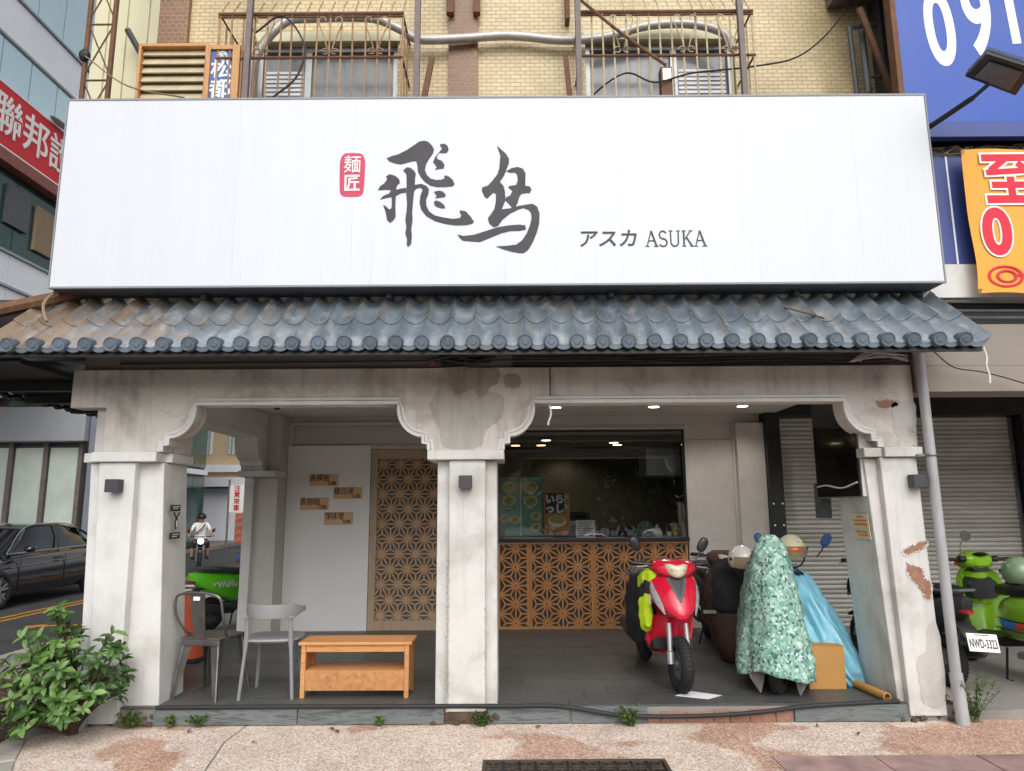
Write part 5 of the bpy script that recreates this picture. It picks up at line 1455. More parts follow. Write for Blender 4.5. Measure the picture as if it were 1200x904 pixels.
def modern_scooter(label, loc, rz, lean, body, body2='plastic_grey', steer=0, seat='seat', front=True, rear=True, mirrors=True, mcol='black', guard=True, group=None, name='scooter', rear_mat=None, plate=None):
    t = thing(name, label, 'scooter', loc, rz, group, rx=lean)
    wheel(t, .63, steer=steer)
    wheel(t, -.62)
    for s in (-1, 1):
        MB().tube([(.63, s * .078, .215), (.61, s * .076, .30), (.60, s * .075, .31), (.55, s * .07, .52)], [.03, .03, .021, .021], 12).build('fork', 'alu', t, smooth=40)
    if guard: MB().loft([superring(.63 - .26 * math.cos(a), .215 + .24 * math.sin(a), .07, .008, .8, 10) for a in [rad(60 + 12 * k) for k in range(7)]]).build('front_mudguard', 'plastic_black', t, smooth=True)
    if front:
        # leg shield: V-nosed shell
        rows = [(.245, .15, .36), (.34, .20, .40), (.46, .215, .42), (.56, .21, .455), (.575, .045, .72), (.62, .125, .72), (.68, .19, .69), (.76, .212, .645), (.86, .20, .575), (.925, .165, .525)]
        def ring(z, w, xf, back):
            pts = []
            for k in range(13):
                u = -1 + 2 * k / 12
                pts.append((xf - .14 * abs(u) ** 2.2 * (w / .19), w * u, z))
            return pts + [(back, w * .96, z), (back, 0, z), (back, -w * .96, z)]
        MB().loft([ring(z, w, xf, .30) for z, w, xf in rows[:4]]).build('lower_shield', body, t, smooth=35)
        MB().loft([ring(z, w, xf, .38) for z, w, xf in rows[4:]]).build('leg_shield', body, t, smooth=35)
        # V-shaped dark insert with badge
        def xs(y, z):
            for (z0, w0, f0), (z1, w1, f1) in zip(rows[4:], rows[5:]):
                if z0 <= z <= z1:
                    q = (z - z0) / (z1 - z0); w = w0 + (w1 - w0) * q; f = f0 + (f1 - f0) * q
                    return f - .14 * min(1, abs(y / max(w, .01))) ** 2.2 * (w / .19)
            return .5
        vs = []
        for z, w in ((.70, .006), (.74, .028), (.79, .052), (.85, .076), (.90, .092), (.925, .10)):
            vs.append([(xs(w * u, z) + .006, w * u, z) for u in (-1, -.5, 0, .5, 1)] + [(xs(0, z) - .03, 0, z)])
        MB().loft(vs).build('centre_insert', 'plastic_grey', t, smooth=35)
        vs = [[(xs(w * u, z) + .011, w * u, z) for u in (-1, -.5, 0, .5, 1)] + [(xs(0, z) - .02, 0, z)] for z, w in ((.745, .006), (.80, .03), (.86, .05), (.90, .058))]
        MB().loft(vs).build('inner_insert', 'dark_grey', t, smooth=35)
        MB().ell((xs(0, .895) + .012, 0, .895), (.006, .028, .014), 12, 6).build('badge', 'lens_red', t, smooth=True)
        for s in (-1, 1):
            vs = []
            for z, y, w in ((.60, .125, .004), (.66, .152, .02), (.73, .176, .022), (.80, .19, .014), (.84, .19, .003)):
                vs.append([(xs(y - w, z) + .006, s * (y - w), z), (xs(y, z) + .012, s * y, z), (xs(min(y + w, .208), z) + .008, s * (y + w), z), (xs(y, z) - .02, s * y, z)])
            MB().loft(vs).build('indicator', 'lens_grey', t, smooth=35)
        # headlight cowl with mask-shaped lens
        rr = []
        for x, hw, hh, zc in ((.30, .10, .03, .965), (.36, .165, .055, .97), (.44, .19, .066, .965), (.50, .18, .066, .955), (.555, .125, .058, .945), (.585, .05, .04, .935)):
            rr.append(superring(x, zc, hw, hh, .75, 20))
        MB().loft(rr).build('cowl', body, t, smooth=50)
        outline = [(-.105, .034), (-.06, .040), (0, .026), (.06, .040), (.105, .034), (.098, .0), (.065, -.045), (.022, -.068), (-.022, -.068), (-.065, -.045), (-.098, .0)]
        def cx_(y, z): return .612 - .085 * (abs(y) / .125) ** 2
        n = len(outline)
        r0 = [(cx_(y * 1.02, z) - .08, y * 1.02, .955 + z * 1.02) for y, z in outline]
        r1 = [(cx_(y, z) - .004, y, .955 + z) for y, z in outline]
        r2 = [(cx_(y * .6, z) + .006, y * .6, .95 + z * .6) for y, z in outline]
        r3 = [(cx_(y * .15, z) + .009, y * .15, .948 + z * .15) for y, z in outline]
        MB().loft([r0, r1, r2, r3]).build('headlight', 'lens_clear', t, smooth=60)
        MB().tube([(.36, -.33, .985), (.40, -.2, .975), (.40, .2, .975), (.36, .33, .985)], .013, 8).build('handlebar', 'black', t)
        for s in (-1, 1):
            MB().tube([(.355, s * .32, .985), (.375, s * .20, .98)], .019, 10).build('grip', 'rubber', t, smooth=True)
            MB().tube([(.43, s * .21, .965), (.425, s * .30, .955), (.40, s * .335, .945)], [.008, .006, .005], 6).build('brake_lever', 'steel', t)
        for s in (-1, 1):
            MB().tube(smooth_path([(.43, s * .22, .965), (.5, s * .14, .90), (.47, s * .1, .84)], 4), .005, 5).build('brake_cable', 'cable', t)
            MB().tube([(rows[q][2] - .135 * rows[q][1] / .19 + .004, s * rows[q][1] * .985, rows[q][0]) for q in (6, 7, 8, 9)], .0035, 5).build('panel_gap', 'black', t)
        MB().tube(smooth_path([(.60, .06, .955), (.612, .0, .905), (.60, -.06, .955)], 4), .004, 5).build('lens_trim', 'chrome', t)
        MB().box(.30, .40, -.11, .11, 1.005, 1.022).build('instrument_panel', 'plastic_black', t, bevel=.006)
    if mirrors:
        for s in (-1, 1): mirror(t, s, (.36, s * .20, .99), (.34, s * .275, 1.115), mat=mcol)
    MB().loft([superring(x, z, .17, .05, .4, 14) for x, z in ((-.15, .32), (.3, .30), (.42, .34))]).build('floorboard', 'plastic_black', t, smooth=35)
    if rear:
        rm = rear_mat or body
        MB().loft([superring(x, z, w, h, .7) for x, z, w, h in ((-.06, .48, .12, .20), (-.16, .52, .165, .21), (-.4, .56, .185, .19), (-.65, .62, .165, .14), (-.85, .69, .10, .085), (-.93, .72, .05, .05))]).build('rear_body', rm, t, smooth=50)
        MB().loft([superring(x, z, w, h, .55) for x, z, w, h in ((.0, .72, .10, .03), (-.1, .755, .145, .05), (-.35, .765, .155, .055), (-.6, .80, .15, .055), (-.78, .805, .10, .04), (-.82, .80, .06, .02))]).build('seat', seat, t, smooth=50)
        MB().tube([(-.6, .16, .80), (-.85, .14, .82), (-.93, .06, .825), (-.93, -.06, .825), (-.85, -.14, .82), (-.6, -.16, .80)], .012, 8).build('grab_rail', 'plastic_grey', t, smooth=True)
        MB().loft([superring(x, z, w, h, .6, 14) for x, z, w, h in ((-.88, .655, .06, .02), (-.93, .655, .05, .02), (-.955, .65, .03, .012))]).build('tail_light', 'lens_red', t, smooth=50)
        MB().loft([superring(x, z, w, h, .5, 12) for x, z, w, h in ((-.72, .58, .08, .02), (-.9, .52, .075, .014), (-1.0, .40, .07, .010))]).build('rear_mudguard', 'plastic_black', t, smooth=50)
        MB().loft([superring(x, z, w, h, .6, 12, .06) for x, z, w, h in ((-.2, .28, .1, .07), (-.45, .28, .11, .08), (-.68, .25, .07, .06))]).build('engine', 'plastic_grey', t, smooth=50)
        MB().loft([superring(x, z, w, h, .8, 12, -.14) for x, z, w, h in ((-.35, .24, .03, .03), (-.5, .27, .05, .055), (-.85, .33, .055, .06), (-.9, .34, .03, .035))]).build('exhaust', 'dark_grey', t, smooth=50)
    for q in (((-.15, .12, .26), (-.12, .22, .0)), ((-.15, -.12, .26), (-.13, -.2, .02))): MB().tube(q, .011, 6).build('stand', 'black', t)
    if plate:
        pl = MB().obox((0, 0, 0), (.006, .245, .14)).build('number_plate', 'white', t, bevel=.002)
        pl.location = (-1.035, -.02, .43); pl.rotation_euler = (rad(4), rad(18), rad(-4))
        tx = text_obj('plate_lettering', plate, .098, (-.0045, 0, -.012), (PI / 2, 0, -PI / 2), 'black', pl, .0015, .001, .47)
        MB().box(-.0046, -.0035, -.06, .06, .055, .062).build('plate_band', 'plastic_grey', pl)
    return t
FL = .13
def place(fx, fy, a):   # front wheel contact -> origin, heading a degrees from straight at the street
    f = Vector((math.sin(rad(a)), -math.cos(rad(a))))
    return (fx - .63 * f.x, fy - .63 * f.y, FL), rad(a - 90)
loc, rz = place(1.335, .36, 3)
modern_scooter('red scooter with cream headlight parked facing the street on the arcade floor', loc, rz, rad(-1.5), 'red_paint', steer=rad(5), guard=False)
# bags and hi-vis jacket slung over the red scooter
jk = thing('rain_jacket', 'black and hi-vis yellow jacket hanging over the side of the red scooter', 'jacket', loc, rz)
def drape(pts_rows):
    mb = MB()
    n = len(pts_rows[0])
    vs = [p for r in pts_rows for p in r]
    mb.add(vs, [(j * n + i, j * n + i + 1, (j + 1) * n + i + 1, (j + 1) * n + i) for j in range(len(pts_rows) - 1) for i in range(n - 1)])
    return mb
def dense(rows, n, y_of, e=.8, steps=5):
    out = []
    for a_, b_ in zip(rows[:-1], rows[1:]):
        for k in range(steps):
            q = k / steps; q = q * q * (3 - 2 * q)
            v = [p + (r - p) * q for p, r in zip(a_, b_)]
            out.append(superring(v[0], v[1], v[2], v[3], e, n, v[4]))
    v = rows[-1]; out.append(superring(v[0], v[1], v[2], v[3], e, n, v[4]))
    return out
o = MB().loft(dense([(.34, .70, .02, .10, -.17), (.28, .64, .06, .24, -.165), (.12, .58, .08, .30, -.175), (-.1, .56, .085, .28, -.18), (-.25, .55, .05, .2, -.175), (-.32, .56, .02, .08, -.19)], 40, None)).build('black_body', 'black_cloth', jk, smooth=True)
crumple(o, .022, 6.5, 3, .012)
o = MB().loft(dense([(.43, .66, .012, .05, -.19), (.415, .62, .03, .14, -.19), (.36, .60, .05, .17, -.20), (.30, .58, .035, .13, -.205), (.27, .55, .01, .05, -.21)], 30, None)).build('yellow_panel', 'hivis', jk, smooth=True)
crumple(o, .014, 9, 5, .008)
o = MB().loft(dense([(.46, .90, .012, .025, -.12), (.44, .885, .04, .055, -.14), (.38, .87, .06, .07, -.16), (.30, .83, .06, .07, -.18), (.22, .78, .03, .04, -.19)], 24, None)).build('yellow_sleeve', 'hivis', jk, smooth=True)
crumple(o, .012, 11, 7, .006)
o = MB().loft(dense([(.445, .83, .012, .04, -.15), (.425, .79, .035, .08, -.17), (.36, .77, .05, .09, -.19), (.28, .72, .03, .06, -.2)], 24, None)).build('dark_sleeve', 'black_cloth', jk, smooth=True)
crumple(o, .012, 11, 9, .006)
MB().tube(smooth_path([(.452, -.13, .87), (.455, -.165, .79), (.445, -.18, .72), (.43, -.175, .66)], 4), .009, 6).build('reflective_strip', 'white_panel', jk)
ws_ = MB().prism_z([(-.17, -.02), (.06, -.13), (.2, -.02), (-.02, .12)], 0, .0015).build('paper_sheet', 'paper')
ws_.location = (1.43, .27, FL + .004)
tag(ws_, 'white sheet of paper lying on the floor in front of red scooter', 'paper')

# dark scooter behind with helmet
loc2, rz2 = place(2.12, 1.5, -4)
modern_scooter('dark brown scooter behind the printed cover, white helmet on top', loc2, rz2, 0, 'brown_cloth', mirrors=False, rear_mat='plastic_black')
kc = thing('knee_cover', 'black and brown padded cover wrapped round the dark brown scooter', 'cover', loc2, rz2)
def vring(z, xc, hx, hy, n=44, e=.8):
    sg = lambda v: math.copysign(abs(v) ** e, v)
    return [(xc + hx * sg(math.cos(2 * PI * k / n)), hy * sg(math.sin(2 * PI * k / n)), z) for k in range(n)]
def vdense(rows, n=44, steps=5):
    out = []
    for a_, b_ in zip(rows[:-1], rows[1:]):
        for k in range(steps):
            q = k / steps
            out.append(vring(*[p + (r - p) * q for p, r in zip(a_, b_)], n))
    return out + [vring(*rows[-1], n)]
o = MB().loft(vdense([(.03, .56, .24, .11), (.12, .56, .30, .16), (.35, .54, .30, .205), (.6, .52, .27, .215), (.8, .48, .22, .19), (.9, .46, .15, .12), (.94, .45, .05, .04)])).build('brown_cover', 'brown_cloth', kc, smooth=True)
crumple(o, .016, 7, 2, .008)
o = MB().loft(vdense([(.40, .66, .10, .14), (.5, .66, .185, .185), (.7, .60, .21, .19), (.86, .54, .18, .16), (.97, .50, .10, .09), (1.0, .49, .04, .03)])).build('black_vest', 'black_cloth', kc, smooth=True)
crumple(o, .014, 8, 6, .008)
MB().obox((.72, -.23, .47), (.02, .13, .03)).build('reflector_bar', 'alu', kc)
def helmet(label, loc, rz, shell, s=1.0, extra=None, rx=0):
    t = thing('helmet', label, 'helmet', loc, rz, rx=rx)
    rings = []
    for k in range(11):
        a = rad(-38 + 126 * k / 10)
        r = .125 * math.cos(a) * s
        rings.append([(r * 1.12 * math.cos(2 * PI * i / 24), r * math.sin(2 * PI * i / 24), .128 * s * math.sin(a) + .08 * s) for i in range(24)])
    MB().loft(rings).build('shell', shell, t, smooth=True)
    MB().lathe([(.102 * s, -.001), (.104 * s, .004), (.101 * s, .006)], 24).build('edge_trim', 'black', t)
    v = []
    for k in range(7):
        a = rad(-62 + 124 * k / 6)
        v.append([((.125 * 1.14) * s * math.cos(a) * .99, .128 * s * math.sin(a), .02 * s), (.15 * s * math.cos(a), .134 * s * math.sin(a), .06 * s), (.143 * s * math.cos(a), .13 * s * math.sin(a), .105 * s), (.12 * s * math.cos(a), .115 * s * math.sin(a), .06 * s)])
    MB().loft(v).build('visor', extra or 'tan', t, smooth=True)
    MB().lathe([(.012, -.135 * s), (.016, -.128 * s), (.016, .128 * s), (.012, .135 * s)], 12, (0.03 * s, 0, .085 * s), 'Y').build('visor_pivot', 'black', t)
    MB().tube(smooth_path([(.03, .1 * s, .0), (.05, .06 * s, -.06), (.05, 0, -.085), (.05, -.06 * s, -.06), (.03, -.1 * s, .0)], 4), .007, 5).build('strap', 'black_cloth', t)
    return t
helmet('white open helmet resting on the dark brown scooter', (2.13, 1.15, 1.03), rad(-80), 'helmet_white')

# printed cover over the next scooter
loc3, rz3 = place(2.11, .32, -17)
modern_scooter('scooter hidden under the green leaf print cover, only its wheel showing', loc3, rz3, 0, 'plastic_grey', steer=rad(-14), front=False, mirrors=False, rear=False, guard=False)
def scooter_cover(name, label, loc, rz, mat, apex_x, apex_z, wid, zlow, seed, flap=False):
    rnd = random.Random(seed)
    t = thing(name, label, 'scooter cover', loc, rz)
    ph = [rnd.uniform(0, 6) for _ in range(6)]
    NU, NA = 36, 96
    rings = []
    for j in range(NU + 1):
        u = j / NU
        ring = []
        for i in range(NA):
            a = 2 * PI * i / NA
            ca, sa = math.cos(a), math.sin(a)
            sg = lambda v, e: math.copysign(abs(v) ** e, v)
            half = .055 + (wid - .055) * min(1, u * 1.15) ** .62
            fx = apex_x + .03 + .44 * u ** .9                  # front outline
            bx = apex_x - .06 - (1.22) * max(0, min(1, (u - .12) / .5)) ** .6   # the cover runs back over seat and tail
            cxm, hx = (fx + bx) / 2, (fx - bx) / 2
            x = cxm + hx * sg(ca, .75); yv = half * sg(sa, .8)
            fold = u ** 1.1 * (.026 * math.sin(7 * a + ph[0] + 1.2 * u) + .013 * math.sin(13 * a + ph[1] - 1.5 * u) + .006 * math.sin(23 * a + ph[2]))
            x += fold * ca; yv += fold * sa
            hem = zlow + .05 * math.sin(2 * a + ph[3]) + .03 * math.sin(5 * a + ph[4]) + (.12 * max(0, math.cos(a - .12)) ** 6 if flap else 0)
            z = apex_z + (hem - apex_z) * u - .03 * math.sin(PI * u) * math.cos(a)
            z += .01 * math.sin(9 * a + 6 * u) * u * (1 - u)
            ring.append((x, yv, z))
        rings.append(ring)
    top = [[(apex_x + (p[0] - apex_x) * k, p[1] * k, apex_z + .018 * (1 - k * k)) for p in rings[0]] for k in (.15, .55, .85)]
    mb = MB().loft(top + rings, cap=False)
    mb.f.append(tuple(range(NA - 1, -1, -1))); mb.mi.append(0)
    o = mb.build('cloth', mat, t, smooth=70)
    crumple(o, .014, 6.0, seed, .009)
    so = o.modifiers.new('solid', 'SOLIDIFY'); so.thickness = .003; so.offset = -1
    return t
fc = scooter_cover('scooter_cover', 'green and white leaf print cover draped over a parked scooter', loc3, rz3, 'floral', .42, 1.215, .315, .10, 3, True)
for s in (-1, 1):
    MB().loft([[(.70, s * (.16 - k * .05), .02 + .0 * k), (.72, s * .14, .13), (.70, s * .12, .2)] for k in (0, 1)], cap=False, closed=False)
for s in (-1, 1):
    drape([[(.675, s * .10, .20), (.69, s * .17, .21), (.66, s * .24, .2)], [(.70, s * .115, .11), (.715, s * .165, .12), (.68, s * .22, .12)], [(.70, s * .14, .02), (.705, s * .15, .01), (.69, s * .165, .03)]]).build('grey_flap', 'grey_cloth', fc, smooth=True)

# blue covered scooter by the shutter
loc4, rz4 = place(2.56, 1.0, -20)
modern_scooter('scooter under the sky blue rain cover, mirrors and helmet showing', loc4, rz4, 0, 'plastic_grey', front=False, rear=False, mirrors=True, mcol='blue_print')
bc = thing('rain_cover', 'sky blue rain cover trailing to the floor behind the cardboard box', 'scooter cover', (0, 0, 0))
rings = []
rr = random.Random(4)
rows_ = [(2.50, 1.02, 1.05, .06, .07), (2.52, .99, 1.0, .11, .14), (2.55, .93, .86, .145, .2), (2.60, .88, .72, .165, .22), (2.65, .80, .54, .185, .24), (2.69, .73, .40, .20, .24), (2.74, .67, .28, .17, .2), (2.79, .61, .21, .12, .13), (2.81, .58, .15, .07, .08)]
for a_, b_ in zip(rows_[:-1], rows_[1:]):
    for k in range(5):
        X, Yc, Z_, hw, hd = [p + (r - p) * k / 5 for p, r in zip(a_, b_)]
        ring = []
        for i in range(72):
            a = 2 * PI * i / 72
            f = 1 + .10 * math.sin(5 * a + Z_ * 4) + .06 * math.sin(11 * a + Z_ * 7) + .03 * math.sin(19 * a - Z_ * 9)
            ring.append((X + hw * math.cos(a) * f, Yc + hd * math.sin(a) * f, Z_ + .03 * math.sin(a)))
        rings.append(ring)
o = MB().loft(rings).build('cloth', 'blue_cloth', bc, smooth=True)
crumple(o, .014, 7, 8, .008)
MB().tube(smooth_path([(2.44, .93, 1.05), (2.50, .90, 1.03), (2.58, .90, .98), (2.64, .92, .88), (2.68, .95, .76)], 5), .024, 8).build('dark_hem', 'navy', bc, smooth=True)
MB().ell((2.83, .58, .17), (.07, .06, .045), 14, 8).ell((2.79, .55, .22), (.05, .06, .07), 14, 8).build('bunched_end', 'blue_cloth', bc, smooth=True)
h = helmet('cream patterned helmet with orange visor on the blue covered scooter', (2.545, 1.0, 1.13), rad(-100), 'cream', 1.0)
MB().ell((.132, .0, .075), (.02, .06, .03), 14, 8).build('goggles', 'lens_amber', h, smooth=True)
for k in range(6):
    a = rr.uniform(0, 6); MB().ell((.1 * math.cos(a), .09 * math.sin(a), .14 + .02 * k / 6), (.035, .03, .03), 8, 5).build('printed_patch', ('garnish', 'helmet_white', 'lens_amber')[k % 3], h)
bag = thing('grey_bag', 'grey patterned bag hanging between the two covered scooters', 'bag', (2.42, .82, .72))
MB().ell((0, 0, 0), (.07, .06, .16), 14, 9).build('body', 'grey_cloth', bag, smooth=True)
bxo = thing('cardboard_box', 'closed brown cardboard box standing on the floor by the covers', 'box', (2.545, .56, FL), rad(-2))
MB().box(-.15, .15, -.13, .13, 0, .33).build('carton', 'card', bxo, bevel=.004)
MB().hexa([(-.15, -.13, .331), (.15, -.13, .331), (.15, .0, .331), (-.15, .0, .331), (-.15, -.125, .335), (.15, -.125, .335), (.15, -.002, .34), (-.15, -.002, .34)]).box(-.15, .15, .002, .13, .331, .336).build('flap', 'card', bxo)
tb = thing('cardboard_tube', 'brown cardboard tube lying on floor edge beside the pillar', 'tube', (2.80, .28, FL + .032))
pth = [(-.005, .2, .0), (.03, -.22, .0)]
outer = MB()
A, B_ = Vector(pth[0]), Vector(pth[1])
ax = (B_ - A).normalized(); n1 = ax.cross(Vector((0, 0, 1))).normalized(); n2 = Vector((0, 0, 1))
def circ(c, r): return [tuple(c + (n1 * math.cos(2 * PI * k / 18) + n2 * math.sin(2 * PI * k / 18)) * r) for k in range(18)]
outer.loft([circ(A, .024), circ(A, .032), circ(B_, .032), circ(B_, .024), circ(B_ - ax * .2, .024)], cap=False).build('tube', 'card', tb, smooth=40)

# black scooter seen from the back with its number plate, and the green one
modern_scooter('black scooter seen from behind, number plate NWD-3323, beside the drain pipe', (3.66, 1.36, .07), rad(95), 0, 'plastic_black', 'plastic_grey', plate='NWD-3323', mirrors=False)
def retro_scooter():
    a = 92
    t = thing('scooter', 'lime green rounded scooter facing away by the grey shutter', 'scooter', (4.56, 1.2, .07), rad(a))
    wheel(t, .60); wheel(t, -.58)
    MB().loft([superring(x, z, w, h, .8, 16) for x, z, w, h in ((.42, .40, .06, .03), (.5, .43, .085, .05), (.62, .45, .09, .05), (.74, .42, .075, .045), (.80, .36, .04, .03))]).build('front_mudguard', 'green_paint', t, smooth=True)
    rows = [(.30, .13, .34), (.40, .18, .36), (.52, .20, .38), (.66, .215, .40), (.78, .215, .42), (.87, .18, .44), (.915, .11, .45)]
    MB().loft([[(x + .03 - .10 * abs(u) ** 2, w * u, z) for u in [-1 + 2 * k / 12 for k in range(13)]] + [(x - .03 - .10 * abs(u) ** 2, w * u * .98, z) for u in [1 - 2 * k / 12 for k in range(13)]] for z, w, x in rows]).build('leg_shield', 'green_paint', t, smooth=50)
    MB().loft([superring(x, z, w, h, .6, 14) for x, z, w, h in ((.24, .72, .14, .09), (.33, .73, .165, .11), (.36, .73, .165, .11))]).build('glove_box', 'plastic_black', t, smooth=50)
    MB().tube([(.40, 0, .6), (.37, 0, .95)], [.12, .105], 16).build('steering_column', 'green_paint', t, smooth=True)
    MB().loft([superring(x, z, w, h, .85, 18) for x, z, w, h in ((.25, .99, .09, .05), (.29, .985, .14, .085), (.37, .98, .15, .10), (.46, .97, .12, .09), (.52, .965, .07, .06))]).build('headset', 'green_paint', t, smooth=True)
    MB().lathe([(.06, .50), (.066, .515), (.05, .535)], 18, (0, 0, .965), 'X').build('headlight', 'lens_clear', t, smooth=True)
    MB().ell((.265, 0, 1.045), (.05, .075, .022), 16, 7).build('speedometer', 'black_gloss', t, smooth=True)
    for s in (-1, 1):
        MB().tube([(.36, s * .10, .99), (.30, s * .31, 1.0)], .012, 8).build('handlebar', 'chrome', t)
        MB().tube([(.325, s * .2, .995), (.295, s * .33, 1.0)], .019, 10).build('grip', 'rubber', t, smooth=True)
        MB().tube([(.37, s * .2, .99), (.34, s * .32, .985)], .006, 6).build('brake_lever', 'chrome', t)
    m = MB().tube(smooth_path([(.34, .13, 1.02), (.33, .145, 1.12), (.33, .11, 1.19)], 4), .006, 6).build('mirror', 'chrome', t)
    MB().lathe([(.05, -.01), (.052, 0), (.046, .012), (.02, .018)], 18, (.33, .08, 1.22), 'X').build('mirror_head', 'chrome', m, smooth=True)
    for s in (-1, 1):
        MB().loft([[(.30 + .03 * math.cos(a), y, 1.0 + .03 * math.sin(a)) for a in [2 * PI * q / 10 for q in range(10)]] for y in (s * .13, s * .19)]).build('switch_pod', 'black', t, smooth=40)
        MB().lathe([(.026, -.02), (.03, 0), (.02, .02)], 12, (.40, s * .145, .955), 'Y').build('indicator', 'lens_amber', t, smooth=True)
    MB().tube(smooth_path([(.30, .12, .95), (.26, .05, .90), (.30, -.08, .92)], 4), .007, 5).build('brake_cable', 'cable', t)
    MB().loft([superring(x, .90, w, .02, .7, 14) for x, w in ((.26, .08), (.33, .12), (.42, .1))]).build('neck_cover', 'plastic_black', t, smooth=50)
    MB().loft([superring(x, z, .17, .045, .4, 14) for x, z in ((-.1, .30), (.3, .29), (.4, .33))]).build('floorboard', 'plastic_black', t, smooth=35)
    MB().loft([superring(x, z, w, h, .8, 22) for x, z, w, h in ((-.04, .48, .08, .14), (-.1, .50, .15, .19), (-.25, .53, .2, .205), (-.5, .55, .215, .20), (-.75, .55, .185, .18), (-.92, .55, .12, .13), (-.99, .55, .05, .07))]).build('rear_body', 'green_paint', t, smooth=True)
    MB().loft([superring(x, z, w, h, .6, 18) for x, z, w, h in ((.0, .73, .08, .03), (-.08, .755, .135, .055), (-.35, .77, .15, .06), (-.65, .79, .145, .06), (-.84, .78, .08, .035))]).build('seat', 'seat', t, smooth=True)
    for s in (-1, 1):
        def strip(x0, x1, z0, z1, m, nm):
            pts = []
            for x in [x0 + (x1 - x0) * k / 5 for k in range(6)]:
                w = .217 - .5 * (x + .45) ** 2 * .6
                pts.append([(x, s * (w * .99), z0), (x + .015, s * (w + .006), (z0 + z1) / 2), (x + .03, s * w, z1), (x, s * (w - .02), (z0 + z1) / 2)])
            MB().loft(pts).build(nm, m, t)
        strip(-.80, -.12, .43, .44, 'plastic_black', 'trim_strip'); strip(-.78, -.16, .515, .525, 'plastic_black', 'trim_strip')
        strip(-.42, -.22, .445, .512, 'wemo_blue', 'blue_stripe'); strip(-.74, -.42, .445, .512, 'orange', 'orange_stripe')
    MB().loft([superring(x, z, w, h, .6, 12, -.1) for x, z, w, h in ((-.2, .26, .08, .07), (-.45, .27, .1, .08), (-.75, .25, .06, .05))]).build('engine', 'steel', t, smooth=50)
    MB().loft([superring(x, z, w, h, .8, 12, .13) for x, z, w, h in ((-.3, .22, .03, .03), (-.5, .25, .05, .055), (-.85, .29, .055, .06))]).build('exhaust', 'alu', t, smooth=50)
    for s in (-1, 1): MB().tube([(-.16, s * .14, .26), (-.2, s * .20, .0), (-.27, s * .2, .0)], .011, 6).build('stand', 'black', t)
    MB().tube([(-.75, .12, .80), (-.98, .1, .84), (-.98, -.1, .84), (-.75, -.12, .80)], .01, 8).build('grab_rail', 'chrome', t, smooth=True)
    return t
retro_scooter()
helmet('sage green helmet resting on the seat of the green scooter', (4.56, .95, .90), rad(60), 'helmet_green', 1.12, 'plastic_black')
tbx = thing('top_box', 'lime green top box on the rear of the rounded scooter', 'box', (4.60, .36, .88), rad(92))
MB().loft([superring(x, .1, w, h, .6, 18) for x, w, h in ((.14, .1, .06), (.12, .17, .11), (-.12, .18, .12), (-.16, .1, .07))]).build('shell', 'green_paint', tbx, smooth=True)

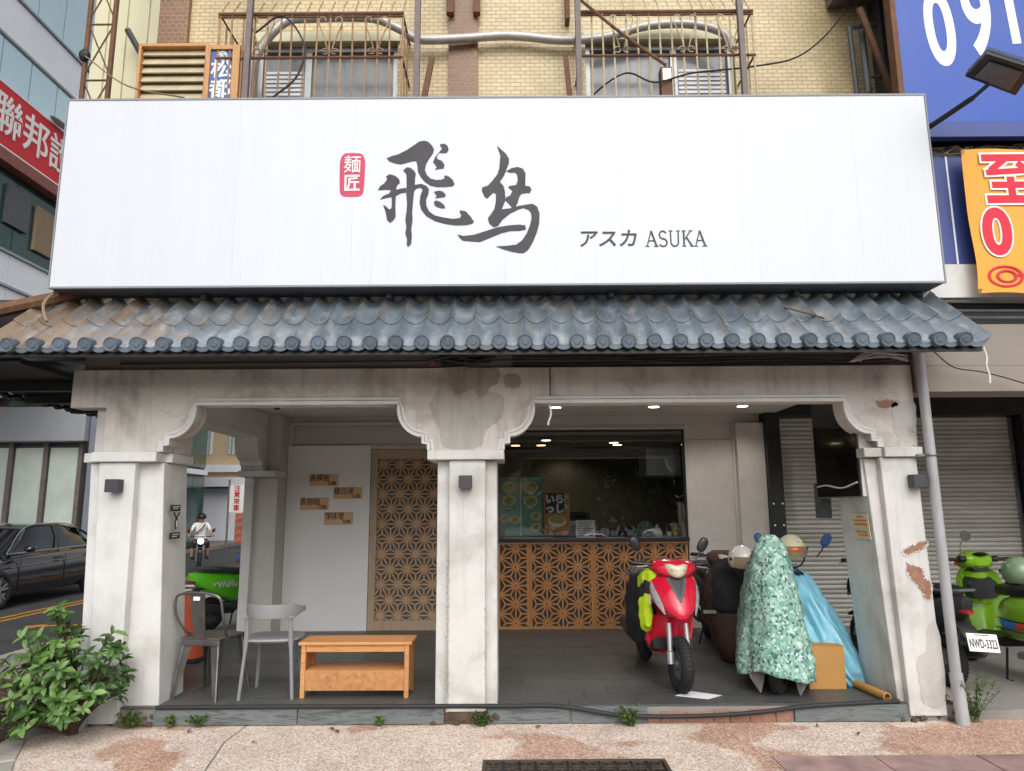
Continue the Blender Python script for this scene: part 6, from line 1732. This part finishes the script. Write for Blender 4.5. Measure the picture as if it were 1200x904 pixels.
# ------------------------------------------------------------ plants
def leaf_mesh(L=.088, W=.036, n=5):
    vs, fs = [], []
    for k in range(n + 1):
        u = k / n
        w = W / 2 * (math.sin(PI * min(1, u * .92 + .05)) ** .8) * (.75 + .5 * u) if 0 < k < n else .002
        z = -.35 * L * (u - .25) ** 2 + .01
        vs += [(u * L, -w, z + w * .35), (u * L, 0, z), (u * L, w, z + w * .35)]
    for k in range(n):
        b = 3 * k
        fs += [(b, b + 1, b + 4, b + 3), (b + 1, b + 2, b + 5, b + 4)]
    return vs, fs
def shrub():
    rnd = random.Random(11)
    base = Vector((-3.20, -.16, 0))
    t = thing('shrub', 'bushy green shrub with glossy leaves growing at the foot of corner pillar', 'shrub', base)
    lv, lf = leaf_mesh()
    me = MB().add(lv, lf).mesh('leaf', 'leaf', smooth=True)
    targets = []
    for k in range(132):
        while True:
            p = Vector((rnd.uniform(-.68, .42), rnd.uniform(-.48, .14), rnd.uniform(.10, .84)))
            # lumpy outline read off the plant: high at the left of the pillar, sprays to both sides
            lim = .30 + .42 * math.exp(-((p.x + .08) / .16) ** 2) + .28 * math.exp(-((p.x - .16) / .2) ** 2) + .22 * math.exp(-((p.x + .45) / .25) ** 2)
            low = .06 if p.x < .05 else .16 + .35 * (p.x - .05)
            if low < p.z < min(lim, .84) and (p.x + .12) ** 2 / .38 + (p.y + .16) ** 2 / .12 < 1.05: break
        targets.append(p)
    targets += [Vector(q) for q in ((-.12, -.12, .86), (-.06, -.16, .80), (.30, -.2, .70), (.36, -.22, .64), (.40, -.24, .60), (.27, -.22, .55), (.24, -.25, .36), (.30, -.25, .32), (-.62, -.25, .42), (-.66, -.3, .30), (-.5, -.2, .48), (-.4, -.22, .56), (-.10, -.18, .90), (-.02, -.2, .88), (.34, -.2, .74), (.42, -.22, .66), (-.7, -.25, .36), (-.72, -.2, .2), (-.55, -.3, .12), (.16, -.2, .60), (.05, -.1, .72))]
    br = MB()
    for p in targets:
        m = Vector((p.x * .45, p.y * .5, p.z * .45 + .05))
        br.tube(smooth_path([(rnd.uniform(-.03, .03), rnd.uniform(-.02, .02), 0), tuple(m), tuple(p)], 3), [.010, .009, .008, .007, .006, .005, .004], 5)
    br.build('branch', 'bark', t)['kind'] = 'stuff'
    mass = MB()
    allv = []
    for p in targets:
        axis = (Vector((p.x * .8, p.y * .9 - .12, .35 + p.z * .2))).normalized()
        q = Vector((0, 0, 1)).rotation_difference(axis)
        n = rnd.randint(5, 10)
        for k in range(n):
            a = 2 * PI * k / n + rnd.uniform(-.3, .3)
            el = rnd.uniform(-.15, .75)
            R = q.to_matrix() @ Matrix.Rotation(a, 3, 'Z') @ Matrix.Rotation(-el, 3, 'Y') @ Matrix.Rotation(rnd.uniform(-.4, .4), 3, 'X')
            s = rnd.uniform(.5, 1.2) * (1.1 if p.z > .5 else 1)
            allv.append((p - axis * rnd.uniform(0, .05), R, s))
    allv.sort(key=lambda e: e[0].y - .3 * e[0].z)
    for i, (p, R, s) in enumerate(allv):
        if i < 300:
            o = link('leaf', me, t)
            o.matrix_local = Matrix.Translation(p) @ R.to_4x4() @ Matrix.Scale(s, 4)
        else:
            mass.add([tuple(R @ (Vector(v) * s) + p) for v in lv], lf)
    mass.build('leaf_mass', 'leaf', t, smooth=True)['kind'] = 'stuff'
shrub()
def weed(label, loc, h, n, seed, wide=.12):
    h *= .8
    rnd = random.Random(seed)
    t = thing('weed', label, 'weed', loc)
    st, lf_ = MB(), MB()
    lv, lf = leaf_mesh(.03, .014, 3)
    for k in range(n):
        a = rnd.uniform(0, 6.28); r = rnd.uniform(.2, 1) * wide; hh = h * rnd.uniform(.4, 1)
        pts = smooth_path([(rnd.uniform(-.03, .03), rnd.uniform(-.02, .02), 0), (r * .5 * math.cos(a), r * .5 * math.sin(a), hh * .6), (r * math.cos(a), r * math.sin(a), hh)], 5)
        st.tube(pts, .0022, 4)
        for p in pts[2:]:
            for q in range(3):
                R = Matrix.Rotation(rnd.uniform(0, 6.3), 3, 'Z') @ Matrix.Rotation(rnd.uniform(-.8, .5), 3, 'Y')
                s = rnd.uniform(.6, 1.2)
                lf_.add([tuple(R @ (Vector(v) * s) + p) for v in lv], lf)
    st.build('stem', 'weed', t)['kind'] = 'stuff'
    lf_.build('foliage', 'weed', t)['kind'] = 'stuff'
weed('thin leafy weed growing beside the foot of the drain pipe', (3.44, -.02, 0), .42, 16, 1, .2)
weed('small leafy weed in the joint at the drain pipe foot', (3.28, .12, 0), .2, 8, 2)
weed('tuft of weed sprouting from the step before the brick gap', (.86, -.05, 0), .17, 20, 3, .13)
weed('low dark weeds at the base of the centre pillar', (-.24, -.03, 0), .12, 14, 4, .1)
weed('few weed sprigs on the step below the wooden table', (-2.35, -.03, 0), .12, 6, 5, .07)
weed('lone weed sprig on the step by the metal chair', (-2.55, -.02, 0), .12, 5, 6, .05)
weed('weeds in the rubble under the corner pillar', (-2.86, -.03, 0), .14, 16, 7, .12)
weed('grass tuft beside the kerb strip at the frame edge', (-3.5, -.72, 0), .12, 20, 8, .14)
weed('tiny sprig on the step near the centre pillar', (-1.0, -.02, 0), .09, 5, 9, .04)
# fallen leaves
rnd = random.Random(5)
lv, lf = leaf_mesh(.05, .03, 3)
dead = MB().add(lv, lf).mesh('dead_leaf', 'rust')
for i, (x, y, lab) in enumerate(((-2.35, -.12, 'dry leaf nearest the step under the metal chair'), (-1.35, -.1, 'dry leaf below the wooden table'), (-1.3, -.15, 'dry brown leaf next to another below the table'), (.2, -.1, 'dry leaf just past the centre pillar'), (2.45, -.28, 'dry leaf on the pavement near the drain pipe'), (2.2, -.12, 'dry leaf on pavement below the cardboard box'), (-1.8, -.42, 'dry leaf by the paving crack'))):
    o = link('dead_leaf', dead); o.location = (x, y, .006); o.rotation_euler = (rnd.uniform(-.3, .3), 0, rnd.uniform(0, 6)); tag(o, lab, 'leaf', 'dry leaves on the pavement')
# cast iron drain cover
gr = thing('drain_cover', 'ornamental cast iron drain cover set in the pavement', 'drain cover', (.38, -1.03, .0))
MB().box(-.58, .58, -.25, .25, -.004, .004).build('plate', 'black', gr)
MB().box(-.58, .58, .225, .25, .005, .014).box(-.58, .58, -.25, -.225, .005, .014).box(-.58, -.555, -.224, .224, .005, .014).box(.555, .58, -.224, .224, .005, .014).build('rim', 'grate', gr, bevel=.003)
for j in range(4):
    for i in range(11):
        x, y = -.50 + i * .1, .17 - j * .112
        k = MB()
        if (i + j) % 2: k.box(x - .04, x + .04, y + .03, y + .042, .005, .013).box(x - .04, x - .028, y - .03, y + .028, .005, .013).box(x - .026, x + .04, y - .042, y - .03, .005, .013).box(x + .005, x + .017, y - .028, y + .015, .005, .013)
        else: k.box(x - .04, x + .04, y - .042, y - .03, .005, .013).box(x + .028, x + .04, y - .028, y + .03, .005, .013).box(x - .04, x + .026, y + .03, y + .042, .005, .013).box(x - .017, x - .005, y - .015, y + .028, .005, .013)
        k.build('fret', 'grate', gr)
# ------------------------------------------------------------ the street on the corner side
cone = thing('traffic_cone', 'faded orange traffic cone standing behind the metal chair', 'traffic cone', (-3.25, 1.75, FL))
MB().lathe([(.16, .03), (.155, .04), (.05, .62), (.035, .66), (.02, .66)], 20).build('cone', 'orange', cone, smooth=40)
MB().box(-.19, .19, -.19, .19, 0, .03).build('base', 'rubber', cone, bevel=.006)

modern_s = modern_scooter('bright green and blue rental scooter parked on the street side pavement', (-3.74, 4.75, .0), rad(58), rad(0), 'wemo_green', rear_mat='wemo_green', seat='plastic_grey', name='scooter')
fwd = Vector((math.cos(rad(58)), math.sin(rad(58))))
tx = text_obj('side_lettering', 'WeMo', .11, (-.50, -.197, .60), FRONT, 'white', modern_s, .004, .002, 1.0)
MB().prism_y([(-.72, .63), (-.69, .585), (-.66, .63), (-.68, .63), (-.69, .61), (-.70, .63)], -.185, -.178).build('side_emblem', 'white', modern_s)
MB().loft([superring(x, z, w, h, .7) for x, z, w, h in ((-.02, .46, .11, .19), (-.15, .51, .172, .20), (-.28, .535, .186, .195), (-.30, .535, .17, .17))]).build('blue_panel', 'wemo_blue', modern_s, smooth=50)
modern_scooter('blue and white scooter parked farther along the side street', (-4.55, 8.4, .0), rad(62), 0, 'blue_print', rear_mat='blue_print')

# dark sedan
def sedan():
    t = thing('sedan_car', 'dark grey sedan waiting on the side street across the yellow lines', 'car', (-9.85, 8.55, -.118), rad(-90))
    # local: +x forward, y left; half width .9
    st = [(-2.3, .45, .75, .72), (-2.2, .30, .95, .80), (-1.9, .22, 1.00, .86), (-1.0, .2, .98, .90), (0, .2, .95, .905), (.9, .2, .93, .90), (1.5, .2, .86, .89), (2.0, .22, .78, .86), (2.3, .30, .66, .78), (2.38, .40, .55, .68)]
    rings = []
    for x, z0, z1, w in st:
        rings.append([(x, w * y, z0 + (z1 - z0) * z) for y, z in ((-.9, 0), (-1, .18), (-1.0, .55), (-.97, .8), (-.9, .93), (-.75, 1), (0, 1.02), (.75, 1), (.9, .93), (.97, .8), (1.0, .55), (1, .18), (.9, 0), (0, -.02))])
    MB().loft(rings).build('body', 'car_paint', t, smooth=40)
    gh = [(-1.75, .97, .98, .72), (-1.15, .96, 1.36, .70), (-.6, .95, 1.43, .68), (.1, .94, 1.43, .68), (.5, .93, 1.36, .69), (1.15, .92, .95, .74)]
    MB().loft([[(x, -w * 1.08, z0 - .04), (x, -w, z0 + (z1 - z0) * .5), (x, -w * .82, z1), (x, 0, z1 + .02), (x, w * .82, z1), (x, w, z0 + (z1 - z0) * .5), (x, w * 1.08, z0 - .04)] for x, z0, z1, w in gh]).build('glasshouse', 'glass_dark', t, smooth=40)
    MB().loft([[(x, -w * .84, z1 - .02), (x, -w * .8, z1 + .012), (x, 0, z1 + .035), (x, w * .8, z1 + .012), (x, w * .84, z1 - .02)] for x, z0, z1, w in gh[1:5]]).build('roof', 'car_paint', t, smooth=40)
    for s in (-1, 1):
        for (x0, z0), (x1, z1) in (((1.12, .95), (.48, 1.37)), ((-.32, .93), (-.38, 1.43)), ((-1.7, .98), (-1.12, 1.38))):
            MB().tube([(x0, s * .79, z0), ((x0 + x1) / 2, s * .72, (z0 + z1) / 2), (x1, s * .585, z1)], .026, 6).build('window_pillar', 'car_paint', t)
        MB().tube(smooth_path([(1.2, s * .80, .945), (.5, s * .60, 1.385), (-.2, s * .585, 1.455), (-.9, s * .59, 1.42), (-1.4, s * .64, 1.22), (-1.75, s * .76, 1.0)], 5), .014, 6).build('chrome_trim', 'chrome', t)
        MB().tube([(1.2, s * .82, .94), (-1.75, s * .80, .99)], .012, 6).build('chrome_trim', 'chrome', t)
        m = MB().ell((.86, s * 1.0, 1.02), (.10, .11, .065), 14, 9).build('wing_mirror', 'car_paint', t, smooth=True)
        for x0, x1 in ((.95, -.36), (-.37, -1.35)):
            d = MB()
            d.box(x0 - .004, x0 + .004, s * .905 - .006, s * .905 + .006, .32, .88)
            d.build('door_gap', 'black', t)
            MB().box(x1 + .10, x1 + .28, s * .90 - .015, s * .90 + .025, .80, .825).build('door_handle', 'car_paint', t, bevel=.006)
        MB().loft([[(x, s * (.905 + .0), z - .01), (x, s * .918, z), (x, s * .905, z + .012)] for x, z in ((1.4, .70), (.5, .72), (-.6, .75), (-1.6, .80))]).build('crease', 'car_paint', t)
        MB().obox((2.2, s * .62, .66), (.22, .3, .12), Euler((0, 0, rad(-28 * s))).to_matrix()).build('headlight', 'lens_clear', t, bevel=.03)
        for x in (1.42, -1.4):
            hub = bpy.data.objects.new('wheel', None); COL.objects.link(hub); hub.parent = t; hub.location = (x, s * .80, .33)
            MB().torus(.275, .075, (0, s * .04, 0), 'Y', 32, 10, 1.1).build('tyre', 'rubber', hub, smooth=True)
            r = MB().lathe([(.235, s * .05), (.25, s * .09), (.235, s * .10), (.20, s * .06)], 30, axis='Y')
            for k in range(10):
                Rm = Matrix.Rotation(2 * PI * k / 10 + (.14 if k % 2 else -.14), 3, 'Y')
                r.obox(tuple(Rm @ Vector((.13, s * .09, 0))), (.20, .03, .03), Rm)
            r.lathe([(.05, s * .07), (.05, s * .11)], 16, axis='Y').build('rim', 'alu', hub, smooth=30)
    MB().box(2.36, 2.40, -.45, .45, .38, .58).build('grille', 'black', t, bevel=.02)
    MB().box(-2.33, -2.28, -.7, .7, .70, .80).build('tail_light', 'lens_red', t, bevel=.02)
    MB().box(2.38, 2.41, -.22, .22, .32, .40).build('number_plate', 'white', t)
sedan()

# motorcycle and rider
def rider():
    L = (-9.1, 15.5, -.116); rz = rad(-66)
    mc = thing('motorcycle', 'dark motorcycle with a lit round headlight ridden along the side street', 'motorcycle', L, rz)
    for x in (.66, -.62): wheel(mc, x, .29, .06)
    for s in (-1, 1): MB().tube([(.66, s * .09, .29), (.46, s * .08, .85)], .022, 8).build('fork', 'steel', mc)
    MB().loft([superring(x, z, w, h, .8, 16) for x, z, w, h in ((.45, .78, .08, .06), (.38, .80, .14, .11), (.1, .80, .16, .13), (-.15, .74, .12, .08))]).build('tank', 'car_paint', mc, smooth=True)
    MB().loft([superring(x, z, w, h, .7, 14) for x, z, w, h in ((.0, .76, .10, .04), (-.3, .77, .14, .05), (-.7, .82, .12, .045), (-.85, .85, .05, .02))]).build('seat', 'seat', mc, smooth=True)
    MB().loft([superring(x, z, w, h, .6, 14) for x, z, w, h in ((.4, .42, .12, .16), (.1, .45, .17, .2), (-.3, .46, .14, .18))]).build('engine', 'plastic_grey', mc, smooth=50)
    MB().lathe([(.06, .50), (.10, .52), (.105, .58), (.10, .60)], 20, (0, 0, .88), 'X').build('headlight_shell', 'black', mc, smooth=40)
    MB().lathe([(.092, .602), (.06, .618), (.01, .622)], 20, (0, 0, .88), 'X').build('headlight', 'head_light', mc, smooth=True)
    MB().tube([(.30, -.38, 1.02), (.42, -.2, 1.0), (.42, .2, 1.0), (.30, .38, 1.02)], .014, 8).build('handlebar', 'black', mc)
    for s in (-1, 1):
        mirror(mc, s, (.38, s * .25, 1.02), (.36, s * .34, 1.16))
        MB().ell((.45, s * .17, .86), (.03, .03, .03), 10, 6).build('indicator', 'lens_amber', mc)
    MB().tube([(-.1, -.16, .3), (-.6, -.18, .36), (-.8, -.18, .4)], [.03, .05, .05], 10).build('exhaust', 'steel', mc, smooth=True)
    MB().loft([superring(x, z, .07, .012, .7, 10) for x, z in ((.50, .60), (.62, .62), (.78, .60), (.88, .52))]).build('front_mudguard', 'black', mc, smooth=True)
    # the person: one skinned body
    mc.scale = (.93, .93, .93)
    p = thing('person', 'rider in white T-shirt, dark shorts and black helmet on the motorcycle', 'person', L, rz)
    p.scale = (.93, .93, .93)
    V, E, Rr = [], [], []
    def add(pt, r, par=None):
        V.append(pt); Rr.append(r)
        if par is not None: E.append((par, len(V) - 1))
        return len(V) - 1
    pel = add((-.28, 0, .90), .15)
    w = add((-.26, 0, 1.08), .13, pel); ch = add((-.20, 0, 1.28), .15, w); nk = add((-.16, 0, 1.42), .06, ch); hd = add((-.12, 0, 1.52), .08, nk); hd2 = add((-.11, 0, 1.64), .085, hd)
    for s in (-1, 1):
        sh = add((-.18, s * .19, 1.36), .065, ch); el = add((.0, s * .29, 1.17), .045, sh); wr = add((.24, s * .32, 1.06), .03, el); pm = add((.31, s * .33, 1.045), .034, wr)
        for q in range(4):
            f1 = add((.345, s * (.30 + q * .02), 1.05 - .002 * q), .010, pm); f2 = add((.36, s * (.30 + q * .02), 1.02), .009, f1); add((.335, s * (.30 + q * .02), 1.0), .008, f2)
        t1 = add((.30, s * .295, 1.03), .011, pm); add((.325, s * .285, 1.01), .009, t1)
        hp = add((-.22, s * .12, .86), .10, pel); kn = add((.16, s * .21, .78), .075, hp); an = add((.02, s * .22, .38), .045, kn); to = add((.16, s * .23, .33), .04, an)
    me = bpy.data.meshes.new('body'); me.from_pydata(V, E, [])
    o = bpy.data.objects.new('body', me); COL.objects.link(o)
    o.modifiers.new('skin', 'SKIN'); ss = o.modifiers.new('s', 'SUBSURF'); ss.levels = ss.render_levels = 2
    for i, sv in enumerate(me.skin_vertices[0].data): sv.radius = (Rr[i], Rr[i]); sv.use_root = (i == 0)
    bpy.context.view_layer.update()
    dg = bpy.context.evaluated_depsgraph_get()
    nm = bpy.data.meshes.new_from_object(o.evaluated_get(dg))
    bpy.data.objects.remove(o)
    nm.materials.clear()
    for k in ('skin', 'tshirt', 'dark_cloth', 'black'): nm.materials.append(M[k])
    for f in nm.polygons:
        c = f.center
        f.use_smooth = True
        if c.z > 1.42: f.material_index = 0
        elif c.z > .93 and c.x < .02 and not (abs(c.y) > .27 and c.x > -.05): f.material_index = 1
        elif c.z > .93: f.material_index = 0
        elif c.z > .66 or c.x < -.1: f.material_index = 2
        elif c.z < .40: f.material_index = 3
        else: f.material_index = 0
    nm.name = 'body'
    link('body', nm, p)
    MB().loft([[(-.115 + r * 1.15 * math.cos(2 * PI * i / 20), r * math.sin(2 * PI * i / 20), 1.60 + .13 * math.sin(a)) for i in range(20)] for a, r in [(rad(-25 + 113 * k / 9), .135 * math.cos(rad(-25 + 113 * k / 9))) for k in range(10)]]).build('helmet', 'black', p, smooth=True)
    MB().tube([(-.02, .12, 1.38), (-.03, .0, 1.22), (-.1, -.15, 1.08)], .02, 6).build('bag_strap', 'black_cloth', p)
    for s in (-1, 1): MB().ell((-.02, s * .032, 1.555), (.01, .014, .008), 8, 5).build('eye', 'black', p)
    MB().ell((-.01, 0, 1.53), (.018, .014, .02), 8, 6).build('nose', 'skin', p)
    MB().ell((-.018, 0, 1.493), (.008, .025, .006), 8, 5).build('mouth', 'brick_pink', p)
rider()
modern_scooter('dark parked scooter beyond the rider at the side street kerb', (-10.6, 16.8, -.116), rad(-70), 0, 'plastic_black')
modern_scooter('second dark scooter at the far kerb near the warning sign', (-7.6, 27.0, -.116), rad(-100), 0, 'plastic_black')

# mirror-glass bank building across the side street
bk = thing('bank_building', 'tall building of cyan mirror glass and pale panels with red sign across the side street', 'building', (-12.5, 10, 0))
MB().box(-8, -.12, -14, 16, 6.4, 30).box(-8, -.9, -14, 16, 5.9, 6.39).build('core', 'dark_grey', bk)
def bands(z0, z1, mat, name, y0=-14, y1=15.9, step=1.05, d=0):
    y = y0
    while y < y1:
        MB().box(-.11 + d, -.03 + d, y + .012, min(y + step, y1) - .012, z0 + .012, z1 - .012).build(name, mat, bk)
        y += step
ys = (-2.9, 7.0)
bands(14.5, 17.2, 'cyan_glass', 'pane', *ys)
bands(13.25, 14.42, 'white_panel', 'panel', *ys, 2.1)
bands(11.9, 13.2, 'cyan_glass', 'pane', *ys)
bands(17.3, 18.5, 'white_panel', 'panel', *ys, 2.1)
bands(18.6, 21, 'cyan_glass', 'pane', *ys)
bands(7.95, 9.9, 'teal_glass', 'pane', *ys, 2.1)
bands(7.1, 7.9, 'white_panel', 'panel', *ys, 2.1)
bands(6.42, 7.05, 'white_panel', 'panel', *ys, 2.1)
for z in (13.225, 14.46, 11.86, 7.075, 7.925): MB().box(-.05, .03, -14, 15.9, z - .03, z + .03).build('ledge', 'grey_panel', bk)
MB().box(-.1, .25, -14, 15.9, 9.95, 10.25).build('canopy_edge', 'brick_pink', bk)
for y, z0, z1 in ((.9, 8.6, 9.6), (2.0, 8.3, 9.5)): MB().box(-.028, .06, y, y + .8, z0, z1).build('vent_unit', 'tan' if y > 1 else 'plastic_grey', bk)
rs = thing('bank_sign', 'long red sign with white characters on the mirror glass building', 'sign', (-12.28, 10, 11.05))
MB().box(-.2, .0, -14, 3.4, -.75, .76).build('face', 'sign_red', rs)
MB().box(-.2, .012, -14, 3.4, -.79, -.752).box(-.2, .012, -14, 3.4, .762, .80).build('edge_strip', 'white', rs)
for i, ch in enumerate('聯邦證券'):
    text_obj('character', ch, 1.08, (.012, .38 + i * 1.02 + (0 if i < 3 else 0), -.02), (PI / 2, 0, PI / 2), 'white', rs, .012, .004, .95) if i < 3 else None
sl = thing('wall_lamp', 'pale lamp head on a short arm on the mirror glass building', 'street lamp', (-12.4, 12.4, 11.8))
MB().tube([(.0, .6, -.2), (.15, .3, .05), (.2, .0, .1)], .05, 8).build('arm', 'alu', sl)
MB().ell((.22, -.3, .1), (.12, .42, .06), 12, 7).build('head', 'alu', sl)
# its recessed ground floor faces us
sf2 = thing('glass_storefront', 'ground floor storefront of pale green glass between dark mullions behind the sedan', 'storefront', (-12.6, 15.2, 0))
MB().box(-8, .0, .1, .5, 0, 5.9).build('wall', 'plastic_grey', sf2)
for k in range(7):
    MB().box(-.95 - k * 1.02, -.95 - k * 1.02 + .86, .02, .06, .3, 3.4).build('pane', 'store_glass', sf2)
    MB().box(-.09 - k * 1.02, .06 - k * 1.02 - .02, -.06, .09, 0, 3.6).build('mullion', 'post', sf2)
MB().box(-2.55, .3, -.5, .0, 3.55, 4.55).build('blank_sign', 'grey_panel', sf2, bevel=.02)
MB().box(-8, -2.58, -.2, .0, 3.55, 4.45).build('blank_sign', 'dark_grey', sf2, bevel=.02)
MB().box(.35, 1.1, -.3, .5, 0, 6.5).build('column', 'grey_column', sf2)
for k in range(5):
    MB().box(-.7 - k * .8, -.2 - k * .8, .0, .08, 4.65, 5.7).build('window', ('teal_glass', 'brick_pink', 'teal_glass', 'brick_pink', 'store_glass')[k], sf2)
for x in (-1.3, -2.4):
    MB().box(x, x + .5, -.3, .06, 4.85, 5.2).build('air_conditioner', 'white_panel', sf2, bevel=.02)
# dark green glass building farther along, beige block across the end
gg = thing('green_glass_building', 'dark green glass building seen through the side arch', 'building', (-12.9, 21, 0))
MB().box(-8, -.1, 0, 3.5, 0, 24).build('core', 'dark_grey', gg)
for z0, z1 in ((.1, 2.9), (3.3, 5.3), (5.6, 8.2), (8.5, 11)):
    for k in range(3): MB().box(-.09, -.02, k * 1.15 + .02, k * 1.15 + 1.13, z0, z1).build('pane', 'teal_glass', gg)
for z in (3.1, 5.45, 8.35): MB().box(-.09, .05, 0, 3.5, z - .1, z + .1).build('ledge', 'white_panel', gg)
bg_ = thing('beige_block', 'beige apartment block closing the end of the side street', 'building', (-14.5, 34, 0))
MB().box(-8, 14, 0, 8, 0, 20).build('wall', 'far_beige', bg_)
for fz in (4.6, 8.2, 11.8):
    for k in range(8):
        f = MB().box(-6 + k * 2.3, -4.5 + k * 2.3, -.05, .0, fz, fz + 1.7).build('window', 'white_panel', bg_)
        MB().box(-5.9 + k * 2.3, -4.6 + k * 2.3, -.06, -.051, fz + .1, fz + 1.6).build('pane', 'store_glass', f)
        g = MB()
        for q in range(7): g.box(-5.9 + k * 2.3 + q * .21, -5.87 + k * 2.3 + q * .21, -.2, -.17, fz, fz + 1.6)
        g.build('window_bars', 'post', f)
MB().box(-8, 14, -.3, -.001, 3.6, 4.0).build('ledge', 'white_panel', bg_)
gw = thing('white_shed', 'white walled shop front with dark openings under the beige block', 'building', (-11.5, 31, 0))
MB().box(-6, 6, 0, .3, 0, 3.2).build('wall', 'white_panel', gw)
for x in (-2.2, -.9, .8, 2.2): MB().box(x, x + .9, -.05, -.001, .9, 2.3).build('opening', 'dark_grey', gw)
MB().box(-6, 6, -.8, -.001, 2.6, 2.7).build('awning', 'teal_glass', gw)
ps = thing('warning_sign', 'white sign with red characters on a post at the far kerb', 'sign', (-12.35, 26.6, 0))
MB().tube([(-.38, 0, -.1), (-.38, 0, 2.9)], .05, 8).build('post', 'post', ps)
MB().box(-.33, .33, -.04, .0, 1.45, 2.65).build('board', 'white', ps)
for i, ch in enumerate('注意來車'): text_obj('character', ch, .29, (.0, -.05, 2.48 - i * .285), FRONT, 'sign_red', ps, .006, .004)
hz = MB()
hb = thing('striped_post', 'striped hazard board below the white warning sign', 'board', (-12.1, 26.4, 0))
MB().box(-.2, .25, -.03, .0, .1, 1.4).build('board', 'orange', hb)
for k in range(4): MB().hexa([(-.2, -.036, .15 + k * .32), (.25, -.036, .3 + k * .32), (.25, -.031, .3 + k * .32), (-.2, -.031, .15 + k * .32), (-.2, -.036, .28 + k * .32), (.25, -.036, .43 + k * .32), (.25, -.031, .43 + k * .32), (-.2, -.031, .28 + k * .32)]).build('stripe', 'fascia', hb)

# ------------------------------------------------------------ the other side of the main street (seen in the shop glass)
def street_tree(loc, h, r, seed):
    rnd = random.Random(seed)
    t = thing('street_tree', 'leafy street tree standing across the main street from the shop', 'tree', loc, 0, 'street trees across the main street')
    tk = MB().tube([(0, 0, 0), (.05, .02, h * .3), (-.03, .05, h * .55)], [.2, .15, .1], 9)
    lf_ = MB()
    for k in range(9):
        a = 2 * PI * k / 9 + rnd.uniform(-.3, .3); e = Vector((r * .7 * math.cos(a), r * .7 * math.sin(a), h * rnd.uniform(.6, .9)))
        tk.tube([(0, .03, h * .38), tuple(e * .6 + Vector((0, 0, h * .2))), tuple(e)], [.08, .05, .02], 6)
    tk.build('trunk', 'bark', t, smooth=True)
    blobs = [Vector((rnd.uniform(-.8, .8) * r, rnd.uniform(-.8, .8) * r, h * rnd.uniform(.16, .98))) for _ in range(46)]
    for b in blobs:
        for q in range(90):
            p = b + Vector((rnd.gauss(0, .42), rnd.gauss(0, .42), rnd.gauss(0, .32))) * r * .42
            R = Euler((rnd.uniform(0, 6), rnd.uniform(0, 6), 0)).to_matrix()
            s = rnd.uniform(.12, .22)
            lf_.add([tuple(R @ Vector(v) * s + p) for v in ((-1, -.6, 0), (1, -.6, .2), (1, .6, 0), (-1, .6, .2))], [(0, 1, 2, 3)])
    lf_.build('crown', 'tree_leaf', t)
for loc, h, r, s in (((3.5, -31, -.1), 6.5, 3.0, 1), ((8.5, -29, -.1), 6, 3.0, 2), ((13, -32, -.1), 7, 3.2, 3), ((-4, -33, -.1), 5.5, 2.6, 4), ((19, -30, -.1), 6.5, 3.0, 5)): street_tree(loc, h, r, s)
ob = thing('opposite_block', 'grey apartment block across the main street behind the trees', 'building', (-6, -62, 0))
MB().box(-36, 70, -8, 0, 0, 9.5).build('wall', 'far_beige', ob)
for fz in range(2):
    for k in range(28): MB().box(-25 + k * 2.9, -23.2 + k * 2.9, .001, .08, 1.2 + fz * 3.6, 3 + fz * 3.6).build('window', 'teal_glass', ob)
